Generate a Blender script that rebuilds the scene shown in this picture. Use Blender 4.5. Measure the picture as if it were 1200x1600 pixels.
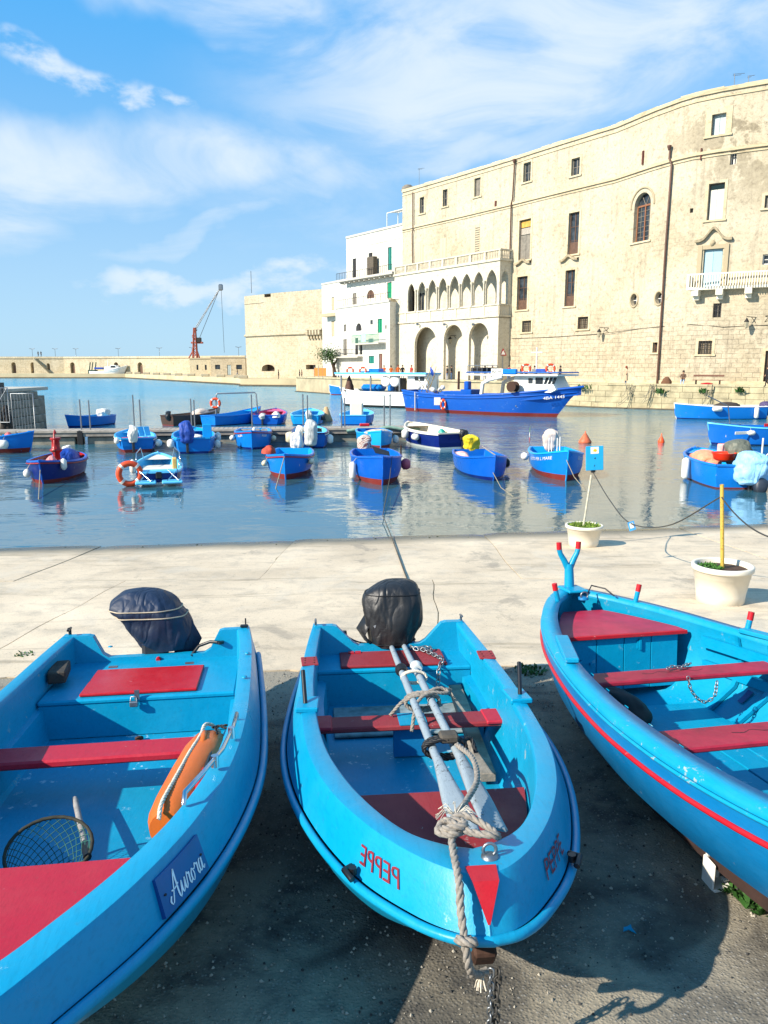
import bpy, math, random
import numpy as np
from mathutils import Vector, Matrix, noise
random.seed(7)
D = bpy.data
for o in list(D.objects): D.objects.remove(o)
SC = bpy.context.scene
COL = SC.collection
R = math.radians
# ------------------------------------------------------------- camera, sky, sun
FPX, CAMH, KS = 1200.0, 3.9, 0.08
PITCH = math.atan(228 / 1200)
cp, sp = math.cos(PITCH), math.sin(PITCH)
cam = D.objects.new('camera', D.cameras.new('camera'))
COL.objects.link(cam)
cam.location = (0, 0, CAMH)
cam.rotation_euler = (math.pi / 2 - PITCH, 0, 0)
cam.data.sensor_fit = 'VERTICAL'
cam.data.sensor_height = 36
cam.data.lens = 27
cam.data.clip_end = 20000
SC.camera = cam
SC.render.resolution_x, SC.render.resolution_y = 768, 1024
SUN_AZ, SUN_EL = 60, 33        # sun stands behind the viewer's left shoulder
SC.view_settings.view_transform = 'Standard'
SC.view_settings.look = 'None'
SC.view_settings.exposure = 0.8
SC.view_settings.gamma = 1
SC.view_settings.use_curve_mapping = False
sdir = Vector((-math.sin(R(SUN_AZ)) * math.cos(R(SUN_EL)), -math.cos(R(SUN_AZ)) * math.cos(R(SUN_EL)), math.sin(R(SUN_EL))))
sl = D.lights.new('sun', 'SUN'); sl.energy = 5.0; sl.angle = R(0.5); sl.color = (1, .915, .79)
so = D.objects.new('sun', sl); COL.objects.link(so)
so.rotation_euler = sdir.to_track_quat('Z', 'Y').to_euler()

def build_world():
    w = D.worlds.new('World'); SC.world = w; w.use_nodes = True
    nt = w.node_tree; N = nt.nodes; Lk = nt.links
    for n in list(N): N.remove(n)
    out = N.new('ShaderNodeOutputWorld'); bg = N.new('ShaderNodeBackground')
    bg.inputs[1].default_value = 0.095
    sky = N.new('ShaderNodeTexSky'); sky.sky_type = 'NISHITA'; sky.sun_disc = False
    sky.sun_elevation = R(SUN_EL)
    sky.sun_rotation = math.atan2(sdir.x, sdir.y)
    sky.air_density = 1.0; sky.dust_density = 0.3; sky.ozone_density = 3.0
    hs = N.new('ShaderNodeMix'); hs.data_type = 'RGBA'; hs.blend_type = 'MULTIPLY'; hs.inputs[0].default_value = 1
    hs.inputs[7].default_value = (0.62, 1.0, 1.2, 1)
    Lk.new(sky.outputs[0], hs.inputs[6])
    tc = N.new('ShaderNodeTexCoord')
    # project the view direction on a high flat layer, so clouds flatten towards the horizon
    sep = N.new('ShaderNodeSeparateXYZ'); Lk.new(tc.outputs['Generated'], sep.inputs[0])
    def math_(op, a, b=None, c=None):
        n = N.new('ShaderNodeMath'); n.operation = op
        for i, v in enumerate((a, b, c)):
            if v is None: continue
            if isinstance(v, (int, float)): n.inputs[i].default_value = v
            else: Lk.new(v, n.inputs[i])
        return n.outputs[0]
    zc = math_('ADD', math_('MAXIMUM', sep.outputs[2], 0.0), 0.16)
    u = math_('DIVIDE', sep.outputs[0], zc); v = math_('DIVIDE', sep.outputs[1], zc)
    cb = N.new('ShaderNodeCombineXYZ'); Lk.new(u, cb.inputs[0]); Lk.new(v, cb.inputs[1])
    def noise_(vec, scale, rot, stretch, detail=7, rough=.55, dist=.6, off=(0, 0, 0)):
        mp = N.new('ShaderNodeMapping'); Lk.new(vec, mp.inputs[0])
        mp.inputs['Rotation'].default_value = (0, 0, R(rot)); mp.inputs['Scale'].default_value = stretch
        mp.inputs['Location'].default_value = off
        n = N.new('ShaderNodeTexNoise'); n.inputs['Scale'].default_value = scale
        n.inputs['Detail'].default_value = detail; n.inputs['Roughness'].default_value = rough
        n.inputs['Distortion'].default_value = dist
        Lk.new(mp.outputs[0], n.inputs[0]); return n.outputs[0]
    def ramp(val, a, b, lo=0, hi=1):
        n = N.new('ShaderNodeMapRange'); n.interpolation_type = 'SMOOTHSTEP'
        n.inputs[1].default_value = a; n.inputs[2].default_value = b
        n.inputs[3].default_value = lo; n.inputs[4].default_value = hi
        Lk.new(val, n.inputs[0]); return n.outputs[0]
    az = math_('ARCTAN2', sep.outputs[0], sep.outputs[1]); el = sep.outputs[2]
    ae = N.new('ShaderNodeCombineXYZ'); Lk.new(az, ae.inputs[0]); Lk.new(el, ae.inputs[1])
    wn = N.new('ShaderNodeTexNoise'); wn.inputs['Scale'].default_value = 5; wn.inputs['Detail'].default_value = 5; Lk.new(ae.outputs[0], wn.inputs[0])
    wsub = N.new('ShaderNodeVectorMath'); wsub.operation = 'SUBTRACT'; wsub.inputs[1].default_value = (.5, .5, .5); Lk.new(wn.outputs['Color'], wsub.inputs[0])
    wsc = N.new('ShaderNodeVectorMath'); wsc.operation = 'SCALE'; wsc.inputs['Scale'].default_value = .16; Lk.new(wsub.outputs[0], wsc.inputs[0])
    wad = N.new('ShaderNodeVectorMath'); wad.operation = 'ADD'; Lk.new(ae.outputs[0], wad.inputs[0]); Lk.new(wsc.outputs[0], wad.inputs[1])
    def bank(a0, e0, ra, re, rot, lo=1.35, hi=.35, warp=True):
        sb = N.new('ShaderNodeVectorMath'); sb.operation = 'SUBTRACT'; sb.inputs[1].default_value = (a0, e0, 0)
        Lk.new((wad if warp else ae).outputs[0], sb.inputs[0])
        mp = N.new('ShaderNodeMapping'); mp.vector_type = 'TEXTURE'; mp.inputs['Rotation'].default_value = (0, 0, R(rot)); mp.inputs['Scale'].default_value = (ra, re, 1)
        Lk.new(sb.outputs[0], mp.inputs[0]); ln = N.new('ShaderNodeVectorMath'); ln.operation = 'LENGTH'; Lk.new(mp.outputs[0], ln.inputs[0])
        return ramp(ln.outputs['Value'], lo, hi)
    fib = ramp(noise_(ae.outputs[0], 3.0, -14, (1.0, 3.2, 1), 10, .58, .9, (.3, .7, 0)), .29, .66, .18, 1.0)
    fib2 = ramp(noise_(ae.outputs[0], 4.2, -24, (.9, 2.4, 1), 10, .60, .9, (2.3, .1, 0)), .28, .66, .2, 1.0)
    pf = ramp(noise_(ae.outputs[0], 14, 0, (1, 1.9, 1), 8, .58, .1, (.2, .5, 0)), .40, .62)
    def mx_(*a):
        r = a[0]
        for b in a[1:]: r = math_('MAXIMUM', r, b)
        return r
    b1 = mx_(bank(.20, .335, .38, .13, 8), math_('MULTIPLY', bank(-.16, .375, .34, .035, -10), .8), math_('MULTIPLY', bank(.05, .27, .30, .10, 22), .55))
    b2 = mx_(bank(-.30, .215, .36, .044, 5), math_('MULTIPLY', bank(.06, .235, .28, .028, 12), .8), math_('MULTIPLY', bank(-.50, .18, .14, .05, -14), .85), math_('MULTIPLY', bank(-.22, .155, .14, .012, 14), .7))
    b3 = mx_(bank(-.35, .293, .085, .014, -18, 1.3, .5), bank(-.29, .272, .05, .010, -8, 1.3, .5), math_('MULTIPLY', bank(-.43, .33, .012, .006, 0), .8))
    b4 = mx_(bank(-.18, .096, .19, .024, 3, 1.25, .55), bank(-.27, .104, .07, .022, 0, 1.25, .5), bank(-.08, .118, .05, .016, 0, 1.25, .5), bank(-.13, .088, .26, .022, 0, 1.3, .3))
    rest = math_('MULTIPLY', ramp(noise_(cb.outputs[0], .5, -24, (.4, 1.0, 1), 8, .6, .8, (1.9, .42, 0)), .38, .62), math_('MAXIMUM', ramp(math_('ABSOLUTE', az), .62, .95), ramp(el, .46, .62)))  # unseen clouds to the sides and overhead, widened to whiten the shade fill
    c1 = mx_(math_('MULTIPLY', b1, fib2), math_('MULTIPLY', b2, fib), math_('MULTIPLY', rest, .85))
    c2 = math_('MULTIPLY', mx_(math_('MULTIPLY', b3, pf), math_('MULTIPLY', b4, math_('ADD', math_('MULTIPLY', pf, .75), .25))), .75)
    veil = ramp(sep.outputs[2], .34, .0, 0, .22)
    cl = math_('MAXIMUM', math_('MAXIMUM', math_('MULTIPLY', c1, .85), c2), veil)
    # clear-sky colour: the physical sky evened out, as a hazy maritime afternoon is
    gr = N.new('ShaderNodeMix'); gr.data_type = 'RGBA'
    Lk.new(ramp(sep.outputs[2], .0, .55), gr.inputs[0])
    gr.inputs[6].default_value = (2.2, 3.9, 5.6, 1); gr.inputs[7].default_value = (.15, 2.75, 6.4, 1)
    ev = N.new('ShaderNodeMix'); ev.data_type = 'RGBA'; ev.inputs[0].default_value = .8
    Lk.new(hs.outputs[2], ev.inputs[6]); Lk.new(gr.outputs[2], ev.inputs[7])
    mx = N.new('ShaderNodeMix'); mx.data_type = 'RGBA'
    Lk.new(cl, mx.inputs[0]); Lk.new(ev.outputs[2], mx.inputs[6])
    mx.inputs[7].default_value = (5.2, 5.8, 6.3, 1)
    Lk.new(mx.outputs[2], bg.inputs[0]); Lk.new(bg.outputs[0], out.inputs[0])
build_world()

# ------------------------------------------------------------- pixel helpers (used once, to find real positions)
def ray(px, py):
    u = (px - 600) / FPX; v = (800 - py) / FPX
    return Vector((u, cp + v * sp, -sp + v * cp))
def W(px, py, z=0.0):
    d = ray(px, py); t = (z - CAMH) / d.z
    return Vector((d.x * t, d.y * t, z))
def V(px, py, Y):
    d = ray(px, py); t = Y / d.y
    return Vector((d.x * t, Y, CAMH + d.z * t))
def rampz(x, y): return KS * (17.3 + .15 * x - y)
def G(px, py, h=0.0):
    d = ray(px, py)
    t = (KS * 17.3 + h - CAMH) / (d.z - KS * .15 * d.x + KS * d.y)
    return Vector((d.x * t, d.y * t, CAMH + d.z * t))

# ------------------------------------------------------------- materials
def lin(c):
    if isinstance(c, str):
        c = c.lstrip('#'); c = [int(c[i:i + 2], 16) / 255 for i in (0, 2, 4)]
        c = [x / 12.92 if x <= .04045 else ((x + .055) / 1.055) ** 2.4 for x in c]
    return (c[0], c[1], c[2], 1)
MATS = {}
class NT:
    def __init__(s, name):
        s.m = D.materials.new(name); s.m.use_nodes = True; s.t = s.m.node_tree; s.N = s.t.nodes
        s.b = s.N['Principled BSDF']
    def L(s, a, b): s.t.links.new(a, b)
    def coord(s, which='Object', scale=(1, 1, 1), rot=(0, 0, 0)):
        tc = s.N.new('ShaderNodeTexCoord'); mp = s.N.new('ShaderNodeMapping')
        mp.inputs['Scale'].default_value = scale; mp.inputs['Rotation'].default_value = rot
        s.L(tc.outputs[which], mp.inputs[0]); return mp.outputs[0]
    def noise(s, vec, scale, detail=5, rough=.55, dist=0.0):
        n = s.N.new('ShaderNodeTexNoise'); n.inputs['Scale'].default_value = scale
        n.inputs['Detail'].default_value = detail; n.inputs['Roughness'].default_value = rough
        n.inputs['Distortion'].default_value = dist
        s.L(vec, n.inputs['Vector']); return n.outputs[0]
    def vor(s, vec, scale, feature='F1', out=0):
        n = s.N.new('ShaderNodeTexVoronoi'); n.feature = feature; n.inputs['Scale'].default_value = scale
        s.L(vec, n.inputs['Vector']); return n.outputs[out]
    def rng(s, val, a, b, lo=0., hi=1.):
        n = s.N.new('ShaderNodeMapRange'); n.inputs[1].default_value = a; n.inputs[2].default_value = b
        n.inputs[3].default_value = lo; n.inputs[4].default_value = hi; s.L(val, n.inputs[0]); return n.outputs[0]
    def mix(s, fac, a, b, mode='MIX'):
        n = s.N.new('ShaderNodeMix'); n.data_type = 'RGBA'; n.blend_type = mode
        for i, v in ((0, fac), (6, a), (7, b)):
            if isinstance(v, (int, float)): n.inputs[i].default_value = v
            elif isinstance(v, (tuple, list)): n.inputs[i].default_value = v
            else: s.L(v, n.inputs[i])
        return n.outputs[2]
    def m_(s, op, a, b=0.0):
        n = s.N.new('ShaderNodeMath'); n.operation = op
        for i, v in enumerate((a, b)):
            if isinstance(v, (int, float)): n.inputs[i].default_value = v
            else: s.L(v, n.inputs[i])
        return n.outputs[0]
    def bump(s, h, strength=.3, dist=.01, prev=None):
        n = s.N.new('ShaderNodeBump'); n.inputs['Strength'].default_value = strength
        n.inputs['Distance'].default_value = dist; s.L(h, n.inputs['Height'])
        if prev is not None: s.L(prev, n.inputs['Normal'])
        return n.outputs[0]
    def base(s, c, rough=.5, metal=0.0, spec=.5):
        s.b.inputs['Specular IOR Level'].default_value = spec
        if isinstance(c, (tuple, list)): s.b.inputs['Base Color'].default_value = c
        else: s.L(c, s.b.inputs['Base Color'])
        if isinstance(rough, (int, float)): s.b.inputs['Roughness'].default_value = rough
        else: s.L(rough, s.b.inputs['Roughness'])
        s.b.inputs['Metallic'].default_value = metal
    def normal(s, n): s.L(n, s.b.inputs['Normal'])

def dark(c, f): return (c[0] * f, c[1] * f, c[2] * f, 1)
def simple(name, c, rough=.5, metal=0, var=.25, sc=6, bump=.15, bsc=60, bd=.003):
    if name in MATS: return MATS[name]
    t = NT(name); c = lin(c); v = t.coord()
    n1 = t.noise(v, sc, 6, .6)
    col = t.mix(t.rng(n1, .3, .7), dark(c, 1 - var), dark(c, 1 + var * .5))
    t.base(col, rough, metal)
    if bump: t.normal(t.bump(t.noise(v, bsc, 4, .6), bump, bd))
    MATS[name] = t.m; return t.m
def paint(name, c, rough=.32, chips=.0, chipc='#c9c6bb', fade=.25, sc=3.0, grime=.2, scratch=True, bd=.004):
    """boat paint: uneven brush marks, faded patches, chips, grime"""
    if name in MATS: return MATS[name]
    t = NT(name); c = lin(c); v = t.coord()
    n1 = t.noise(v, sc, 7, .65, .4)
    n2 = t.noise(t.coord(scale=(1.5, 9, 9)), sc * 3, 5, .6)
    pale = (min(1, c[0] * .9 + .010), min(1, c[1] * .95 + .045), min(1, c[2] * .95 + .045), 1)
    col = t.mix(t.rng(n1, .42, .75, 0, fade), c, pale)
    col = t.mix(t.rng(n2, .5, .8, 0, grime), col, dark(c, .55))
    if grime > .05:
        g = t.noise(v, sc * 7, 8, .7)
        col = t.mix(t.rng(g, .62, .74, 0, grime * 1.2), col, (c[0] * .5 + .05, c[1] * .45 + .045, c[2] * .4 + .035, 1))
    rf = t.rng(n1, .3, .7, rough * .75, min(1, rough * 1.4))
    h = t.noise(v, 9, 4, .5)
    if chips > 0:
        a = t.noise(v, sc * 4, 9, .75); b = t.noise(v, sc * .7, 3, .5)
        k = t.m_('MULTIPLY', t.rng(a, .66 - chips * .12, .69 - chips * .12), t.rng(b, .5 - chips * .14, .60 - chips * .05))
        col = t.mix(k, col, lin(chipc))
    t.base(col, rf, 0, .3)
    br = t.noise(t.coord(scale=(1.2, 40, 40)), 3, 4, .6); b0_ = t.bump(br, .10, .004)
    dr = t.noise(v, 26, 8, .75); col2 = t.mix(t.rng(dr, .64, .70, 0, .55 * grime + .12), col, (c[0] * .35 + .03, c[1] * .35 + .03, c[2] * .35 + .025, 1)); t.L(col2, t.b.inputs['Base Color'])
    b1 = t.bump(h, .3, .014, b0_)
    t.normal(t.bump(t.noise(v, 90, 3, .6), .12, bd, b1))
    MATS[name] = t.m; return t.m

# ------------------------------------------------------------- mesh builder
class MB:
    def __init__(s): s.v = []; s.f = []; s.mi = []; s.uv = None; s.sm = []
    def add(s, vs, fs, mi=0, smooth=False):
        o = len(s.v); s.v += [tuple(p) for p in vs]
        for f in fs: s.f.append(tuple(i + o for i in f)); s.mi.append(mi); s.sm.append(smooth)
    def box(s, c, d, rot=None, mi=0, taper=1.0):
        x, y, z = d[0] / 2, d[1] / 2, d[2] / 2
        P = [(-x, -y, -z), (x, -y, -z), (x, y, -z), (-x, y, -z), (-x * taper, -y * taper, z), (x * taper, -y * taper, z), (x * taper, y * taper, z), (-x * taper, y * taper, z)]
        P = [Vector(p) for p in P]
        if rot is not None:
            m = rot if isinstance(rot, Matrix) else Matrix.Rotation(rot, 3, 'Z')
            P = [m @ p for p in P]
        c = Vector(c); s.add([p + c for p in P], BOXF, mi); return s
    def bbox(s, c, d, r=.01, rot=None, mi=0):
        """bevelled box: three shells"""
        x, y, z = d[0] / 2, d[1] / 2, d[2] / 2; r = min(r, x * .9, y * .9, z * .9)
        rings = []
        for zz, ins in ((-z, r), (-z + r, 0), (z - r, 0), (z, r)):
            X, Y = x - ins, y - ins
            rings.append([Vector(p) for p in ((-X + (r if not ins else 0), -Y, zz), (X - (r if not ins else 0), -Y, zz), (X, -Y + (r if not ins else 0), zz), (X, Y - (r if not ins else 0), zz), (X - (r if not ins else 0), Y, zz), (-X + (r if not ins else 0), Y, zz), (-X, Y - (r if not ins else 0), zz), (-X, -Y + (r if not ins else 0), zz))])
        m = None
        if rot is not None: m = rot if isinstance(rot, Matrix) else Matrix.Rotation(rot, 3, 'Z')
        c = Vector(c)
        rings = [[(m @ p if m else p) + c for p in rg] for rg in rings]
        s.loft(rings, closed=True, caps=True, smooth=False, mi=mi); return s
    def loft(s, rings, closed=True, caps=False, smooth=True, mi=0, flip=False):
        n = len(rings[0]); vs = [p for r in rings for p in r]; fs = []
        for i in range(len(rings) - 1):
            for j in range(n if closed else n - 1):
                a = i * n + j; b = i * n + (j + 1) % n; c2 = (i + 1) * n + (j + 1) % n; d = (i + 1) * n + j
                fs.append((a, d, c2, b) if flip else (a, b, c2, d))
        s.add(vs, fs, mi, smooth)
        if caps:
            s.add(rings[0], [tuple(range(n))[::-1]], mi, False); s.add(rings[-1], [tuple(range(n))], mi, False)
        return s
    def tube(s, pts, r, n=8, mi=0, caps=True, closed=False):
        pts = [Vector(p) for p in pts]; rings = []; prev = None; N = len(pts)
        for i, p in enumerate(pts):
            if closed: d = pts[(i + 1) % N] - pts[i - 1]
            else: d = (pts[min(i + 1, N - 1)] - pts[max(i - 1, 0)])
            if d.length < 1e-9: d = Vector((0, 0, 1))
            d.normalize()
            if prev is None:
                a = Vector((0, 0, 1)) if abs(d.z) < .9 else Vector((1, 0, 0))
                u = d.cross(a).normalized()
            else:
                u = (prev - d * prev.dot(d))
                u = u.normalized() if u.length > 1e-6 else d.orthogonal().normalized()
            prev = u; w = d.cross(u)
            rr = r[i] if isinstance(r, (list, tuple)) else r
            rings.append([p + u * (rr * math.cos(2 * math.pi * k / n)) + w * (rr * math.sin(2 * math.pi * k / n)) for k in range(n)])
        if closed: rings.append(rings[0])
        s.loft(rings, True, caps and not closed, True, mi); return s
    def lathe(s, prof, c=(0, 0, 0), n=24, mi=0, sx=1, sy=1, smooth=True, rot=None):
        c = Vector(c); rings = []
        for r, z in prof:
            rg = [Vector((r * sx * math.cos(2 * math.pi * k / n), r * sy * math.sin(2 * math.pi * k / n), z)) for k in range(n)]
            if rot is not None: rg = [rot @ p for p in rg]
            rings.append([p + c for p in rg])
        s.loft(rings, True, True, smooth, mi); return s
    def prism(s, poly, z0, z1, mi=0, axis='z'):
        n = len(poly)
        def P(a, b, c): return (a, b, c) if axis == 'z' else ((c, a, b) if axis == 'x' else (a, c, b))
        vs = [P(a, b, z0) for a, b in poly] + [P(a, b, z1) for a, b in poly]
        fs = [tuple(range(n))[::-1], tuple(range(n, 2 * n))] + [(i, (i + 1) % n, n + (i + 1) % n, n + i) for i in range(n)]
        s.add(vs, fs, mi); return s
    def mesh(s, name, mats):
        me = D.meshes.new(name); me.from_pydata(s.v, [], s.f)
        if not isinstance(mats, (list, tuple)): mats = [mats]
        for m in mats: me.materials.append(m)
        me.polygons.foreach_set('material_index', s.mi); me.polygons.foreach_set('use_smooth', s.sm)
        if s.uv:
            l = me.uv_layers.new(name='UVMap'); lv = np.empty(len(me.loops), dtype=np.int32)
            me.loops.foreach_get('vertex_index', lv); uv = np.array(s.uv, dtype=np.float32)[lv]
            l.data.foreach_set('uv', uv.ravel())
        me.update(); return me
    def build(s, name, mats, parent=None, origin=None, M=None, label=None, cat=None, group=None, kind=None, solid=0, fixn=True):
        if origin is not None:
            o = Vector(origin); s.v = [tuple(Vector(p) - o) for p in s.v]
        me = s.mesh(name, mats)
        if fixn:
            import bmesh
            bm = bmesh.new(); bm.from_mesh(me); bmesh.ops.recalc_face_normals(bm, faces=bm.faces); bm.to_mesh(me); bm.free()
        ob = D.objects.new(name, me); COL.objects.link(ob)
        if M is not None: ob.matrix_world = M @ (Matrix.Translation(origin) if origin is not None else Matrix())
        elif origin is not None: ob.location = origin
        if parent is not None: ob.parent = parent
        if solid:
            md = ob.modifiers.new('thickness', 'SOLIDIFY'); md.thickness = solid; md.offset = 0
        tag(ob, label, cat, group, kind); return ob
BOXF = [(0, 3, 2, 1), (4, 5, 6, 7), (0, 1, 5, 4), (1, 2, 6, 5), (2, 3, 7, 6), (3, 0, 4, 7)]
def tag(o, label=None, cat=None, group=None, kind=None):
    if label: o['label'] = label
    if cat: o['category'] = cat
    if group: o['group'] = group
    if kind: o['kind'] = kind
    return o
def thing(name, label, cat, loc=(0, 0, 0), group=None, M=None, rz=0):
    o = D.objects.new(name, None); COL.objects.link(o); o.empty_display_size = .2
    if M is not None: o.matrix_world = M
    else: o.location = loc; o.rotation_euler = (0, 0, rz)
    tag(o, label, cat, group); return o
def obj_of(me, name, parent=None, M=None, **k):
    o = D.objects.new(name, me); COL.objects.link(o)
    if parent is not None: o.parent = parent
    if M is not None: o.matrix_local = M
    tag(o, **k); return o
def dup(o, parent=None):
    c = o.copy(); COL.objects.link(c)
    if parent is not None: c.parent = parent
    for ch in [x for x in o.children]: dup(ch, c)
    return c
def crv(ctrl, n):
    """Catmull-Rom through control points, n samples"""
    P = [Vector(p) for p in ctrl]; m = len(P) - 1; out = []
    for i in range(n):
        t = i / (n - 1) * m; k = min(int(t), m - 1); f = t - k
        a, b, c, d = P[max(k - 1, 0)], P[k], P[k + 1], P[min(k + 2, m)]
        if k == 0: a = b * 2 - c
        if k == m - 1: d = c * 2 - b
        out.append(.5 * ((2 * b) + (c - a) * f + (2 * a - 5 * b + 4 * c - d) * f * f + (3 * b - a - 3 * c + d) * f ** 3))
    return out
def mir(pts): return [Vector((p[0], -p[1], p[2])) for p in pts]
def strip(mb, A, B, mi=0, smooth=True): mb.loft([A, B], closed=False, smooth=smooth, mi=mi)
def sag(a, b, d, n=14):
    a, b = Vector(a), Vector(b)
    return [a.lerp(b, i / n) - Vector((0, 0, 4 * d * (i / n) * (1 - i / n))) for i in range(n + 1)]
def rope_mb(pts, r, strands=3, pitch=None, n=5, mb=None, per=6):
    """laid rope: strands wound round the path"""
    mb = mb or MB(); pitch = pitch or r * 7
    P = [Vector(p) for p in pts]; L = [0]
    for i in range(1, len(P)): L.append(L[-1] + (P[i] - P[i - 1]).length)
    tot = L[-1]; cnt = max(8, int(tot / pitch * per)); res = []; k = 0
    for i in range(cnt + 1):
        s_ = tot * i / cnt
        while k < len(L) - 2 and L[k + 1] < s_: k += 1
        f = (s_ - L[k]) / max(1e-9, L[k + 1] - L[k]); res.append(P[k].lerp(P[k + 1], min(1, f)))
    fr = []; prev = None
    for i in range(len(res)):
        d = (res[min(i + 1, cnt)] - res[max(i - 1, 0)]).normalized()
        u = d.orthogonal().normalized() if prev is None else (prev - d * prev.dot(d)).normalized()
        prev = u; fr.append((u, d.cross(u)))
    for st in range(strands):
        q = []
        for i, p in enumerate(res):
            a = 2 * math.pi * (tot * i / cnt / pitch + st / strands)
            q.append(p + fr[i][0] * (r * .5 * math.cos(a)) + fr[i][1] * (r * .5 * math.sin(a)))
        mb.tube(q, r * .58, n)
    return mb
def text_mesh(s, font_shear=0, extrude=0):
    c = D.curves.new('t', 'FONT'); c.body = s; c.size = 1; c.shear = font_shear; c.extrude = extrude; c.resolution_u = 2
    o = D.objects.new('t', c); COL.objects.link(o); bpy.context.view_layer.update()
    me = D.meshes.new_from_object(o.evaluated_get(bpy.context.evaluated_depsgraph_get()))
    vs = [Vector(v.co) for v in me.vertices]; fs = [tuple(p.vertices) for p in me.polygons]
    D.objects.remove(o); D.curves.remove(c); D.meshes.remove(me)
    return vs, fs

BLUE = paint('light_blue_paint', (.001, .25, .43), .34, .22, '#7fa9b8', fade=.6, grime=.4, sc=2.2)
BLUEW = paint('worn_light_blue_paint', (.002, .255, .43), .42, .5, '#94a09c', fade=.5, grime=.4)
BLUED = paint('deep_blue_hull_paint', (.002, .135, .33), .42, .1, '#9fb0bd', fade=.4, grime=.3)
SEATW = paint('scuffed_blue_floor_paint', (.002, .235, .40), .42, .55, '#a9c4cf', fade=.6, grime=.4)
RED = paint('glossy_red_paint', (.42, .008, .016), .36, .2, '#c98f8f', fade=.3, grime=.45, sc=4)
REDD = paint('dull_red_paint', (.25, .022, .028), .6, .4, '#9a7a78', fade=.4, grime=.45)
REDC = paint('crimson_bench_paint', (.41, .012, .03), .48, .2, '#b07a80', fade=.35, grime=.5, sc=4)
ROPE = simple('grey_rope', '#8d857a', .9, var=.45, sc=60, bump=.5, bsc=400, bd=.002)
ROPEW = simple('pale_rope', '#cfc4b0', .9, var=.3, sc=60, bump=.4, bsc=400, bd=.002)
STEEL = simple('galvanised_steel', '#8b8f92', .42, .85, .3, 12)
STAIN = simple('polished_steel', '#c7cbd0', .18, 1, .1, 5, .02)
BLACKP = simple('black_plastic', '#131417', .4, 0, .3, 20)
BLACKR = simple('black_rubber', '#0c0d10', .6, 0, .3, 20)
RUST = simple('rusty_iron', '#4a3226', .8, .4, .5, 30, .4)
WHITEP = simple('white_plastic', '#dedad0', .45, 0, .12, 8, .05)
WHITEW = simple('white_render', '#efece4', .8, 0, .08, 1.2, .15, 20, .01)
GLASS = None
def dkglass():
    t = NT('window_glass'); v = t.coord()
    t.base(t.mix(t.rng(t.noise(v, 1.3, 3), .35, .65), (.012, .016, .02, 1), (.05, .06, .07, 1)), .08); return t.m
GLASS = dkglass()
# ------------------------------------------------------------- ground, slipway, water
def concrete_mat():
    t = NT('slipway_concrete'); v = t.coord()
    big = t.noise(v, .35, 5, .6, .5); mid = t.noise(v, 2.2, 8, .65, .3); fine = t.noise(v, 38, 6, .7)
    c = t.mix(t.rng(big, .35, .68), (.50, .40, .275, 1), (.70, .57, .40, 1))
    c = t.mix(t.rng(mid, .48, .72, 0, .55), c, (.25, .225, .18, 1))
    c = t.mix(t.rng(fine, .56, .68, 0, .45), c, (.14, .125, .10, 1))
    c = t.mix(t.rng(t.vor(v, 60), .0, .10, .45, 0), c, (.10, .09, .08, 1))
    st = t.noise(t.coord(scale=(.25, 2.6, 1)), 1.3, 6, .6, .8)
    c = t.mix(t.rng(st, .56, .68, 0, .5), c, (.19, .15, .09, 1))
    pz = t.noise(t.coord(scale=(1, .6, 1)), .9, 7, .7, .5); c = t.mix(t.rng(pz, .56, .62, 0, .35), c, (.55, .48, .37, 1)); c = t.mix(t.rng(pz, .34, .40, .45, 0), c, (.17, .15, .12, 1))
    sp_ = t.noise(v, 11, 5, .8); c = t.mix(t.rng(sp_, .60, .66, 0, .5), c, (.15, .13, .10, 1))
    # wet, algae darkened band where the water laps
    geo = t.N.new('ShaderNodeNewGeometry'); sx = t.N.new('ShaderNodeSeparateXYZ'); t.L(geo.outputs['Position'], sx.inputs[0])
    zz = t.m_('ADD', sx.outputs[2], t.m_('MULTIPLY', t.m_('SUBTRACT', mid, .5), .05))
    c = t.mix(t.rng(zz, .02, .10, 1, 0), c, (.085, .085, .06, 1))
    t.base(c, t.rng(zz, .015, .06, .25, .85))
    b = t.bump(mid, .4, .02); t.normal(t.bump(fine, .5, .006, b)); return t.m
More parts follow.
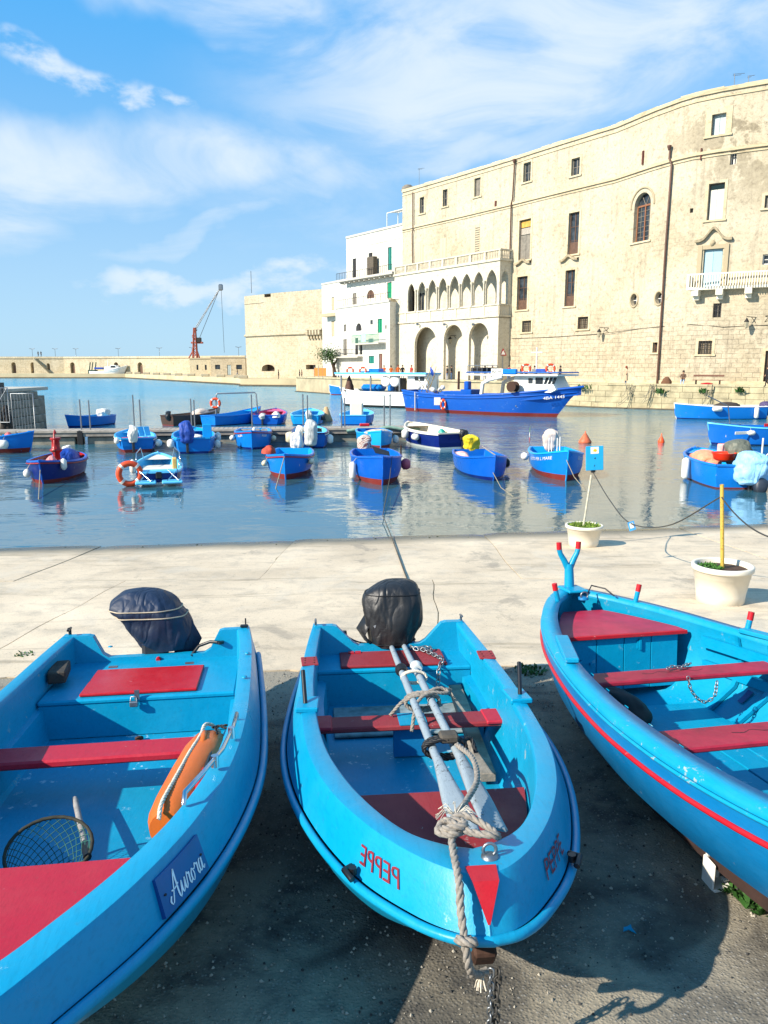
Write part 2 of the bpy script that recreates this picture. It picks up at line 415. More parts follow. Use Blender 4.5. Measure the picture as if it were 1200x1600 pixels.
def asphalt_mat():
    t = NT('old_dark_asphalt'); v = t.coord()
    n1 = t.noise(v, .7, 6, .6, .6); n2 = t.noise(v, 3.4, 8, .7, .4)
    # exposed aggregate: voronoi cells, some of them pale stones
    vv = t.N.new('ShaderNodeTexVoronoi'); vv.inputs['Scale'].default_value = 62; t.L(v, vv.inputs['Vector'])
    st = t.N.new('ShaderNodeSeparateColor'); t.L(vv.outputs['Color'], st.inputs[0])
    c = t.mix(t.rng(n2, .35, .7), (.08, .073, .06, 1), (.235, .208, .16, 1))
    stone = t.m_('MULTIPLY', t.rng(st.outputs[0], .70, .78), t.rng(vv.outputs['Distance'], .30, .42, 1, 0))
    c = t.mix(t.m_('MULTIPLY', stone, .75), c, (.27, .26, .235, 1))
    dust = t.m_('MULTIPLY', t.rng(n1, .40, .60), t.rng(n2, .36, .58))
    c = t.mix(t.m_('MULTIPLY', dust, .8), c, (.31, .265, .185, 1))
    f = t.noise(v, 140, 3, .6); c = t.mix(t.rng(f, .6, .7, 0, .5), c, (.02, .02, .02, 1))
    geo = t.N.new('ShaderNodeNewGeometry'); sx = t.N.new('ShaderNodeSeparateXYZ'); t.L(geo.outputs['Position'], sx.inputs[0])
    e_ = t.m_('ADD', sx.outputs[1], t.m_('MULTIPLY', t.m_('SUBTRACT', t.noise(v, 1.6, 8, .7), .5), 2.6)); c = t.mix(t.rng(e_, 6.3, 7.5, 0, .85), c, (.27, .235, .175, 1))
    oil = t.noise(v, 1.1, 4, .5, .8); c = t.mix(t.rng(oil, .58, .66, 0, .6), c, (.022, .022, .022, 1))
    t.base(c, .85)
    b = t.bump(t.rng(vv.outputs['Distance'], 0, .6, 1, 0), .6, .006)
    b = t.bump(t.noise(v, 25, 5, .65), .6, .012, b); t.normal(b); return t.m
def seabed_mat(): return simple('seabed', '#2b3a34', .9, var=.4, sc=1)
CONC = concrete_mat(); ASPH = asphalt_mat(); SBED = seabed_mat()
NXG = 70
def edgeY(x): return 7.62 + .05 * x + .05 * math.sin(x * 3.1) + .03 * math.sin(x * 11)
mb = MB()   # bed under everything: one sheet to the horizon, dipping below the water
xs = [-4000, -600, -160, -60, -30] + [(-14 + i * .5) for i in range(57)] + [30, 60, 160, 600, 4000]
ys = [-60, -10, 0, 2, 4, 6, 8, 10, 12, 14, 16, 18, 20, 24, 30, 45, 80, 200, 700, 6000]
vs = []
for y in ys:
    for x in xs:
        xx = max(-14, min(14, x)); z = max(-1.6, min(rampz(xx, y), 2.0)) - .05
        vs.append((x, y, z))
nx = len(xs); mb.add(vs, [(j * nx + i, j * nx + i + 1, (j + 1) * nx + i + 1, (j + 1) * nx + i) for j in range(len(ys) - 1) for i in range(nx - 1)], 0, True)
mb.build('ground', SBED, kind='structure')
# asphalt apron near the viewer
mb = MB(); n = 60
A = [Vector((-16 + 32 * i / n, -8, rampz(-16 + 32 * i / n, -8))) for i in range(n + 1)]
rows = []
for j in range(14):
    f = j / 13
    row = []
    for i in range(n * 2 + 1):
        x = -16 + 32 * i / (2 * n); y = -8 + (edgeY(x) + 8) * f
        row.append(Vector((x, y, rampz(x, y) + .012 * noise.noise(Vector((x * .9, y * .9, 3))))))
    rows.append(row)
mb.loft(rows, False, smooth=True); mb.build('asphalt_apron', ASPH, kind='structure')
# concrete slabs of the slipway, each its own piece
slip = tag(D.objects.new('slipway', None), kind='structure'); COL.objects.link(slip)
joints_y = [(0, None), (1, lambda x: 12.25 - .03 * x + .05 * math.sin(x * .9)), (2, lambda x: 15.2 + .06 * x)]
def jy(k):
    if k == 0: return lambda x: edgeY(x) + .0
    if k == 1: return lambda x: 12.35 - .035 * x + .05 * math.sin(x * .9)
    if k == 2: return lambda x: 22.0 + .15 * x
colsx = [[-15, -9.6, -4.45, .72, 4.9, 9.8, 15], [-15, -10.6, -6.2, -2.05, 2.35, 7.2, 11, 15]]
for k in range(2):
    f0, f1 = jy(k), jy(k + 1); cx = colsx[k]
    for c in range(len(cx) - 1):
        mb = MB(); g = .007; nu, nv = 16, 12; rows = []
        lift = random.uniform(-.004, .006); tlt = random.uniform(-.0015, .0015)
        for j in range(nv + 1):
            row = []
            for i in range(nu + 1):
                y0 = j / nv
                sl_ = .16 * (y0 - .5)          # joints run a little askew
                jl = .02 * math.sin(j * 1.3 + c * 2.1)
                xa = cx[c] + sl_ + g + jl; xb = cx[c + 1] + sl_ - g + .02 * math.sin(j * 1.3 + (c + 1) * 2.1)
                x = xa + (xb - xa) * i / nu; ya, yb = f0(x) + g * (2.2 if k else 0), f1(x) - g * 2.2
                y = ya + (yb - ya) * y0
                z = rampz(x, y) + .012 + lift + tlt * (x - cx[c]) + .006 * noise.noise(Vector((x * .7, y * .7, 0)))
                if i in (0, nu) or j in (0, nv): z -= .006 + .004 * random.random()
                row.append(Vector((x, y, z)))
            rows.append(row)
        mb.loft(rows, False, smooth=True)
        bord = [rows[0][i] for i in range(nu + 1)] + [rows[j][nu] for j in range(1, nv + 1)] + [rows[nv][i] for i in range(nu - 1, -1, -1)] + [rows[j][0] for j in range(nv - 1, -1, -1)]
        mb.loft([bord, [p - Vector((0, 0, .09)) for p in bord]], False, smooth=False)
        mb.build('concrete_slab', CONC, slip)
JD = simple('joint_dirt', '#8f8060', .95, var=.4, sc=10)
mb = MB(); rows = []
for j in range(24):
    y = 7.3 + j * .8
    rows.append([Vector((x, y, rampz(x, y) - .006)) for x in [-15 + i for i in range(31)]])
mb.loft(rows, False); mb.build('joint_filling', JD, slip)

def water_mat():
    t = NT('harbour_water')
    geo = t.N.new('ShaderNodeNewGeometry'); sx = t.N.new('ShaderNodeSeparateXYZ'); t.L(geo.outputs['Position'], sx.inputs[0])
    y = sx.outputs[1]
    v = t.coord(scale=(.55, 1, 1), rot=(0, 0, R(8))); v2 = t.coord(scale=(.8, 1, 1), rot=(0, 0, R(-20)))
    a = t.noise(v, .62, 3, .5, .6); b = t.noise(v2, 2.3, 4, .55, .5); c = t.noise(v, 7.5, 3, .5, .3)
    calm = t.rng(t.noise(t.coord(scale=(.5, 1, 1)), .16, 3, .5, 1.0), .40, .60, .55, 1.25)
    far = t.rng(y, 24, 95, .0, 1)
    h = t.m_('ADD', t.m_('MULTIPLY', a, .5), t.m_('MULTIPLY', b, t.rng(y, 22, 90, .12, 1.0)))
    h = t.m_('ADD', h, t.m_('MULTIPLY', c, t.rng(y, 25, 70, .022, .08)))
    bp = t.N.new('ShaderNodeBump'); bp.inputs['Distance'].default_value = .24
    t.L(t.m_('MULTIPLY', t.m_('ADD', t.m_('MULTIPLY', far, .9), .33), calm), bp.inputs['Strength'])
    t.L(h, bp.inputs['Height'])
    body = t.mix(t.rng(y, 28, 100), (.03, .10, .13, 1), (.015, .27, .40, 1))
    t.base(body, t.rng(y, 40, 130, .03, .20)); t.b.inputs['IOR'].default_value = 1.95
    t.normal(bp.outputs[0]); return t.m
mb = MB(); mb.add([(-5000, 13, 0), (5000, 13, 0), (5000, 9000, 0), (-5000, 9000, 0)], [(0, 1, 2, 3)])
mb.build('harbour_water', water_mat(), kind='structure')
# loose grit and pebbles on the asphalt
def grit(name, n, x0, x1, y0, y1, s0, s1, mat, seed, dz=.008, yfun=None):
    rs = np.random.RandomState(seed); mb = MB()
    for i in range(n):
        x = rs.uniform(x0, x1); y = rs.uniform(y0, y1); s_ = s0 + (s1 - s0) * rs.rand() ** 3
        if yfun and not yfun(x, y): continue
        z = rampz(x, y) + dz; q = rs.uniform(.5, 1, 8) * s_; a0 = rs.rand() * 6
        vs = [(x + q[k] * math.cos(a0 + k * 1.2566), y + q[k] * math.sin(a0 + k * 1.2566), z - .004) for k in range(5)]
        vs.append((x, y, z + s_ * .55)); mb.add(vs, [(k, (k + 1) % 5, 5) for k in range(5)])
    mb.build(name, mat, kind='stuff', fixn=False)
grit('loose_grit', 5200, -1.4, 3.2, 1.6, 7.6, .003, .015, simple('pale_grit', '#a29b8c', .9, var=.5, sc=8), 3, yfun=lambda x, y: noise.noise(Vector((x * .9, y * .9, 1))) > -.25)
grit('dark_grit', 2500, -1.4, 3.2, 1.6, 7.6, .004, .012, simple('dark_grit', '#3b3a38', .9, var=.5, sc=8), 5)
grit('shore_litter', 260, -8.5, 9, 15.6, 18.4, .01, .045, simple('seaweed_scraps', '#2c3315', .8, var=.6, sc=5), 9, .012, lambda x, y: abs(y - (17.1 + .15 * x)) < .3)
# blue paint chip on the asphalt
p = G(982, 1456); mb = MB(); mb.prism([(p.x + a, p.y + b) for a, b in ((-.03, -.012), (.0, .0), (.03, -.028), (.018, .012), (.022, .035), (-.002, .02), (-.02, .015))], p.z + .01, p.z + .015)
mb.build('paint_flake', BLUE, origin=p, label='small flake of blue paint on dark asphalt right of the middle boat', cat='paint flake')
# ------------------------------------------------------------- boats on the slipway
def bframe(o, d):
    x = Vector((d[0], d[1], KS * (.15 * d[0] - d[1]))).normalized(); z = Vector((-KS * .15, KS, 1)).normalized(); y = z.cross(x)
    return Matrix.Translation((o[0], o[1], rampz(o[0], o[1]) + .012)) @ Matrix((x, y, z)).transposed().to_4x4()
def floc(M, px, py, h):
    """local point of a boat frame under pixel (px,py) at height h above the ground"""
    return M.inverted() @ G(px, py, h)
NB = 64; YS = .95
def shell(cs, sides=(1, -1)):
    """curves -> strips for both sides in one builder"""
    mb = MB()
    for s in sides:
        rows = [c if s > 0 else mir(c) for c in cs]
        mb.loft(rows, False, smooth=True)
    return mb
def rail_pts(c): return c + mir(c)[::-1][1:]
def ins(c, dy=0, dz=0, dx=0): return [Vector((p[0] - dx, max(0, p[1] - dy) if p[1] > .002 else 0, p[2] + dz)) for p in c]
def outer_text(vs, fs, ca, cb, a0, h, adv, v0, v1, side, off=.004, mat=None, name='lettering', parent=None, thick=.0):
    """lay flat lettering (x advance from bow aft, y up) on the strip between curves ca (low) and cb (high)"""
    L = [0]; m = [(ca[i] + cb[i]) / 2 for i in range(len(ca))]; m = m[::-1]; lo = ca[::-1]; hi = cb[::-1]
    for i in range(1, len(m)): L.append(L[-1] + (m[i] - m[i - 1]).length)
    def at(a, v):
        k = 0
        while k < len(L) - 2 and L[k + 1] < a: k += 1
        f = (a - L[k]) / (L[k + 1] - L[k]); l = lo[k].lerp(lo[k + 1], f); u = hi[k].lerp(hi[k + 1], f)
        n = (lo[k + 1] - lo[k]).cross(hi[k] - lo[k]).normalized()
        if n.z < 0 and abs(n.z) > abs(n.y) or n.y < 0 and abs(n.y) >= abs(n.z): n = -n
        return l.lerp(u, v) + n * off
    P = []
    for p in vs:
        q = at(a0 + p.x * h * adv, v0 + (v1 - v0) * p.y)
        P.append(q if side > 0 else Vector((q.x, -q.y, q.z)))
    mb = MB(); mb.add(P, fs); return mb.build(name, mat, parent, fixn=False)

def dinghy(M, name, label, kc, bc, mc, rc, dc, cc, fc, hz, lipw, xt, notch, transom_top, deckz, xb, floorz, rail_r, group=None, hump=(.30, .46)):
    """plastic dinghy with flared bow deck; curves run from stern to bow"""
    t = thing(name, label, 'boat', M=M, group=group)
    K, B_, Mi, RC, DC, CC, FC = [crv([(q[0], q[1] * YS, q[2]) for q in c], NB) for c in (kc, bc, mc, rc, dc, cc, fc)]
    for c in (K, B_, Mi, RC, DC, CC, FC): c[-1].y = 0
    shell([K, B_, Mi, RC]).build('hull', BLUE, t)
    mb = MB(); mb.tube(rail_pts([p + Vector((0, .012, -.006)) for p in RC]), rail_r, 10); mb.build('rubbing_strake', BLUE, t)
    top = ins(RC, .012, .012)
    DC2 = [p + Vector((0, 0, 0)) for p in DC]
    d_in = [DC[i].lerp(CC[i], .07) + Vector((0, 0, .008)) for i in range(NB)]; d_out = [DC[i].lerp(RC[i], .06) for i in range(NB)]
    shell([top, d_out, d_in]).build('topside', BLUE, t)
    c1 = [CC[i].lerp(DC[i], .08) + Vector((0, 0, .010)) for i in range(NB)]
    c2 = [CC[i] + Vector((0, 0, .004)) for i in range(NB)]; c3 = [CC[i].lerp(FC[i], .05) for i in range(NB)]
    shell([d_in, c1, c2, c3]).build('side_deck', BLUE, t)
    mid = [CC[i].lerp(FC[i], .55) + Vector((0, .035 if CC[i].y > .04 else 0, 0)) for i in range(NB)]
    low = [CC[i].lerp(FC[i], .93) + Vector((0, .012 if CC[i].y > .03 else 0, 0)) for i in range(NB)]
    for c in (mid, low): c[-1].y = 0
    shell([c3, mid, low, FC]).build('inner_liner', BLUEW, t)
    C0 = [Vector((p.x, 0, p.z)) for p in FC]
    shell([FC, C0]).build('floor', SEATW, t)
    # transom with raised quarters and motor notch
    hw = DC[0].y; zt = DC[0].z; rb = RC[0].y
    prof = [(0, K[0].z), (B_[0].y, B_[0].z), (Mi[0].y, Mi[0].z), (rb, RC[0].z), (hw, zt - .01)]
    a, b = hump
    topc = [(hw - .02, zt + .012), (b, zt + .012), (b - .04, zt + .002), (a + .02, notch + .03), (a - .03, notch), (0, notch)]
    half = prof + topc; mb = MB(); tk = .075
    for s in (1, -1):
        o_ = [Vector((xt - .02 + .10 * (1 - (z - .2)), s * y, z)) for y, z in half]
        i_ = [p + Vector((tk, 0, 0)) for p in o_]
        n = len(half)
        mb.add(o_, [tuple(range(n))]); mb.add(i_, [tuple(range(n))]); mb.loft([o_, i_], False, smooth=False)
    mb.build('transom', BLUE, t)
    return t, (K, B_, Mi, RC, DC, CC, FC)

# ---- middle boat
M2 = bframe((.055, 6.35), (.33, -3.9))
k2 = [(0.05, 0, .18), (.6, 0, .12), (1.3, 0, .08), (2, 0, .07), (2.6, 0, .09), (3.1, 0, .14), (3.4, 0, .22), (3.62, 0, .34), (3.74, 0, .46), (3.80, 0, .56)]
b2 = [(0.03, .45, .22), (.6, .5, .16), (1.3, .55, .14), (2, .55, .14), (2.6, .48, .16), (3.05, .36, .22), (3.35, .24, .30), (3.58, .13, .40), (3.73, .05, .50), (3.81, 0, .58)]
m2 = [(0, .68, .36), (.6, .74, .34), (1.3, .79, .32), (2, .8, .32), (2.55, .73, .34), (3.05, .58, .38), (3.46, .40, .44), (3.73, .22, .52), (3.86, .10, .58), (3.91, 0, .61)]
r2 = [(-.05, .74, .52), (.6, .81, .51), (1.3, .865, .50), (1.95, .87, .51), (2.52, .80, .53), (3.05, .66, .56), (3.50, .48, .60), (3.80, .28, .63), (3.95, .13, .65), (4.0, 0, .66)]
d2 = [(-.12, .70, .79), (.5, .76, .735), (1.25, .79, .71), (1.9, .765, .715), (2.5, .71, .73), (2.98, .60, .755), (3.38, .44, .785), (3.67, .27, .81), (3.84, .12, .825), (3.90, 0, .83)]
c2 = [(-.05, .62, .79), (.5, .66, .74), (1.25, .685, .72), (1.85, .665, .725), (2.42, .61, .74), (2.88, .51, .765), (3.24, .39, .79), (3.50, .26, .81), (3.63, .12, .82), (3.68, 0, .822)]
f2 = [(.06, .60, .26), (.5, .60, .25), (1.25, .58, .24), (1.85, .55, .24), (2.36, .50, .25), (2.78, .42, .28), (3.10, .31, .31), (3.32, .19, .33), (3.42, .08, .34), (3.45, 0, .34)]
boat2, S2 = dinghy(M2, 'dinghy', 'light blue plastic dinghy in the middle with PEPPE on both sides of its bow', k2, b2, m2, r2, d2, c2, f2, .7, .1, -.09, .62, .84, .55, .46, .25, .020, 'blue boats drawn up on the slipway', hump=(.30, .50))
def aft_bench(t, x0, x1, z, fz, hw, lid, lidmat, tilt=0):
    mb = MB(); mb.bbox(((x0 + x1) / 2, 0, z - .02), (x1 - x0, hw * 2, .04), .012); mb.build('aft_deck', BLUE, t)
    mb = MB(); mb.box((x1 - .02, 0, (z - .04 + fz) / 2), (.03, hw * 2 - .02, z - .04 - fz)); mb.build('bench_front', BLUE, t)
    lx0, lx1, ly0, ly1 = lid
    mb = MB(); mb.bbox(((lx0 + lx1) / 2, (ly0 + ly1) / 2, z + .014), (lx1 - lx0, ly1 - ly0, .024), .007); l = mb.build('locker_lid', lidmat, t)
    return l
l2 = aft_bench(boat2, .0, .47, .55, .25, .635, (.05, .45, -.44, .44), REDD)
mb = MB()
for y in (-.34, -.28): mb.box((.08, y, .58), (.05, .05, .008))
mb.build('hinge', RED, l2)
# ledges along both inner sides
for s in (1, -1):
    mb = MB(); mb.loft([[Vector((x, s * w_, z)) for x, w_ in ((.46, .655), (.9, .67), (1.3, .665))] for w_, z in ()] or [[Vector((.46, s * .66, .47)), Vector((.9, s * .675, .46)), Vector((1.25, s * .67, .45))], [Vector((.46, s * .56, .455)), Vector((.9, s * .585, .445)), Vector((1.25, s * .58, .435))], [Vector((.46, s * .545, .26)), Vector((.9, s * .57, .25)), Vector((1.25, s * .565, .25))]], False, smooth=False)
    mb.build('side_ledge', BLUE, boat2)
mb = MB(); mb.bbox((1.47, 0, .485), (.21, 1.33, .04), .01); th2 = mb.build('thwart', REDD, boat2)
for y, w_ in ((-.60, .14), (.60, .16)):
    mb = MB(); mb.bbox((1.47, y, .50), (.235, w_, .028), .008); mb.build('thwart_end', REDC, th2)
mb = MB(); mb.box((1.47, .02, .507), (.212, .19, .006)); mb.build('blue_patch', BLUEW, th2)
mb = MB(); mb.box((1.47, .0, .355), (.05, .22, .21)); mb.build('thwart_support', BLUED, boat2)
mb = MB(); pl = [(2.50, -.53), (2.50, .53), (2.78, .47), (3.08, .37), (3.30, .25), (3.43, .1), (3.43, -.1), (3.30, -.25), (3.08, -.37), (2.78, -.47)]
mb.prism(pl, .455, .485); mb.build('bow_seat', REDD, boat2)
# dusty floor boards aft of the thwart
mb = MB()
for k in range(2): mb.bbox((.70 + k * .30, 0.0, .262), (.28, 1.02, .02), .006); mb.build('floor_board', simple('bleached_board', '#7f8f92', .8, var=.5, sc=9, bump=.4, bsc=40), boat2); mb = MB()
# gunwale fittings
for s in (1, -1):
    mb = MB(); x = .86; i = int(.86 / 3.9 * NB)
    mb.bbox((.80, s * .685, .735), (.20, .125, .014), .004, rot=R(-4 * s)); pt = mb.build('gunwale_patch', REDD, boat2)
    mb = MB()
    for a in (-.06, .0, .06):
        for b_ in (-.035, .035): mb = MB(); mb.lathe([(.006, 0), (.006, .004), (.002, .006)], (.80 + a, s * .685 + b_, .742), 8); mb.build('rivet', RUST, pt)
    mb = MB(); mb.bbox((1.74, s * .685, .738), (.22, .145, .035), .008, rot=R(3 * s)); pad = mb.build('rowlock_pad', BLUE, boat2)
    mb = MB(); mb.tube([(1.76, s * .70, .75), (1.60, s * (.715 + (.02 if s > 0 else .0)), .92)], .014, 10); mb.build('thole_pin', BLACKP, pad)
    mb = MB(); mb.tube([(-.03, s * .64, .80), (-.03, s * .64, .85), (.01, s * .64, .855)], .010, 6); mb.tube([(-.07, s * .64, .845), (.04, s * .64, .855)], .009, 6); mb.build('stern_cleat', STEEL, boat2)
    # black strap cleats on the bow quarters
    q = (crv(r2, 40)[26] * .85 + crv(d2, 40)[26] * .15)
    mb = MB(); mb.tube([(q.x - .05, s * (q.y + .004), q.z + .005), (q.x, s * (q.y + .035), q.z + .02), (q.x + .05, s * (q.y + .004), q.z + .005)], .014, 8)
    mb.lathe([(.018, 0), (.018, .03)], (q.x, s * (q.y + .0), q.z), 10); mb.build('bow_cleat', BLACKP, boat2)
# PEPPE on both bows (mirrored on the photo's left side)
vs, fs = text_mesh('PEPPE')
wtx = max(v.x for v in vs); htx = max(v.y for v in vs)
vs2 = [Vector((v.x / wtx, v.y / htx, 0)) for v in vs]
DRED = simple('dark_red_lettering', '#7c1722', .5, var=.4, sc=20)
for s in (1, -1): outer_text(vs2, fs, S2[3], S2[4], .40, .29, 1.0, .34, .68, s, mat=DRED, parent=boat2)
# red stem mark
Lc = S2[3]; q0 = S2[4][-1]; q1 = S2[3][-1]
mb = MB(); a = Vector((q0.x - .07, 0, q0.z + .012)); nrm = Vector((.62, 0, .78))
mb.add([(q0.x - .075, -.06, q0.z + .012), (q0.x - .075, .06, q0.z + .012), (q0.x + .022, .05, q0.z + .008), (q0.x + .022, -.05, q0.z + .008)], [(0, 1, 2, 3)])
mb.add([(q0.x + .022, -.05, q0.z + .008), (q0.x + .022, .05, q0.z + .008), (q1.x - .012, .003, q1.z + .05), (q1.x - .012, -.006, q1.z + .05)], [(0, 1, 2, 3)])
mb.build('stem_mark', RED, boat2)
# bow ring
mb = MB(); mb.lathe([(.035, 0), (.034, .012), (.012, .02)], (3.76, .05, .828), 12)
mb.tube([Vector((3.76, .05, .864)) + Vector((0, .026 * math.cos(a), .026 * math.sin(a))) for a in np.linspace(0, 6.28, 15)[:-1]], .007, 6, closed=True)
mb.build('bow_ring', STEEL, boat2)
mb = MB(); mb.bbox((3.80, .02, .46), (.05, .09, .09), .01, rot=Matrix.Rotation(.6, 3, 'Y')); mb.build('stem_fitting', RUST, boat2)

# ---- left boat
YS = .965
M1 = bframe((-1.92, 6.16), (.134, -.99))
r1 = [(-.03, .86, .56), (.6, .90, .54), (1.4, .94, .53), (2.2, .95, .54), (2.8, .895, .57), (3.35, .775, .60), (3.82, .59, .62), (4.2, .37, .64), (4.48, .17, .65), (4.6, 0, .66)]
d1 = [(-.10, .80, .79), (.45, .845, .77), (1.4, .87, .765), (2.15, .87, .79), (2.75, .82, .79), (3.3, .70, .795), (3.75, .53, .80), (4.10, .34, .80), (4.38, .16, .80), (4.5, 0, .80)]
c1 = [(-.02, .69, .79), (.45, .735, .775), (1.4, .765, .77), (2.1, .77, .80), (2.7, .72, .80), (3.22, .60, .80), (3.62, .445, .805), (3.94, .27, .805), (4.17, .12, .805), (4.25, 0, .805)]
f1 = [(.1, .62, .30), (.5, .64, .29), (1.4, .66, .28), (2.1, .65, .28), (2.65, .60, .29), (3.1, .49, .31), (3.45, .35, .33), (3.75, .2, .35), (3.95, .09, .37), (4.0, 0, .37)]
m1 = [(0, .80, .38), (.6, .84, .36), (1.4, .87, .34), (2.2, .88, .35), (2.8, .83, .37), (3.35, .71, .41), (3.78, .55, .47), (4.13, .36, .54), (4.38, .17, .6), (4.48, 0, .64)]
b1 = [(.05, .55, .22), (.6, .6, .17), (1.4, .62, .15), (2.2, .62, .15), (2.8, .56, .18), (3.3, .46, .24), (3.7, .33, .32), (4.05, .2, .42), (4.27, .09, .52), (4.36, 0, .58)]
k1 = [(.08, 0, .18), (.6, 0, .12), (1.4, 0, .08), (2.2, 0, .07), (2.8, 0, .1), (3.3, 0, .16), (3.65, 0, .25), (3.95, 0, .36), (4.15, 0, .47), (4.25, 0, .55)]
boat1, S1 = dinghy(M1, 'motor_dinghy', 'large light blue dinghy on the left with crimson seats, orange float and Aurora name board', k1, b1, m1, r1, d1, c1, f1, .8, .1, -.07, .61, .9, .6, .75, .3, .024, 'blue boats drawn up on the slipway', hump=(.42, .56))
l1 = aft_bench(boat1, .02, .97, .575, .29, .70, (.34, .92, -.42, .42), RED)
mb = MB(); mb.box((.985, .0, .595), (.012, .035, .07)); mb.build('hasp', STEEL, l1)
mb = MB(); mb.bbox((1.005, -.02, .535), (.03, .06, .04), .006); mb.tube([(1.0, -.045, .555), (.99, -.04, .585), (.99, -.005, .585), (1.0, 0, .555)], .005, 6); mb.build('padlock', STEEL, l1)
for y in (-.3, .3):
    mb = MB(); mb.box((.325, y, .615), (.03, .07, .01)); mb.build('hinge', STEEL, l1)
for s in (1, -1):
    mb = MB(); mb.loft([[Vector((.80, s * .735, .53)), Vector((1.4, s * .75, .50)), Vector((2.1, s * .75, .50)), Vector((2.5, s * .69, .5))], [Vector((.80, s * .66, .52)), Vector((1.4, s * .68, .49)), Vector((2.1, s * .68, .49)), Vector((2.5, s * .62, .49))], [Vector((.80, s * .63, .30)), Vector((1.4, s * .65, .29)), Vector((2.1, s * .65, .29)), Vector((2.5, s * .6, .29))]], False, smooth=False)
    mb.build('side_ledge', BLUE, boat1)
mb = MB(); mb.bbox((1.86, -.0, .535), (.24, 1.46, .05), .012); mb.build('thwart', REDC, boat1)
mb = MB(); pl = [(3.26, -.52), (3.26, .52), (3.6, .38), (3.86, .24), (4.03, .1), (4.06, 0), (4.03, -.1), (3.86, -.24), (3.6, -.38)]
mb.prism(pl, .60, .63); mb.build('bow_seat', REDC, boat1)
mb = MB(); mb.box((3.28, 0, .45), (.03, .96, .30)); mb.build('bow_bulkhead', BLUE, boat1)
mb = MB(); mb.tube([(2.15, .785, .80), (2.15, .785, .845), (2.4, .78, .86), (2.7, .745, .865), (2.95, .68, .87), (3.17, .61, .87), (3.19, .605, .82)], .012, 8)
mb.build('grab_rail', STAIN, boat1)
for x, y in ((2.46, .775), (2.82, .715)):
    mb = MB(); mb.lathe([(.02, -.03), (.02, .03)], (x, y, .855), 10); mb.build('rail_collar', STAIN, boat1)
for x, y, z in ((.03, -.38, .70), (.72, .785, .787), (1.3, .79, .787)):
    mb = MB(); mb.lathe([(.02, 0), (.018, .006), (.004, .009)], (x, y, z), 12); mb.build('bolt_cap', BLUE, boat1)
mb = MB(); mb.tube([(-.05, -.72, .80), (-.05, -.72, .85), (-.02, -.72, .855)], .013, 8); mb.tube([(-.10, -.725, .845), (.03, -.715, .855)], .011, 8); mb.build('stern_cleat', BLACKP, boat1)
mb = MB(); mb.bbox((-.02, .73, .815), (.05, .07, .022), .008); mb.tube([(-.07, .74, .81), (-.07, .74, .87)], .006, 6); mb.build('lamp_socket', BLACKP, boat1)
mb = MB(); mb.tube([(.04, .28, .59), (-.01, .34, .66), (.02, .44, .70), (.05, .52, .70)], .014, 8); mb.lathe([(.03, 0), (.03, .02)], (.055, .53, .69), 10); mb.build('fuel_hose', BLACKP, boat1)
mb = MB(); mb.lathe([(.03, 0), (.03, .012), (.012, .02)], (1.08, .02, .30), 12); mb.tube([(1.10, .0, .31), (1.12, .02, .33), (1.10, .04, .31)], .006, 6); mb.build('drain_plug', RUST, boat1)
# Aurora board on the right bow
lo, hi = S1[3], S1[4]
def surf1(a, v, off):
    L = [0]; m = [(lo[i] + hi[i]) / 2 for i in range(NB)][::-1]; l_ = lo[::-1]; h_ = hi[::-1]
    for i in range(1, NB): L.append(L[-1] + (m[i] - m[i - 1]).length)
    k = 0
    while k < NB - 2 and L[k + 1] < a: k += 1
    f = (a - L[k]) / (L[k + 1] - L[k]); p = l_[k].lerp(l_[k + 1], f).lerp(h_[k].lerp(h_[k + 1], f), v)
    n = (l_[k + 1] - l_[k]).cross(h_[k] - l_[k]).normalized()
    if n.y < 0: n = -n
    return p + n * off
mb = MB(); A0, A1 = 1.02, 1.38
for lay in ((.016,),): mb.loft([[surf1(A0 + (A1 - A0) * i / 10, v, .014) for i in range(11)] for v in (.14, .5, .86)], False)
e = [(A0, .14), (A0, .86)]
per = [(A0 + (A1 - A0) * i / 10, .14) for i in range(11)] + [(A1 - (A1 - A0) * i / 10, .86) for i in range(11)]
mb.loft([[surf1(a, v, .014) for a, v in per], [surf1(a, v, -.01) for a, v in per]], True, smooth=False)
board = mb.build('name_board', simple('dark_blue_board', '#0c4788', .35, var=.2), boat1)
mb = MB()
for a, v in ((A0 + .03, .5), (A1 - .03, .5)):
    c_ = surf1(a, v, .016); mb = MB(); mb.lathe([(.006, -.002), (.006, .003)], c_, 8); mb.build('screw', BLACKP, board)
strokes = [[(0.06, .28), (-.04, .12), (.1, 0), (.3, .35), (.5, .8), (.62, 1.02)], [(.62, 1.02), (.60, .5), (.62, .1), (.7, -.02), (.8, .1)], [(.16, .42), (.4, .40), (.72, .48)],
           [(.8, .1), (.92, .46), (.90, .15), (.97, .02), (1.1, .18), (1.2, .46), (1.17, .12), (1.23, .02), (1.32, .12)], [(1.32, .12), (1.43, .50), (1.5, .42), (1.6, .45), (1.56, .15), (1.62, .02), (1.72, .12)],
           [(1.88, .45), (1.76, .3), (1.77, .08), (1.88, .02), (1.99, .2), (1.92, .42), (1.86, .45), (2.05, .36), (2.13, .38)], [(2.13, .38), (2.2, .52), (2.27, .42), (2.37, .45), (2.33, .15), (2.39, .02), (2.47, .1)],
           [(2.76, .42), (2.6, .46), (2.5, .2), (2.58, .02), (2.7, .15), (2.79, .46), (2.76, .12), (2.84, .02), (2.95, .12)]]
vs, fs = [], []
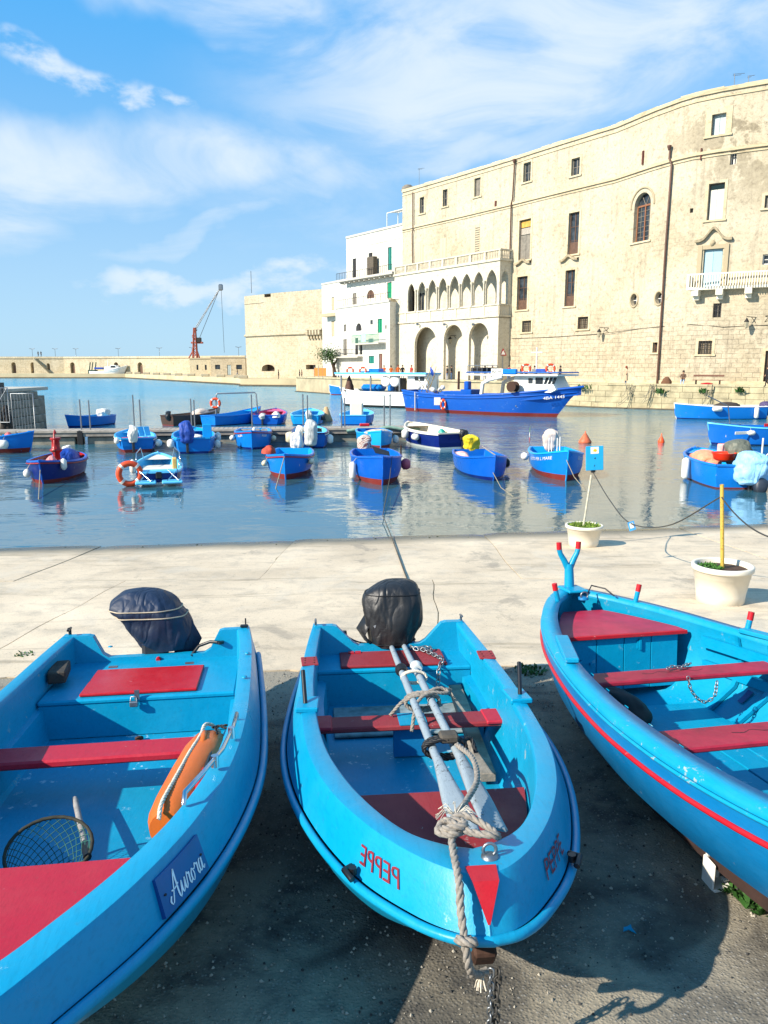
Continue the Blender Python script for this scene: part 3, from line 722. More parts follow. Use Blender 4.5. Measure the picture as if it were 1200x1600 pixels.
for stt in strokes:
    q = crv([(a, b, 0) for a, b in stt], 26); o = len(vs)
    for i, p in enumerate(q):
        d = (q[min(i + 1, 25)] - q[max(i - 1, 0)]).normalized(); w_ = .022 + .034 * abs(d.y) * (1 if d.y < 0 else .55)
        nn = Vector((1, -.25, 0)).normalized() if abs(d.y) > .3 else Vector((-d.y, d.x, 0))
        vs += [p + nn * w_, p - nn * w_]
    fs += [(o + 2 * i, o + 2 * i + 1, o + 2 * i + 3, o + 2 * i + 2) for i in range(25)]
mb = MB(); mb.add([surf1(A0 + .055 + p.x / 2.95 * .28, .24 + .52 * p.y, .0165) for p in vs], fs); mb.build('lettering', simple('white_lettering', '#dfe6ea', .5, var=.1), board, fixn=False)

# ---- right boat: wooden gozzo, bow away from the viewer
M3 = bframe((1.82, 7.2), (.186, -.98))
g3 = [(-.03, 0, .92), (.10, .16, .91), (.35, .35, .89), (.80, .58, .87), (1.3, .76, .85), (1.9, .91, .84), (2.5, 1.01, .83), (3.1, 1.06, .83), (3.8, 1.03, .84), (4.5, .90, .88), (5.2, .56, .93), (5.75, .0, .99)]
def band(c, f, dz, dx=0): return [(p[0] + dx * (1 if i == 0 else (-1 if i == len(c) - 1 else 0)), p[1] * f, dz(p) if callable(dz) else p[2] + dz) for i, p in enumerate(c)]
NB3 = 72
gun = crv(g3, NB3)
s1_ = crv(band(g3, 1.0, -.13), NB3)
s2_ = crv([(p[0] + (.02 if i == 0 else 0), p[1] * .985, .62 + .30 * (p[2] - .84)) for i, p in enumerate(g3)], NB3)
s3_ = crv([(max(.06, p[0]), p[1] * .88, .38 + .5 * (p[2] - .84)) for p in g3], NB3)
s4_ = crv([(max(.16, min(5.6, p[0])), p[1] * .62, .19 + .6 * (p[2] - .84)) for p in g3], NB3)
s5_ = crv([(max(.3, min(5.45, p[0])), p[1] * .12 * (0 if i in (0, 11) else 1), .12 + .45 * (p[2] - .84)) for i, p in enumerate(g3)], NB3)
for c in (gun, s1_, s2_, s3_, s4_, s5_): c[0].y = 0; c[-1].y = 0
boat3 = thing('wooden_rowing_boat', 'old wooden blue rowing boat on the right with forked bow post and red band', 'boat', M=M3, group='blue boats drawn up on the slipway')
shell([s1_, s2_, s3_, s4_, s5_]).build('hull', BLUED, boat3)
shell([[p + Vector((0, .012 * (p.y > .01), 0)) for p in gun], [p + Vector((0, .016 * (p.y > .01), 0)) for p in s1_]]).build('sheer_plank', BLUED, boat3)
mb = MB()
for s in (1, -1):
    for o_ in (.03,):
        pts = [Vector((p.x, s * (p.y + .018), p.z - .05)) for p in gun]; mb.tube(pts, .012, 6)
mb.build('plank_bead', BLUEW, boat3)
mb = MB(); mb.tube(rail_pts([p + Vector((0, .018 if p.y > .01 else 0, -.012)) for p in s1_])[:-1], .015, 8); mb.build('red_rubbing_band', RED, boat3)
gi = [Vector((p.x + (.10 if i < 6 else 0), max(0, p.y - .10), p.z + .004)) for i, p in enumerate(gun)]
gi = crv([(.12, 0, .925), (.2, .08, .915), (.42, .26, .895), (.86, .48, .875), (1.34, .655, .855), (1.9, .805, .845), (2.5, .90, .835), (3.1, .945, .835), (3.8, .915, .845), (4.5, .79, .885), (5.12, .46, .935), (5.55, 0, .99)], NB3)
for c in (gi,): c[0].y = 0; c[-1].y = 0
gtop = [p + Vector((0, .02 if p.y > .01 else 0, .006)) for p in gun]
gl = [p - Vector((0, 0, .045)) for p in gi]; go = [p - Vector((0, 0, .04)) for p in gtop]
shell([go, gtop, [p + Vector((0, 0, .006)) for p in gi], gl]).build('gunwale', BLUEW, boat3)
def inner3(f, z0): return crv([(min(5.3, max(.4, p[0])), p[1] * f, z0 + .5 * (p[2] - .84)) for p in g3], NB3)
i1 = [Vector((p.x, max(0, p.y * .975), p.z - .03)) for p in gi]
i2 = [Vector((p.x, p.y * .93, .62 + .3 * (p.z - .84))) for p in s2_]; i3 = [Vector((p.x, p.y * .95, p.z + .02)) for p in s3_]
i4 = [Vector((p.x, p.y * .95, p.z + .04)) for p in s4_]; i5 = [Vector((p.x, 0, p.z + .05)) for p in s5_]
shell([i1, i2, i3, i4, i5]).build('inner_planking', BLUEW, boat3)
def innerpt(x, u, side):
    """point on inner skin at station x, u 0 gunwale .. 3 bottom"""
    k = int(u); k = min(k, 3); f = u - k; rows = [i1, i2, i3, i4, i5]
    def atx(c):
        for j in range(len(c) - 1):
            if c[j].x <= x <= c[j + 1].x and c[j + 1].x > c[j].x: return c[j].lerp(c[j + 1], (x - c[j].x) / (c[j + 1].x - c[j].x))
        return c[-1]
    p = atx(rows[k]).lerp(atx(rows[k + 1]), f); return Vector((x, side * p.y, p.z))
for s in (1, -1):
    for x in np.arange(1.62, 5.0, .30):      # ribs, rounded frames
        o_ = [innerpt(x, u, s) for u in (0.05, .5, 1, 1.5, 2, 2.5, 3, 3.5)]
        mb = MB(); a = [p + Vector((-.022, -s * .004, .004)) for p in o_]; b = [p + Vector((-.022, -s * .028, .022)) for p in o_]
        mb.loft([a, b, [p + Vector((.044, 0, 0)) for p in b], [p + Vector((.044, 0, 0)) for p in a]], False, smooth=False); mb.build('rib', BLUE, boat3)
    for u, w_ in ((.45, .045), (1.35, .04)):
        q = [innerpt(x, u, s) for x in np.linspace(1.3, 5.2, 24)]; mb = MB()
        up = Vector((0, 0, w_)); mb.loft([[p + Vector((0, -s * .028, 0)) - up for p in q], [p + Vector((0, -s * .055, 0)) - up for p in q], [p + Vector((0, -s * .055, 0)) + up for p in q], [p + Vector((0, -s * .02, 0)) + up for p in q]], False, smooth=False)
        mb.build('stringer', BLUE, boat3)
    for x, z_ in ((2.15, .0), (1.72, 0)): pass
# limber slots: flat patches between the frames, shade put into their blue
for s in (1, -1):
    for x in np.arange(1.77, 4.4, .30):
        q = [innerpt(x, u, s) + Vector((0, -s * .008, .008)) for u in (1.9, 2.15, 2.4)]; mb = MB()
        mb.loft([[p - Vector((.03, 0, 0)) for p in q], [p + Vector((.03, 0, 0)) for p in q]], False); mb.build('limber_slot', simple('painted_slot_shade', '#0b3f7d', .5), boat3)
for k, y in enumerate((-.42, -.21, 0, .21, .42)):       # floor boards
    x0 = 1.38; mb = MB(); mb.bbox(((x0 + 4.7) / 2 + .02 * k, y, .215 + .01 * random.random()), (4.7 - x0 - abs(y) * .6, .20, .02), .004); mb.build('floor_board', SEATW, boat3)
mb = MB(); mb.bbox((1.72, .0, .242), (.52, .95, .018), .004, rot=R(-3)); mb.build('floor_panel', BLUEW, boat3)
# foredeck, bulkhead with doors
XF = 1.12
fd = [p for p in i1 if .30 <= p.x <= XF]
prof = [(p.x, p.y - .005) for p in fd]
mb = MB(); zf = .76
top = [(x, y) for x, y in prof] + [(XF + .03, prof[-1][1] + .01)]; poly = top + [(x, -y) for x, y in top[::-1]]
mb.prism(poly, zf - .02, zf + .008); mb.build('foredeck', REDD if 0 else simple('faded_crimson_paint', '#a8213c', .5, var=.3, sc=5), boat3)
mb = MB(); mb.bbox((XF + .04, 0, zf - .01), (.025, 2 * prof[-1][1] + .05, .035), .006); mb.build('foredeck_edge', RED, boat3)
zb = .26
for k in range(4):
    hw_ = prof[-1][1] - .04; y0 = -hw_ + k * hw_ / 2; mb = MB(); mb.bbox((XF - .0, y0 + hw_ / 4, (zf - .03 + zb) / 2 + .02), (.022, hw_ / 2 - .006, zf - .03 - zb), .003); mb.build('bulkhead_board', BLUE, boat3)
mb = MB(); mb.box((XF + .016, .14, .66), (.01, .05, .07)); mb.box((XF + .02, .14, .66), (.02, .02, .09)); mb.build('latch', BLUE, boat3)
mb = MB(); mb.lathe([(.012, 0), (.012, .02)], (XF + .012, -.30, .52), 8, rot=Matrix.Rotation(R(90), 3, 'Y')); mb.build('door_knob', BLUE, boat3)
CR = simple('worn_crimson_thwart', '#a01c33', .55, var=.4, sc=5, bump=.5, bsc=16, bd=.006)
for x, z, tw in ((1.98, .68, .21), (3.02, .65, .27), (4.15, .65, .22)):
    hw_ = innerpt(x, .75, 1).y; mb = MB(); mb.bbox((x, 0, z), (tw, 2 * hw_ - .02, .036), .009); th = mb.build('thwart', CR, boat3)
    mb = MB(); c0 = crv([(x - .02 + .02 * math.sin(j * 2.3), -.2 + .07 * j - .1, z + .0185) for j in range(8)], 20)
    mb.loft([[p + Vector((-.004 - .003 * math.sin(i), 0, 0)) for i, p in enumerate(c0)], [p + Vector((.005, 0, 0)) for p in c0]], False); mb.build('split', simple('split_wood', '#35121a', .9), th)
# breasthook ring, chain at thwart
mb = MB(); mb.lathe([(.05, 0), (.048, .02), (.02, .03)], (.34, 0, .88), 14); mb.build('mooring_plate', BLUED, boat3)
mb = MB(); mb.tube([Vector((.36, 0, .92)) + Vector((.0, .035 * math.cos(a), .035 * math.sin(a))) for a in np.linspace(0, 6.28, 15)[:-1]], .008, 6, closed=True); mb.build('mooring_ring', STEEL, boat3)
mb = MB(); mb.tube([(.36, .03, .93), (.30, .10, 1.0), (.38, .2, .98), (.48, .24, .93)], .007, 6); mb.build('black_cord', BLACKP, boat3)
# forked post and pins
REDT = simple('bright_red_tips', '#b81420', .4, var=.1)
mb = MB(); rb = Matrix.Rotation(0, 3, 'X')
q0 = Vector((.02, 0, .92)); mb.tube([(.03, 0, .84), (.02, 0, 1.04), (.01, 0, 1.16)], [.055, .048, .044], 8)
for s in (1, -1): mb.tube([(.01, s * .012, 1.12), (.005, s * .05, 1.2), (0, s * .085, 1.26), (0, s * .098, 1.305)], [.034, .03, .026, .026], 8)
fp = mb.build('forked_post', BLUE, boat3)
for s in (1, -1): mb = MB(); mb.tube([(0, s * .098, 1.306), (0, s * .102, 1.375)], .027, 8); mb.build('post_tip', REDT, fp)
mb = MB(); mb.bbox((.11, 0, .99), (.28, .20, .03), .01); mb.v = [(a_, b_, c_ - .06) for a_, b_, c_ in mb.v]; mb.build('breasthook', BLUE, boat3)
for x, s in ((.42, -1), (.60, 1), (1.62, 1), (2.9, 1)):
    y = [p.y for p in gi if p.x <= x][-1] + .05; z = [p.z for p in gi if p.x <= x][-1]
    mb = MB(); mb.tube([(x, s * y, z - .03), (x, s * (y + .03), z + .10)], .024, 6); pn = mb.build('thole_pin', BLUE, boat3)
    mb = MB(); mb.tube([(x, s * (y + .0305), z + .101), (x, s * (y + .043), z + .165)], .026, 6); mb.build('pin_tip', REDT, pn)
for s, xs_ in ((-1, 1.78), (1, 1.9)):      # rowlock blocks on the gunwales
    y = [p.y for p in gi if p.x <= xs_][-1] + .05; z = [p.z for p in gi if p.x <= xs_][-1]
    mb = MB(); mb.bbox((xs_, s * y, z + .022), (.62, .10, .036), .008, rot=R(17 * s)); mb.build('rowlock_block', BLUEW, boat3)
# keel timber
kp = [Vector((p.x, 0, p.z)) for p in s5_]
BROWN = simple('dark_keel_timber', '#33201a', .8, var=.5, sc=8, bump=.5, bsc=25)
mb = MB(); mb.loft([[p + Vector((0, -.03, .03)) for p in kp], [p + Vector((0, -.03, -.11)) for p in kp], [p + Vector((0, .03, -.11)) for p in kp], [p + Vector((0, .03, .03)) for p in kp]], False, smooth=False); mb.build('keel', BROWN, boat3)
st = [Vector((-.03, 0, .92)), Vector((-.01, 0, .8)), Vector((.05, 0, .5)), Vector((.16, 0, .25)), Vector((.32, 0, .12)), Vector((.45, 0, .02))]
mb = MB(); mb.tube(st, .035, 6); mb.build('stem', BLUED, boat3)
for s in (1, -1):                          # bilge runners that carry the boat
    q = [Vector((p.x, s * p.y * .98, p.z - .03)) for p in s4_ if 1.2 < p.x < 4.9]; mb = MB()
    mb.loft([[p + Vector((0, -.03, .03)) for p in q], [p + Vector((0, -.03, -.05)) for p in q], [p + Vector((0, .03, -.05)) for p in q], [p + Vector((0, .03, .03)) for p in q]], False, smooth=False); mb.build('bilge_runner', BROWN, boat3)
# ------------------------------------------------------------- things lying in and round the slipway boats
def cloth(name, c, rough=.6, var=.3):
    if name in MATS: return MATS[name]
    t = NT(name); c = lin(c); v = t.coord(); f = t.noise(t.coord(scale=(3.2, 3.2, .9)), 1.3, 2, .45, 1.0)
    rd = t.m_('ABSOLUTE', t.m_('SUBTRACT', f, .5))
    t.base(t.mix(t.rng(t.noise(v, 5, 6), .3, .7), dark(c, 1 - var), dark(c, 1 + var)), rough)
    b = t.bump(rd, .8, .08); b = t.bump(t.noise(v, 5, 3, .5, 1.0), .35, .03, b); t.normal(t.bump(t.noise(v, 160, 2), .2, .002, b)); MATS[name] = t.m; return t.m
NAVY = cloth('navy_canvas', '#14243c', .55); BLKC = cloth('black_vinyl_cover', '#1a1a1b', .48)
PIPE = simple('beige_piping', '#b9a98f', .7)
def folds(ring, c, amp, k, ph, seed):
    out = []
    for i, p in enumerate(ring):
        d = (p - c); a = math.atan2(d.y, d.x); f = 1 + amp * math.sin(a * k + ph) + amp * .9 * noise.noise(p * 9 + Vector((seed, 0, 0)))
        out.append(c + Vector((d.x * f, d.y * f, d.z)))
    return out
def cover_mb(rings, n=48, seed=0, sub=6, amp=.12):
    """rings: (cx,cy,cz,rx,ry,fold,power) bottom to top, superellipse outline"""
    ctrl = []
    for (cx, cy, cz, rx, ry, fo, pw) in rings:
        rg = []
        for k in range(n):
            a = 2 * math.pi * k / n; ca, sa = math.cos(a), math.sin(a)
            rg.append(Vector((rx * math.copysign(abs(ca) ** pw, ca), ry * math.copysign(abs(sa) ** pw, sa), 0)))
        c = Vector((cx, cy, cz)); ctrl.append([p + c for p in rg])
    m = (len(rings) - 1) * sub + 1; cols = [crv([ctrl[r][k] for r in range(len(rings))], m) for k in range(n)]
    out = []
    for i in range(m):
        r = i / (m - 1) * (len(rings) - 1); k0 = min(int(r), len(rings) - 2); f = r - k0
        A, B = rings[k0], rings[k0 + 1]; fo = A[5] * (1 - f) + B[5] * f; c = Vector((A[0] * (1 - f) + B[0] * f, A[1] * (1 - f) + B[1] * f, 0))
        row = []
        for k in range(n):
            p = cols[k][i]; d = p - Vector((c.x, c.y, p.z)); a = 2 * math.pi * k / n
            nz = noise.noise(p * 6 + Vector((seed, seed, 0))); rdg = 1 - abs(noise.noise(Vector((p.x, p.y, p.z * .45)) * 9 + Vector((0, seed, 4)))) * 2.2
            g = 1 + fo * (.35 * math.sin(a * 5 + seed + 1.3 * r) + .25 * math.sin(a * 11 + seed * 2 - r * 2.7) + .7 * (rdg - .5)) + amp * nz
            row.append(Vector((c.x + d.x * g, c.y + d.y * g, p.z + .01 * fo * 10 * noise.noise(p * 5))))
        out.append(row)
    mb = MB(); mb.loft(out, True, False, True)
    top = sum(out[-1], Vector()) / n + Vector((0, 0, .01)); mb.add(out[-1] + [top], [(k, (k + 1) % n, n) for k in range(n)], 0, True)
    return mb, out
GR = simple('engine_grey', '#2a2c30', .35)
# outboard on the left boat: navy cover, tilted head
def on(M, x, y, z=0): return M @ Matrix.Translation((x, y, z))
Mm = on(M1, -.16, -.03, .55) @ Matrix.Diagonal((.9, .84, .95, 1))
ob1 = thing('outboard_motor', 'outboard motor under a piped navy canvas cover on the left boat', 'outboard motor', M=Mm)
mb, out = cover_mb([(.06, .10, .08, .12, .20, .10, .8), (.02, .07, .20, .19, .30, .08, .8), (.0, .0, .34, .22, .35, .05, .8), (-.02, -.08, .44, .25, .36, .02, .8), (-.04, -.12, .53, .22, .31, .02, .85), (-.05, -.13, .60, .14, .20, .02, .9), (-.05, -.13, .625, .05, .08, .0, 1)], seed=2)
ca = mb.build('canvas_cover', NAVY, ob1)
for q in (15, 19):
    mb = MB(); mb.tube([p * 1.0 + (p - Vector((-.03, -.1, p.z))).normalized() * .006 for p in out[q]], .006, 5, closed=True); mb.build('piping', PIPE, ca)
mb = MB(); flap = [[Vector((.05, .12, .36)), Vector((-.02, .34, .34)), Vector((-.10, .30, .36))], [Vector((.10, .20, .22)), Vector((.06, .46, .16)), Vector((-.06, .42, .18))], [Vector((.14, .18, -.06)), Vector((.14, .33, -.06)), Vector((.02, .34, -.02))]]
mb.loft(flap, False, smooth=True); mb.build('hanging_flap', NAVY, ca, solid=.01)
mb = MB(); mb.bbox((.05, .0, .12), (.24, .26, .22), .04); mb.build('cowl_base', GR, ob1)
mb = MB(); mb.bbox((.14, .0, -.02), (.09, .20, .16), .02); mb.bbox((.17, -.08, -.04), (.05, .05, .2), .01); mb.bbox((.17, .08, -.04), (.05, .05, .2), .01); mb.build('clamp_bracket', BLACKP, ob1)
mb = MB(); mb.lathe([(.02, 0), (.028, .02), (.02, .05)], (.22, .05, .03), 10, rot=Matrix.Rotation(R(90), 3, 'Y')); mb.build('red_knob', RED, ob1)
mb = MB(); mb.tube([(.17, .12, .04), (.22, .2, .0), (.2, .26, -.05)], .014, 8); mb.build('control_cable', BLACKP, ob1)
mb = MB(); mb.bbox((-.06, 0, -.18), (.14, .09, .5), .03); mb.bbox((-.10, 0, -.42), (.26, .12, .035), .01); mb.build('leg', GR, ob1)
mb = MB(); mb.lathe([(.02, 0), (.045, .03), (.045, .12), (.02, .17)], (-.2, 0, -.5), 12, rot=Matrix.Rotation(R(90), 3, 'Y')); mb.build('propeller_hub', GR, ob1)
# outboard on the middle boat: black cover tied down
Mm = on(M2, -.18, .06, .57)
ob2 = thing('outboard_motor', 'outboard motor hooded by a creased black cover on the middle boat', 'outboard motor', M=Mm)
mb, out = cover_mb([(.07, -.03, .02, .15, .19, .10, .8), (.06, -.03, .10, .17, .20, .12, .8), (.03, -.01, .28, .20, .25, .09, .75), (.0, .0, .44, .20, .255, .05, .7), (-.02, .02, .53, .17, .20, .03, .65), (-.03, .03, .575, .09, .12, .0, .7), (-.03, .03, .58, .03, .04, .0, 1)], seed=5)
ca = mb.build('vinyl_cover', BLKC, ob2)
mb = MB(); mb.loft([[Vector((.12, -.20, .26)), Vector((.0, -.26, .28))], [Vector((.16, -.27, .13)), Vector((.02, -.34, .16))], [Vector((.17, -.22, .04)), Vector((.06, -.27, .06))]], False); mb.build('cover_corner', BLKC, ca, solid=.008)
for q in (3, 20):
    mb = MB(); mb.tube([p + (p - Vector((.02, 0, p.z))).normalized() * .004 for p in out[q]], .005, 5, closed=True); mb.build('cover_seam' if q > 9 else 'drawstring_hem', BLACKR, ca)
for y, z in ((-.17, .20), (-.04, .15)):
    mb = MB(); mb.box((.235 - abs(y) * .25, y, z + .02), (.006, .055, .02), Matrix.Rotation(R(25), 3, 'X')); mb.build('buckle', simple('grey_buckle', '#8d8f90', .5), ca)
mb = MB(); mb.bbox((.1, .0, -.04), (.09, .22, .16), .02); mb.bbox((.14, .05, -.01), (.04, .06, .1), .01); mb.build('clamp_bracket', RUST, ob2)
mb = MB(); mb.bbox((-.06, 0, -.18), (.13, .08, .48), .03); mb.bbox((-.10, 0, -.4), (.24, .11, .03), .01); mb.build('leg', GR, ob2)
mb = MB(); mb.tube(sag((.12, -.2, .05), (.10, -.44, .12), .03), .007, 6); mb.lathe([(.025, 0), (.02, .05)], (.10, -.45, .11), 8); mb.build('tie_strap', BLACKP, ob2)
mb = MB(); mb.tube(crv([(.12, .2, .02), (.10, .34, .04), (.12, .42, .10), (.14, .37, .13), (.15, .43, .05), (.14, .38, .0)], 30), .007, 6); mb.build('tie_strap', BLACKP, ob2)
mb = MB(); mb.tube(sag((.12, .14, .03), (.10, .40, .09), .005), .005, 6); mb.build('white_cord', ROPEW, ob2)
# oars in the middle boat
OARW = paint('weathered_grey_oar', (.25, .30, .33), .7, .75, '#4a4c4b', fade=.2, grime=.6, sc=7)
def oar(a, b, roll, label):
    a, b = Vector(a), Vector(b); d = (b - a); L = d.length; x = d.normalized(); z = Vector((0, 0, 1)); y = z.cross(x).normalized(); z = x.cross(y)
    m = M2 @ Matrix.Translation(a) @ Matrix((x, y, z)).transposed().to_4x4() @ Matrix.Rotation(R(roll), 4, 'X')
    t = thing('oar', label, 'oar', M=m, group='oars lashed together in the middle boat')
    mb = MB(); mb.tube([(0, 0, 0), (.03, 0, 0), (.12, 0, 0), (.5, 0, 0), (1.2, 0, 0), (L - .75, 0, 0)], [.010, .018, .022, .025, .027, .025], 12); mb.build('shaft', OARW, t)
    mb = MB(); rg = []
    for i in range(13):
        f = i / 12; xx = L - .80 + .80 * f; w_ = .025 + .036 * min(1, f * 1.6); th = .028 * (1 - f) + .010
        rg.append([Vector((xx, w_ * math.cos(q), th * math.sin(q) + .004 * math.sin(q * 3))) for q in np.linspace(0, 2 * math.pi, 13)[:-1]])
    mb.loft(rg, True, True); mb.build('blade', OARW, t)
    return t
oar((-.04, .015, .60), (3.30, .05, .68), 8, 'grey wooden oar with black collar, left one of the lashed pair')
oar((-.09, .125, .60), (3.26, .19, .67), -12, 'grey wooden oar with white collar, right one of the lashed pair')
def pt2(x, y, z): return M2 @ Vector((x, y, z))
for (x, y, m, nm) in ((.72, .025, BLACKR, 'black rubber collar'), (.66, .150, simple('white_tape', '#c9ccc8', .7), 'white taped collar')):
    mb = MB(); rg = Matrix.Rotation(R(90), 3, 'Y'); mb.lathe([(.034, 0), (.048, .01), (.050, .05), (.036, .10)], (0, 0, 0), 14, rot=rg)
    mb.build('oar_collar', m, M=M2 @ Matrix.Translation((x, y, .625)), label=f'{nm} round the shaft of a grey oar', cat='oar collar')
# lashings
def coil(c, rx, rz, n, r, mat, name, label, adv=.018, ax='x', tails=()):
    mb = MB(); q = []
    for i in range(n * 20 + 1):
        a = 2 * math.pi * i / 20; q.append(Vector((adv * (i / 20 - n / 2) + .006 * math.sin(a * 2.3), rx * math.cos(a), rz * math.sin(a))))
    rope_mb(q, r, 3, mb=mb)
    for tl in tails: rope_mb(crv(tl, 16), r, 3, mb=mb)
    return mb.build(name, mat, M=M2 @ Matrix.Translation(c), label=label, cat='rope')
coil((.94, .10, .625), .095, .045, 2, .010, ROPEW, 'rope_lashing', 'pale cord binding both oars near their collars')
coil((1.45, .095, .62), .12, .055, 3, .013, ROPE, 'rope_lashing', 'rope knotted round both oars over the red thwart', .024, tails=([(0, .02, .05), (-.03, .09, .075), (-.05, .15, .07), (-.02, .19, .05), (.02, .14, .06), (.04, .05, .075), (.10, -.05, .03), (.22, -.10, -.12)], [(0, .05, .06), (-.08, .17, .05), (-.12, .22, .03)], [(.02, -.02, .06), (.0, -.13, .01), (-.03, -.22, -.10)]))
coil((2.32, .11, .66), .125, .055, 3, .013, BLACKR, 'rope_lashing', 'dark twine binding the oar shafts above the bow seat', .02, tails=([(0, .1, .03), (-.04, .16, .03), (.02, .18, -.03)],))
mb = MB(); mb.bbox((0, 0, 0), (.10, .11, .05), .012); mb.build('wooden_wedge', simple('dirty_wood', '#4d463c', .85, var=.5, sc=12), M=M2 @ Matrix.Translation((2.30, .135, .715)), label='small dark wooden wedge pushed under the twine on the oars', cat='wedge')
# thick rope from the oars over the bow ring and down to the stem
q = crv([(2.38, .17, .70), (2.62, .21, .725), (2.9, .18, .74), (3.15, .08, .76), (3.36, -.01, .80), (3.52, -.045, .865), (3.62, -.075, .87), (3.74, -.09, .862), (3.93, -.10, .84), (3.98, -.105, .78), (4.045, -.10, .68), (4.05, -.09, .61), (4.02, -.07, .55), (3.96, -.03, .50), (3.93, .0, .49)], 110)
mb = rope_mb(q, .016, 3); k = crv([(3.58, -.09, .875), (3.55, -.02, .90), (3.61, .06, .885), (3.68, .10, .875), (3.72, .07, .90), (3.68, -.01, .895), (3.62, -.06, .90), (3.56, -.10, .88), (3.62, -.13, .87), (3.68, -.08, .89), (3.64, -.03, .88)], 60)
rope_mb(k, .016, 3, mb=mb)
rope_mb(crv([(3.60, -.12, .87), (3.66, -.10, .905), (3.66, -.03, .91), (3.60, -.03, .90), (3.58, -.10, .895)], 24), .016, 3, mb=mb)
rope_mb(crv([(4.04, -.13, .70), (4.07, -.10, .71), (4.065, -.07, .70), (4.03, -.08, .69)], 14), .017, 3, mb=mb)
mb.build('mooring_rope', ROPE, M=M2, label='thick knotted grey rope running from the oars over the bow ring', cat='rope')
mb = MB()
for i in range(26):
    a = random.random() * 6.28; mb.tube([(3.40, -.02, .82), (3.40 + .05 * math.cos(a), -.02 + .05 * math.sin(a), .83 + .03 * random.random()), (3.42 + .11 * math.cos(a), -.02 + .09 * math.sin(a), .825)], .0022, 3)
mb.build('frayed_rope_end', ROPEW, M=M2, label='frayed pale rope strands on the bow of the middle boat', cat='rope', kind='stuff')
mb = MB()
for i in range(16):
    a = random.random() * 6.28; r_ = .03 * random.random(); mb.tube([(3.95, -.02, .50), (3.97 + r_ * .7 * math.cos(a), -.03 + r_ * .7 * math.sin(a), .475), (3.975 + r_ * .8 * math.cos(a), -.03 + r_ * math.sin(a), .455)], .003, 3)
mb.build('frayed_rope_end', ROPEW, M=M2, label='frayed rope tail hanging under the stem of the middle boat', cat='rope', kind='stuff')
def link_mesh(L, wd, r, mat, name='link'):
    mb = MB(); q = []
    for i in range(16):
        a = 2 * math.pi * i / 16; cx = math.cos(a); q.append(Vector((math.copysign(L / 2 - wd / 2, cx) + cx * wd / 2, math.sin(a) * wd / 2, 0)))
    mb.tube(q, r, 6, closed=True); return mb.mesh(name, mat)
def chain(pts, L, mat, label, name='chain', M=None, wd=None, r=None, group=None):
    wd = wd or L * .62; r = r or L * .11; P = [Vector(p) for p in pts]; D_ = [0]
    for i in range(1, len(P)): D_.append(D_[-1] + (P[i] - P[i - 1]).length)
    t = thing(name, label, 'chain', M=(M or Matrix()) @ Matrix.Translation(P[0]), group=group); me = link_mesh(L, wd, r, mat); step = L - 2 * r * 1.1; n = int(D_[-1] / step); k = 0
    for j in range(n):
        s_ = (j + .5) * step
        while k < len(D_) - 2 and D_[k + 1] < s_: k += 1
        f = (s_ - D_[k]) / (D_[k + 1] - D_[k]); p = P[k].lerp(P[k + 1], f); x = (P[k + 1] - P[k]).normalized()
        y = x.cross(Vector((0.02, .01, 1))); y = y.normalized() if y.length > .05 else x.orthogonal().normalized(); z = x.cross(y)
        m = Matrix.Translation(p - P[0]) @ Matrix((x, y, z)).transposed().to_4x4() @ Matrix.Rotation(R(45 + 90 * (j % 2) + random.uniform(-12, 12)), 4, 'X')
        obj_of(me, 'link', t, m)
    return t
chain(crv([(.02, .16, .60), (.10, .24, .595), (.06, .32, .60), (.14, .34, .60), (.12, .26, .605), (.18, .30, .60), (.30, .36, .595), (.42, .40, .59), (.50, .36, .54), (.56, .34, .44), (.62, .28, .36), (.70, .24, .30)], 90), .052, STEEL, 'grey steel chain lying on the red lid beside the oars', M=M2)
g_ = M2.inverted()
P0 = Vector((3.86, .09, .46)); pa = M2 @ Vector((3.86, .035, .44))
gq = [pa - Vector((0, .01, z_)) for z_ in (.1, .25, .4)]
CHN = simple('dull_chain', '#4c4a46', .6, .6, .4, 30)
chain([pa] + gq, .036, STEEL, 'pair of thin steel chains hanging from the middle bow, left strand')
chain([pa + Vector((.03, .0, 0))] + [p + Vector((.022, 0, 0)) for p in gq], .042, CHN, 'pair of thin steel chains hanging from the middle bow, right strand')
chain(crv([(1.96, -.10, .72), (1.93, -.04, .725), (1.95, .02, .722), (1.90, .10, .722), (1.88, .16, .722)], 20), .035, STEEL, 'short rusty chain on the nearest red thwart of the wooden boat', M=M3)
chain(crv([(2.10, -.02, .70), (2.12, 0, .6), (2.14, .08, .52), (2.15, .16, .56), (2.12, .2, .66)], 20), .035, STEEL, 'chain loop hanging below the first thwart of the wooden boat', M=M3)
# plank in the middle boat
mb = MB(); a, b = Vector((.45, .50, .36)), Vector((1.98, .44, .30)); c_ = (a + b) / 2; d = (b - a); rot = Matrix.Rotation(math.atan2(d.y, d.x), 3, 'Z') @ Matrix.Rotation(math.atan2(-d.z, d.x), 3, 'Y')
mb.bbox((0, 0, 0), (d.length, .105, .06), .006, rot); mb.build('wooden_beam', simple('split_grey_wood', '#8c8274', .85, var=.5, sc=10, bump=.7, bsc=22, bd=.01), M=M2 @ Matrix.Translation(c_), label='loose weathered wooden beam lying inside the middle boat', cat='wooden beam')
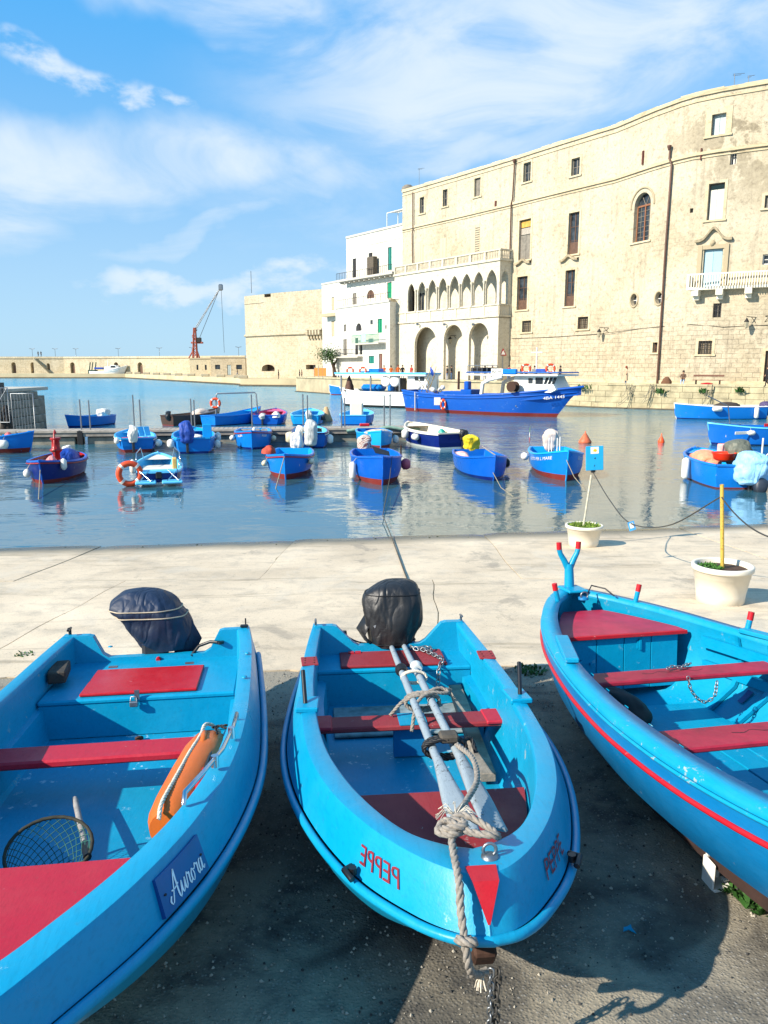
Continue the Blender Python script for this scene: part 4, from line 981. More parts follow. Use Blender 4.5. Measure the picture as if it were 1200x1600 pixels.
# float, rolled flags, block, net in the left boat
ORG = paint('orange_float_plastic', (.55, .115, .012), .38, .05, '#8a3a10', fade=.2, grime=.3)
F0 = Vector((2.04, .63, .60)); F1 = Vector((3.02, .50, .62)); d = F1 - F0; L = d.length; x = d.normalized(); y = Vector((0, 0, 1)).cross(x).normalized(); z = x.cross(y)
fm = M1 @ Matrix.Translation(F0) @ Matrix((x, y, z)).transposed().to_4x4()
fl = thing('rescue_float', 'orange torpedo rescue float lying on the edge of the left boat', 'rescue float', M=fm)
mb = MB(); mb.tube([(L * f, .0, 0) for f in (0, .02, .07, .2, .5, .75, .92, 1)], [.055, .10, .135, .145, .14, .13, .115, .085], 18); mb.build('body', ORG, fl)
mb = MB(); mb.tube([(.06, -.05, .09), (.12, -.02, .135), (.22, .0, .14), (.3, .0, .10)], .02, 8); mb.build('handle', ORG, fl)
mb = MB(); mb.tube([Vector((.50, .132 * math.cos(a), .132 * math.sin(a))) for a in np.linspace(0, 6.28, 19)[:-1]], .005, 5, closed=True); mb.build('dark_band', BLACKR, fl)
mb = rope_mb(crv([(.02, .05, .10), (-.02, .0, .13), (.05, -.03, .16), (.16, -.03, .142), (.4, -.035, .136), (.7, -.03, .13), (.95, -.03, .116), (1.04, -.02, .08)], 50), .011, 3); mb.build('cord', ROPEW, fl)
REDF = cloth('red_flag_cloth', '#9c1018', .6)
t = thing('furled_flags', 'furled dark red cloth and rods tucked beside the orange float', 'furled cloth', M=on(M1, 2.28, .69, .66))
for k, (a, b) in enumerate((((.0, .02, 0), (.62, -.04, .03)), ((.03, -.03, .03), (.60, -.07, .05)), ((.0, .05, .02), (.58, .0, .06)))):
    mb = MB(); q = crv([a, Vector(a).lerp(Vector(b), .5) + Vector((0, .01 * k, .01)), b], 14); mb.tube(q, [.022 + .008 * math.sin(i * 1.9 + k) for i in range(14)], 8); mb.build('roll', REDF, t)
mb = MB(); mb.tube([(-.22, .03, .02), (.02, .03, .02)], .035, 10); mb.build('blue_tube', BLUE, t)
mb = MB(); mb.tube([(-.25, -.02, .04), (.4, -.05, .08)], .008, 6); mb.build('rod', BLACKP, t)
mb = rope_mb(crv([(-.25, -.06, .06), (-.2, .02, .09), (-.24, .07, .06), (-.16, .05, .08), (-.2, -.03, .09), (-.12, -.02, .07)], 30), .008, 2); mb.build('cord_knot', BLACKR, t)
p = floc(M1, 93, 1058, .64)
mb = MB(); mb.bbox((0, 0, 0), (.32, .13, .09), .01, rot=R(8))
blk = mb.build('wooden_block', simple('charred_wood', '#3d372f', .9, var=.6, sc=12, bump=.8, bsc=26, bd=.01), M=M1 @ Matrix.Translation((p.x, p.y, .668)), label='rough dark block of wood on the aft deck of the left boat', cat='wooden block')
# landing net
GRN = simple('green_net_twine', '#1c5f56', .7, var=.3); GREYW = simple('grey_wood', '#8e8983', .8, var=.35, sc=20)
hc = floc(M1, 72, 1352, .42); hc.z = .42; nt_ = thing('landing_net', 'green landing net with grey wooden handle in the left boat', 'landing net', M=on(M1, *hc))
hp = []
for i in range(28):
    a = 2 * math.pi * i / 28; r_ = .18 * (1 + .12 * math.cos(a - 2.6)); hp.append(Vector((r_ * .80 * math.cos(a), r_ * 1.12 * math.sin(a), .05 - .5 * r_ * math.cos(a))))
mb = MB(); mb.tube(hp, .009, 6, closed=True); mb.build('hoop', simple('wrapped_hoop', '#2d2b1c', .8, var=.6, sc=40), nt_)
mb = MB(); hj = floc(M1, 103, 1325, .5) - hc; ha = hp[min(range(28), key=lambda i: (hp[i] - hj).length)]
hb = floc(M1, 117, 1248, .42) - hc; mb.tube([ha, ha.lerp(hb, .2)], .02, 8); mb.build('socket', BLACKP, nt_)
mb = MB(); mb.tube([ha.lerp(hb, .15), hb], .016, 8); mb.build('handle', GREYW, nt_)
mb = MB(); rings = []
for k in range(9):
    f = k / 8; cc = Vector((.04 * f, -.06 * f, -.20 * f + .05)); rings.append([cc + Vector((p.x, p.y, (p.z - .05) * (1 - f))) * (1 - .55 * f ** 1.5) + Vector((.012 * noise.noise(p * 20 + Vector((k, 0, 0))),) * 3) for p in hp])
for k in range(8):
    for i in range(28):
        a = rings[k][i]; mb.tube([a, rings[k + 1][(i + 1) % 28]], .0022, 3, caps=False); mb.tube([a, rings[k + 1][(i - 1) % 28]], .0022, 3, caps=False)
mb.build('netting', GRN, nt_, kind='stuff', fixn=False)
# black bag in the wooden boat
mb, out = cover_mb([(0, 0, 0, .26, .13, .03, .8), (0, .0, .06, .28, .15, .05, .8), (-.03, .01, .13, .24, .12, .06, .8), (-.05, .0, .19, .15, .07, .04, .9), (-.05, 0, .2, .04, .02, 0, 1)], seed=3)
mb.build('rubber_boots', BLACKR, M=M3 @ Matrix.Translation((1.62, -.30, .255)) @ Matrix.Rotation(R(22), 4, 'Z'), label='black rubber bundle lying on the floor of the wooden boat', cat='bundle')
# white plastic bracket under the wooden boat
p = G(1122, 1384); mb = MB()
br = thing('plastic_bracket', 'broken white plastic bracket on the ground under the wooden boat', 'plastic bracket', loc=p); br.scale = (.68, .8, .68)
mb = MB(); mb.bbox((0, 0, .013), (.17, .14, .024), .008, rot=R(10)); mb.bbox((.065, .03, .04), (.06, .05, .03), .01, rot=R(10)); mb.build('foot', WHITEP, br)
mb = MB(); mb.prism([(-.085, 0), (.04, 0), (.03, .12), (-.02, .23), (-.085, .25)], -.012, .012, axis='y'); mb.v = [tuple(Matrix.Rotation(R(10), 3, 'Z') @ Vector(v) + Vector((0, .07, .01))) for v in mb.v]; mb.build('upright', WHITEP, br)
mb = MB(); mb.bbox((-.085, .0, .12), (.025, .14, .23), .01, rot=R(10)); mb.build('side_flange', WHITEP, br)
# chocks that keep the boats upright
CH = simple('chock_timber', '#4a3d30', .9, var=.5, sc=8)
for m, nm, L_ in ((M1, 'left', ((1.0, .5), (1.0, -.5), (3.0, 0))), (M2, 'middle', ((.9, .42), (.9, -.42), (2.9, 0))), (M3, 'right wooden', ((2.4, .5), (3.6, -.45), (3.6, .45)))):
    for i, (x, y) in enumerate(L_):
        p = m @ Vector((x, y, 0)); p.z = rampz(p.x, p.y); mb = MB(); hgt = .13 if nm != 'right wooden' else .16
        mb.bbox((0, 0, hgt / 2 + .0), (.16, .3, hgt), .01, rot=R(12 * i)); mb.build('chock', CH, origin=None, M=Matrix.Translation(p), label=f'timber chock under the {nm} boat, ' + (('aft on its right', 'aft on its left', 'below its bow') if nm != 'right wooden' else ('below its bow end', 'near the white bracket', 'on its far side'))[i], cat='chock', group=f'chocks under the {nm} boat')
# weeds
LEAF = simple('weed_leaf', '#2f5a1c', .7, var=.5, sc=14); GRASS = simple('pot_grass', '#6f8a2c', .8, var=.5, sc=10)
def tuft(name, p, n, rad, h, mat, seed, label=None, cat=None, kind=None, flat=.4, leaf=.012):
    rs = random.Random(seed); mb = MB()
    for i in range(n):
        a = rs.random() * 6.283; r_ = rad * math.sqrt(rs.random()); b = Vector((r_ * math.cos(a), r_ * math.sin(a), 0)); l = h * (.5 + .7 * rs.random()); a2 = rs.random() * 6.283; ln = flat * rs.random()
        tip = b + Vector((ln * l * math.cos(a2), ln * l * math.sin(a2), l * (1 - .35 * ln))); w_ = Vector((-math.sin(a2), math.cos(a2), 0)) * leaf * (.5 + rs.random()); md = b.lerp(tip, .55) + Vector((0, 0, l * .1))
        mb.add([b - w_ * .4, b + w_ * .4, md + w_, md - w_, tip], [(0, 1, 2, 3), (3, 2, 4)])
    return mb.build(name, mat, M=Matrix.Translation(p), label=label, cat=cat, kind=kind, fixn=False)
tuft('weed', G(1160, 1395), 70, .09, .05, LEAF, 1, 'low green weed growing beside the keel of the wooden boat', 'weed', flat=1.3, leaf=.018)
tuft('weed', G(1185, 1418), 60, .07, .05, LEAF, 2, 'small green weed at the right edge below the wooden boat', 'weed', flat=1.3, leaf=.018)
tuft('weed', G(826, 1050), 90, .16, .06, LEAF, 4, 'dry weed growing in the gap behind the middle boat', 'weed', flat=1.2, leaf=.014)
tuft('weed', G(38, 1025), 30, .10, .05, LEAF, 6, 'thin weed in the concrete joint behind the left boat', 'weed', flat=1.2, leaf=.012)
# planters
POT = simple('cream_planter_plastic', '#dcd3bf', .5, var=.1, sc=3, bump=.05); SOIL = simple('planter_soil', '#4a3222', .95, var=.5, sc=30, bump=.8)
def planter(p, r, h, label, grass):
    t = thing('planter', label, 'planter', loc=p, group='cream planters on the slipway')
    mb = MB(); mb.lathe([(r * .74, 0), (r * .78, .01), (r * .80, h * .25), (r * .90, h * .70), (r * .915, h * .705), (r * .93, h * .86), (r * 1.0, h * .87), (r * 1.01, h * .9), (r * 1.01, h * .98), (r * .985, h), (r * .90, h), (r * .88, h * .97), (r * .86, h * .86)], n=48); mb.build('pot', POT, t)
    mb = MB(); n = 32; c0 = [Vector((r * .86 * math.cos(2 * math.pi * k / n), r * .86 * math.sin(2 * math.pi * k / n), h * .87)) for k in range(n)]
    rows = [[Vector((p_.x * f, p_.y * f, h * .87 + .02 * (1 - f) + .012 * noise.noise(Vector((p_.x * f * 14, p_.y * f * 14, 0))))) for p_ in c0] for f in (1, .75, .5, .25, .05)]; mb.loft(rows, True); mb.build('soil', SOIL, t)
    return t
ps = G(917, 857); p1 = ps + Vector((0, .29, -.015)); t1 = planter(p1, .385, .46, 'cream planter full of grass holding the blue sign pole', 1)
g1 = tuft('grass', p1 + Vector((0, 0, .40)), 900, .34, .09, GRASS, 11, kind='stuff', flat=1.0, leaf=.008); g1.matrix_world = Matrix.Translation((0, 0, .40)); g1.parent = t1
ps = G(1133, 949); p2 = ps + Vector((.06, .31, -.015)); t2 = planter(p2, .41, .55, 'cream planter holding the rusty yellow post, half bare soil', 0)
g2 = tuft('grass', p2, 300, .17, .07, simple('clover_green', '#3c6b22', .8, var=.5, sc=12), 12, kind='stuff', flat=1.3, leaf=.012); g2.matrix_world = Matrix.Translation((-.17, .02, .48)); g2.parent = t2
# sign pole, notice, post, chain-like rope
POLE = simple('pale_pole_paint', '#b9b4a0', .6, .0, .3, 20); a = p1 + Vector((-.02, 0, .38)); b = V(924, 742, p1.y)
mb = MB(); mb.tube([(0, 0, 0), b - a], .022, 10); mb.build('sign_pole', POLE, M=Matrix.Translation(a), label='thin pale pole leaning out of the grassy planter', cat='pole')
SB = simple('sign_blue', '#0f9ad2', .45, var=.08)
sc_ = V(929, 716, p1.y - .03); sg = thing('notice_board', 'square bright blue notice on top of the thin pole', 'notice', loc=sc_)
sg.rotation_euler = (0, R(-3), 0)
mb = MB(); mb.bbox((0, 0, 0), (.36, .02, .50), .008); mb.build('blue_panel', SB, sg)
mb = MB(); mb.box((-.0, -.0125, .165), (.165, .004, .14)); wn = mb.build('white_notice', WHITEP, sg)
mb = MB(); mb.prism([(-.04, .15), (.02, .13), (.05, .17), (.0, .2)], -.017, -.0155, axis='y'); mb.build('yellow_mark', simple('notice_yellow', '#e0b81c', .5), wn)
mb = MB(); mb.prism([(-.01, -.01), (.02, -.015), (.015, .02), (.0, .012)], -.014, -.012, axis='y'); mb.prism([(-.02, -.16), (-.0, -.17), (.005, -.13)], -.014, -.012, axis='y'); mb.build('dark_print', simple('dark_print', '#0a3550', .5), sg, kind='stuff')
mb = MB(); mb.bbox((-.03, .0, -.27), (.09, .05, .05), .01); mb.build('bracket', BLACKP, sg)
YP = paint('rusty_yellow_post_paint', (.55, .36, .06), .6, .8, '#6b4423', fade=.4, grime=.6, sc=9)
a2 = p2 + Vector((.0, .0, .45)); b2_ = V(1128, 757, p2.y)
mb = MB(); mb.tube([(0, 0, 0), b2_ - a2], .026, 10); mb.build('post', YP, M=Matrix.Translation(a2), label='rusty yellow post standing in the planter with bare soil', cat='post')
CRD = simple('thin_dark_chain', '#4b4a46', .6, .5)
c1_ = V(926, 737, p1.y); c2_ = V(1127, 776, p2.y); pm = c1_.lerp(c2_, .38); low = V(986, 818, pm.y)
mb = MB(); q = crv([c1_, c1_.lerp(low, .5) + Vector((0, 0, -.10)), low, low.lerp(c2_, .5) + Vector((0, 0, -.22)), c2_], 40); mb.tube([p - c1_ for p in q], .010, 6); mb.build('barrier_rope', CRD, M=Matrix.Translation(c1_), label='slack barrier rope between the blue notice and the yellow post', cat='rope')
c3_ = V(1212, 842, p2.y - 1.6); mb = MB(); q = sag(c2_, c3_, .10, 24); mb.tube([p - c2_ for p in q], .010, 6); mb.build('barrier_rope', CRD, M=Matrix.Translation(c2_), label='barrier rope leaving the yellow post to the right', cat='rope')
tg = thing('hanging_tag', 'small blue and white tag hanging on the barrier rope', 'tag', loc=low); tg.rotation_euler = (0, R(-18), 0)
mb = MB(); mb.box((0, 0, -.05), (.12, .008, .17)); mb.build('blue_card', simple('tag_blue', '#3f9fe0', .5), tg)
mb = MB(); mb.box((.0, -.006, -.04), (.07, .003, .10)); mb.build('white_sheet', WHITEP, tg)
# ------------------------------------------------------------- boats afloat
HB = {k: paint('hull_' + k, lin(v)[:3], .32, .12, fade=.35, grime=.3, sc=1.5) for k, v in dict(royal='#0853b0', navy='#0a1c66', azure='#0a6fc2', sky='#1294d4', mid='#0860b6', pale='#5db8e2', white='#e6e4de', brown='#4b3a33', red='#a02425', cream='#e0d3bd', pink='#c4577c').items()}
BOTR = paint('red_antifouling', lin('#74251f')[:3], .6, .1, fade=.4, grime=.5, sc=2)
BOTW = paint('white_bootline', lin('#d8dad6')[:3], .5, .0, grime=.4, sc=2)
def SG(M): return -1 if M.col[0].y > 0 else 1      # keeps +1 = viewer's right (or near side)
def ob_(M, x, y, z): return M @ Matrix.Translation((x, y * SG(M), z))
def wframe(px, py, a, L, near='bow'):
    if not 60 < abs(a) < 120: a = a - math.degrees(math.atan((px - 600) / 1200))
    p = W(px, py, 0); d = Vector((-math.sin(R(a)), math.cos(R(a)), 0))   # bow -> stern
    if near == 'stern': p = p - d * L
    if near == 'mid': p = p - d * (L / 2)
    y = Vector((0, 0, 1)).cross(d)
    return Matrix.Translation(p) @ Matrix((d, y, Vector((0, 0, 1)))).transposed().to_4x4()
def wboat(label, px, py, L, B, a, hull, bottom='red', inside='sky', gun=None, fb=.55, bh=.32, double=False, near='bow', rub=None, thw=2, deck=None, name='moored_boat', floor=None, text=None, tmat=None, boot=.09, group='small boats moored in the harbour', twm=None):
    M = wframe(px, py, a, L, near); t = thing(name, label, 'boat', M=M, group=group); N_ = 30; hb = B / 2
    fr = [0, .05, .14, .28, .45, .62, .8, .93, 1]; wd = [0, .24, .53, .83, .98, 1, .95, .84, .74]; sh = [1, .86, .62, .32, .12, .03, .0, .02, .05]
    if double: wd = [0, .24, .53, .83, .98, 1, .86, .5, 0]; sh = [1, .86, .62, .32, .12, .05, .12, .3, .45]
    rk = [-.16, -.10, -.03, 0, 0, 0, 0, 0, .05 if not double else .12]
    def cv(fw, fz, kx=1.0): return crv([(f * L + rk[i] * kx, hb * wd[i] * fw, fz(sh[i])) for i, f in enumerate(fr)], N_)
    g = cv(1, lambda s_: fb + bh * s_, 1); m_ = cv(.97, lambda s_: .30 + bh * .5 * s_, .5); w_ = cv(.90, lambda s_: boot + .05 * s_, -.2); lo = cv(.66, lambda s_: -.22, -1.2)
    for c in (g, m_, w_, lo):
        c[0].y = 0
        if double: c[-1].y = 0
    def sh_(cs, nm, mt, fl=0):
        mb = shell(cs)
        if not double:
            e = [c[-1] for c in cs]; mb.loft([e, mir(e)], False, smooth=False)
        return mb.build(nm, mt, t)
    sh_([g, m_, w_], 'hull', HB[hull]); sh_([w_, lo], 'bottom_paint', {'red': BOTR, 'white': BOTW}.get(bottom) or HB[bottom])
    gm = HB[gun or hull]; gi = [Vector((min(max(p.x, .12), L - .05), max(0, p.y - .07), p.z + .01)) for p in g]; gi[0].y = 0
    go = [p + Vector((0, .025 if p.y > .01 else 0, 0)) for p in g]
    rim = shell([[p - Vector((0, 0, .05)) for p in go], [p + Vector((0, 0, .012)) for p in go], gi, [p - Vector((0, 0, .05)) for p in gi]]);
    if not double: mb_ = rim; mb_.box((g[-1].x - .0, 0, g[-1].z - .02), (.07, 2 * g[-1].y, .06))
    rim.build('gunwale', gm, t)
    fl = [Vector((min(max(p.x, .35), L - .1), p.y * .72, .06)) for p in m_]; fl[0].y = 0
    mi_ = [Vector((p.x, p.y * .96, p.z * .5 + .08)) for p in gi]
    cs = [gi, mi_, fl, [Vector((p.x, 0, p.z)) for p in fl]]; mb = shell(cs)
    if not double: e = [c[-1] for c in cs]; mb.loft([e, mir(e)], False, smooth=False)
    mb.build('inner_lining', HB[inside] if not floor else HB[floor], t)
    if rub: mb = MB(); mb.tube(rail_pts([p + Vector((0, .03 if p.y > .01 else 0, -.09)) for p in g][::-1]) if 0 else ([Vector((p.x, p.y + .03, p.z - .09)) for p in g[::-1]] + [Vector((p.x, -p.y - .03, p.z - .09)) for p in g[1:]]), .022, 6); mb.build('rubbing_band', HB[rub] if rub in HB else RED, t)
    def wat(x):
        for i in range(N_ - 1):
            if g[i].x <= x <= g[i + 1].x: return g[i].lerp(g[i + 1], (x - g[i].x) / max(1e-6, g[i + 1].x - g[i].x))
        return g[-1]
    tm = HB[twm] if twm else HB[inside]
    for k in range(thw):
        x = L * (.48 + .24 * k); p = wat(x); mb = MB(); mb.bbox((x, 0, fb - .16), (.24, 2 * p.y - .16, .04), .01); mb.build('thwart', tm, t)
    dx = L * .22; mb = MB(); q = [p for p in gi if p.x < dx]; mb.add([(p.x, p.y, p.z - .07) for p in q] + [(p.x, -p.y, p.z - .07) for p in q[::-1]], [tuple(range(2 * len(q)))]); mb.build('foredeck', HB[deck or inside], t)
    mb = MB(); mb.tube([(-.17, 0, fb + bh + .03), (-.06, 0, fb * .6 + bh * .5), (.05, 0, .1), (.26, 0, -.2)], .028, 6); mb.build('stem', gm, t)
    if text:
        tv, tf = text_mesh(text); wx = max(v.x for v in tv)
        for s in (1, -1):
            vs = []
            for v in tv:
                u = v.x / wx * len(text) * .115; x = .25 + L * .05 + (u if s < 0 else len(text) * .115 - u); p = wat(x); z = p.z - .10 - .16 + v.y * .16; vs.append((x, s * (p.y * (.995) + .022), z))
            mb = MB(); mb.add(vs, tf); mb.build('lettering', tmat or WHITEP, t, fixn=False)
    t['half'] = 0; del t['half']; return t, M, wat
def sidept(M, wat, x, s, z, out=.1): p = wat(x); return M @ Vector((x, s * (p.y + out), z))
def fender(M, wat, x, s, label, col=WHITEP, vert=True, r=.10, l=.42, z=.32):
    s = s * SG(M)
    p = sidept(M, wat, x, s, z, r + .02); t = thing('fender', label, 'fender', loc=p, group='fenders hanging on the moored boats')
    mb = MB(); rot = None if vert else Matrix.Rotation(R(80), 3, 'Y') @ Matrix.Rotation(R(20), 3, 'Z')
    if rot is not None: rot = M.to_3x3() @ Matrix.Rotation(R(90), 3, 'Y')
    mb.lathe([(.02, -l / 2 - .02), (r * .6, -l / 2), (r, -l / 2 + .07), (r, l / 2 - .07), (r * .6, l / 2), (.02, l / 2 + .03)], n=14, rot=rot); mb.build('float', col, t)
    top = sidept(M, wat, x, s, wat(x).z, -.04) - p; mb = MB(); mb.tube([(0, 0, (l / 2 if vert else .03)), top], .008, 4); mb.build('lanyard', ROPEW, t); return t
def motor(M, L, y, label, cov, h=.62, w=.42, z=.55, seed=1, x=.18, lean=0, leg=True, sc=1.0, dxm=0):
    m = M @ Matrix.Translation((L + x + dxm, y * SG(M), z)) @ Matrix.Rotation(R(lean), 4, 'Y') @ Matrix.Scale(sc, 4); t = thing('outboard_motor', label, 'outboard motor', M=m, group='outboard motors on the moored boats')
    mb, o = cover_mb([(-.02, 0, -.06, w * .3, w * .36, .14, .85), (0, 0, .08, w * .42, w * .46, .14, .85), (0, 0, h * .5, w * .5, w * .5, .12, .7), (-.03 - .05 * (seed % 3), .03 * (seed % 4 - 1.5), h * .82, w * .45, w * .43, .09, .65), (-.06, .04 * (seed % 3 - 1), h * .97, w * .26, w * .22, .05, .7), (-.06, .04 * (seed % 3 - 1), h, .02, .02, 0, 1)], n=36, seed=seed, sub=5, amp=.20); mb.build('cover', cov, t)
    mb = MB(); mb.bbox((0, 0, -.25), (.16, .12, .5), .02); mb.bbox((-.15, 0, -.04), (.14, .2, .14), .02); mb.build('leg', GR, t); return t
def boxy(name, label, cat, M, x, y, z, d, mat, rz=0, r=.03, group=None):
    mb = MB(); mb.bbox((0, 0, d[2] / 2), d, r, rot=rz); return mb.build(name, mat, M=M @ Matrix.Translation((x, y * SG(M), z)), label=label, cat=cat, group=group)
def heap(name, label, cat, M, x, y, z, rx, ry, h, mat, seed=1, group=None):
    mb, o = cover_mb([(0, 0, 0, rx, ry, .15, .9), (0, 0, h * .5, rx * .85, ry * .85, .2, .9), (0, 0, h * .9, rx * .45, ry * .45, .15, 1), (0, 0, h, .03, .03, 0, 1)], n=22, seed=seed, sub=3, amp=.25); return mb.build(name, mat, M=M @ Matrix.Translation((x, y * SG(M), z)), label=label, cat=cat, group=group)
LBO = simple('lifebuoy_orange', '#d8491c', .5, var=.15)
def lifebuoy(p, label, r=.33, rt=.075, rot=None, group='orange lifebuoys'):
    m = Matrix.Translation(p) @ (rot.to_4x4() if rot is not None else Matrix()); t = thing('lifebuoy', label, 'lifebuoy', M=m, group=group)
    mb = MB(); mb.tube([(r * math.cos(a), 0, r * math.sin(a)) for a in np.linspace(0, 2 * math.pi, 25)[:-1]], rt, 10, closed=True); mb.build('ring', LBO, t)
    for a in (45, 135, 225, 315):
        q = Vector((r * math.cos(R(a)), 0, r * math.sin(R(a)))); tg_ = Vector((-math.sin(R(a)), 0, math.cos(R(a)))) * .04; mb = MB(); mb.tube([q - tg_, q + tg_], rt * 1.08, 10); mb.build('white_band', WHITEP, t)
    return t
def line(name, pts, r, mat, label, cat='mooring rope', group='mooring ropes'):
    P = [Vector(p) for p in pts]; mb = MB(); mb.tube([p - P[0] for p in P], r, 5); return mb.build(name, mat, M=Matrix.Translation(P[0]), label=label, cat=cat, group=group)
MR = simple('mooring_line', '#8f8670', .9, var=.3); MRD = simple('dark_mooring_line', '#4f4a3f', .9, var=.3)
CLW = cloth('white_cover_cloth', '#d9d4c8', .8, .15); CLG = cloth('grey_plastic_bag', '#b9bab6', .35, .2); CLY = cloth('yellow_cover', '#d8c01a', .6, .2); CLB = cloth('blue_cover', '#103f96', .6, .3); CLT = cloth('pale_blue_cloth', '#8fc4ea', .7, .2); CLP = cloth('purple_grey_cover', '#4b3f63', .6, .3); SAL = cloth('salmon_tarpaulin', '#e08f6c', .7, .15)
CLBE = cloth('beige_cover', '#c9b7a8', .8, .15)
def stripes():
    t = NT('striped_cloth'); v = t.coord(scale=(1, 1, 1), rot=(.3, .5, 0)); w = t.N.new('ShaderNodeTexWave'); w.inputs['Scale'].default_value = 7; w.inputs['Distortion'].default_value = 2.5; t.L(v, w.inputs[0])
    t.base(t.mix(t.rng(w.outputs[1], .55, .7), lin('#cfc4b4'), lin('#8b5a56')), .8); return t.m
CLS = stripes()

# --- front row
b, Mb, wa = wboat('dark blue boat with red inside and red winch post, leftmost of the front row', 66, 757, 4.1, 1.8, -15, 'navy', 'red', 'red', 'royal', .60, .22, True, rub='red', thw=2, twm='red', deck='red')
motor(Mb, 4.05, .0, 'white outboard motor on the dark blue boat with the red winch post', CLW, .5, .36, .45, 3, x=-.25)
heap('tarpaulin', 'crumpled royal blue tarpaulin inside the dark blue boat with red winch post', 'tarpaulin', Mb, 3.0, .1, .35, .85, .5, .55, CLB, 4)
t = thing('winch_post', 'red winch post standing in the dark blue boat on the left', 'winch', M=on(Mb, 1.9, -.05, .35)); mb = MB(); mb.lathe([(.20, 0), (.14, .05), (.12, .5), (.2, .58), (.22, .62), (.15, .66), (.13, .95), (.19, .99), (.17, 1.05)], n=16); mb.build('drum', HB['red'], t)
mb = MB(); mb.tube([(-.35, .0, -.3), (-.25, .0, .4), (-.12, 0, 1.2), (.0, 0, 1.3), (.1, 0, 1.2)], .03, 6); mb.build('lever', HB['red'], t)
mb = MB(); mb.bbox((0, 0, .60), (.75, .08, .05), .01); mb.build('cross_bar', RUST, t)
heap('pink_sack', 'pink and white sack on the bow of the dark blue boat', 'sack', Mb, .9, .12, .55, .28, .2, .32, cloth('pink_cloth', '#d98a86'), 5)
fender(Mb, wa, .5, -1, 'small round white fender at the bow of the dark blue boat', r=.12, l=.24)
fender(Mb, wa, .55, 1, 'white fender over the bow of the dark blue boat with red inside', r=.1, l=.35, z=.6)
line('mooring_rope', [Mb @ Vector((-.1, 0, .5)), W(60, 785, -.05)], .014, MR, 'rope from the bow of the dark blue boat with red inside', group=None)
b, Mb, wa = wboat('small blue boat with white cockpit, steel rails and swim platforms', 249, 758, 4.0, 1.62, 180, 'navy', 'white', 'pale', 'pale', 0.45, .22, near='stern', thw=0, floor=None, deck='cream')
mb = MB(); mb.bbox((2.4, 0, .30), (2.5, 1.12, .06), .03); mb.build('cockpit_sole', HB['cream'], b)
mb = MB(); mb.bbox((3.82, 0, .47), (.3, 1.2, .05), .02); mb.build('aft_deck', HB['pale'], b)
for s in (1, -1):
    mb = MB(); mb.bbox((4.24, s * .42, .14), (.5, .66, .09), .03); sw = mb.build('swim_platform', HB['pale'], b)
    mb = MB(); mb.tube([(4.0, s * .62, .5), (4.45, s * .25, .2)], .02, 6); mb.tube([(4.0, s * .3, .5), (4.45, s * .62, .2)], .02, 6); mb.build('platform_strut', STAIN, b, kind=None)
    mb = MB(); mb.tube([(3.6, s * .66, .5), (3.6, s * .68, .75), (3.2, s * .74, .78), (3.0, s * .75, .5)], .02, 6); mb.build('hand_rail', STAIN, b)
    mb = MB(); mb.tube([(1.9, s * .76, .5), (1.8, s * .74, .85), (1.0, s * .6, .95), (.8, s * .52, .55)], .02, 6); mb.build('bow_rail', STAIN, b)
mb = MB(); mb.bbox((4.06, 0, .34), (.1, .2, .24), .03); mb.build('motor_bracket', BLACKP, b)
boxy('seat_cushion', 'cream seat box beside the helm of the white cockpit boat', 'cushion', Mb, 2.6, .55, .33, (.4, .16, .42), simple('straw', '#c6a15a', .8))
lifebuoy(Mb @ Vector((4.0, -.92, .42)), 'orange lifebuoy hanging on the stern of the boat with white cockpit', .34, .10, Matrix.Rotation(R(25), 3, 'Z'), None)
fender(Mb, wa, 3.6, -1, 'white fender behind the lifebuoy of the white cockpit boat', z=.6)
b, Mb, wa = wboat('bright blue boat with red bottom and white fenders on both bows', 446, 750, 4.2, 1.72, -5, 'azure', 'red', 'sky', 'azure', .66, .26, rub='red', boot=.15)
motor(Mb, 4.2, .1, 'outboard motor in a white sack on the bright blue boat with red bottom', CLW, .72, .5, .6, 6)
fender(Mb, wa, 1.2, 1, 'white fender on the sunny bow of the bright blue boat with red bottom', simple('cream_fender', '#d6c9a8', .5), False, z=.50)
fender(Mb, wa, 1.2, -1, 'white fender on the shaded side of the bright blue boat with red bottom', simple('cream_fender', '#d6c9a8', .5), False, z=.45)
heap('bundle', 'red and white bundle on the edge of the bright blue boat with red bottom', 'bundle', Mb, 1.9, .75 * -1, .72, .2, .25, .3, simple('red_cloth', '#b5452f', .8), 7)
line('mooring_rope', [Mb @ Vector((-.1, 0, .85)), G(421, 800, -.02), G(419, 832, .02)], .02, MR, 'thick pale rope from the bright blue boat with red bottom to the shore', group=None)
b, Mb, wa = wboat('royal blue boat with red bottom and striped cloth over its motor', 598, 759, 4.2, 1.78, 6, 'royal', 'red', 'mid', 'royal', .78, .2, boot=.15)
motor(Mb, 4.2, -.25, 'outboard motor wrapped in a striped pink and cream cloth', CLS, .62, .52, .7, 9)
fender(Mb, wa, 1.3, -1, 'long white fender hanging on the royal blue boat with red bottom', r=.12, l=.55, z=.35)
fender(Mb, wa, 2.3, 1, 'round pink buoy fender on the right of the royal blue boat', simple('pink_buoy', '#c95a6a', .5), r=.17, l=.36, z=.42)
mb = MB(); mb.loft([[Vector((0, 0, 0)), Vector((0, .5, .10))], [Vector((.1, .02, .14)), Vector((.1, .62, .34))]], False, smooth=False); mb.build('dark_board', GR, M=ob_(Mb, 1.25, .38, .85), label='dark board sticking up at the bow of the royal blue boat', cat='board', solid=.02)
boxy('stick', 'short dark stick beside the bow of the royal blue boat', 'stick', Mb, 1.9, .85, .7, (.05, .05, .45), RUST, r=.01)
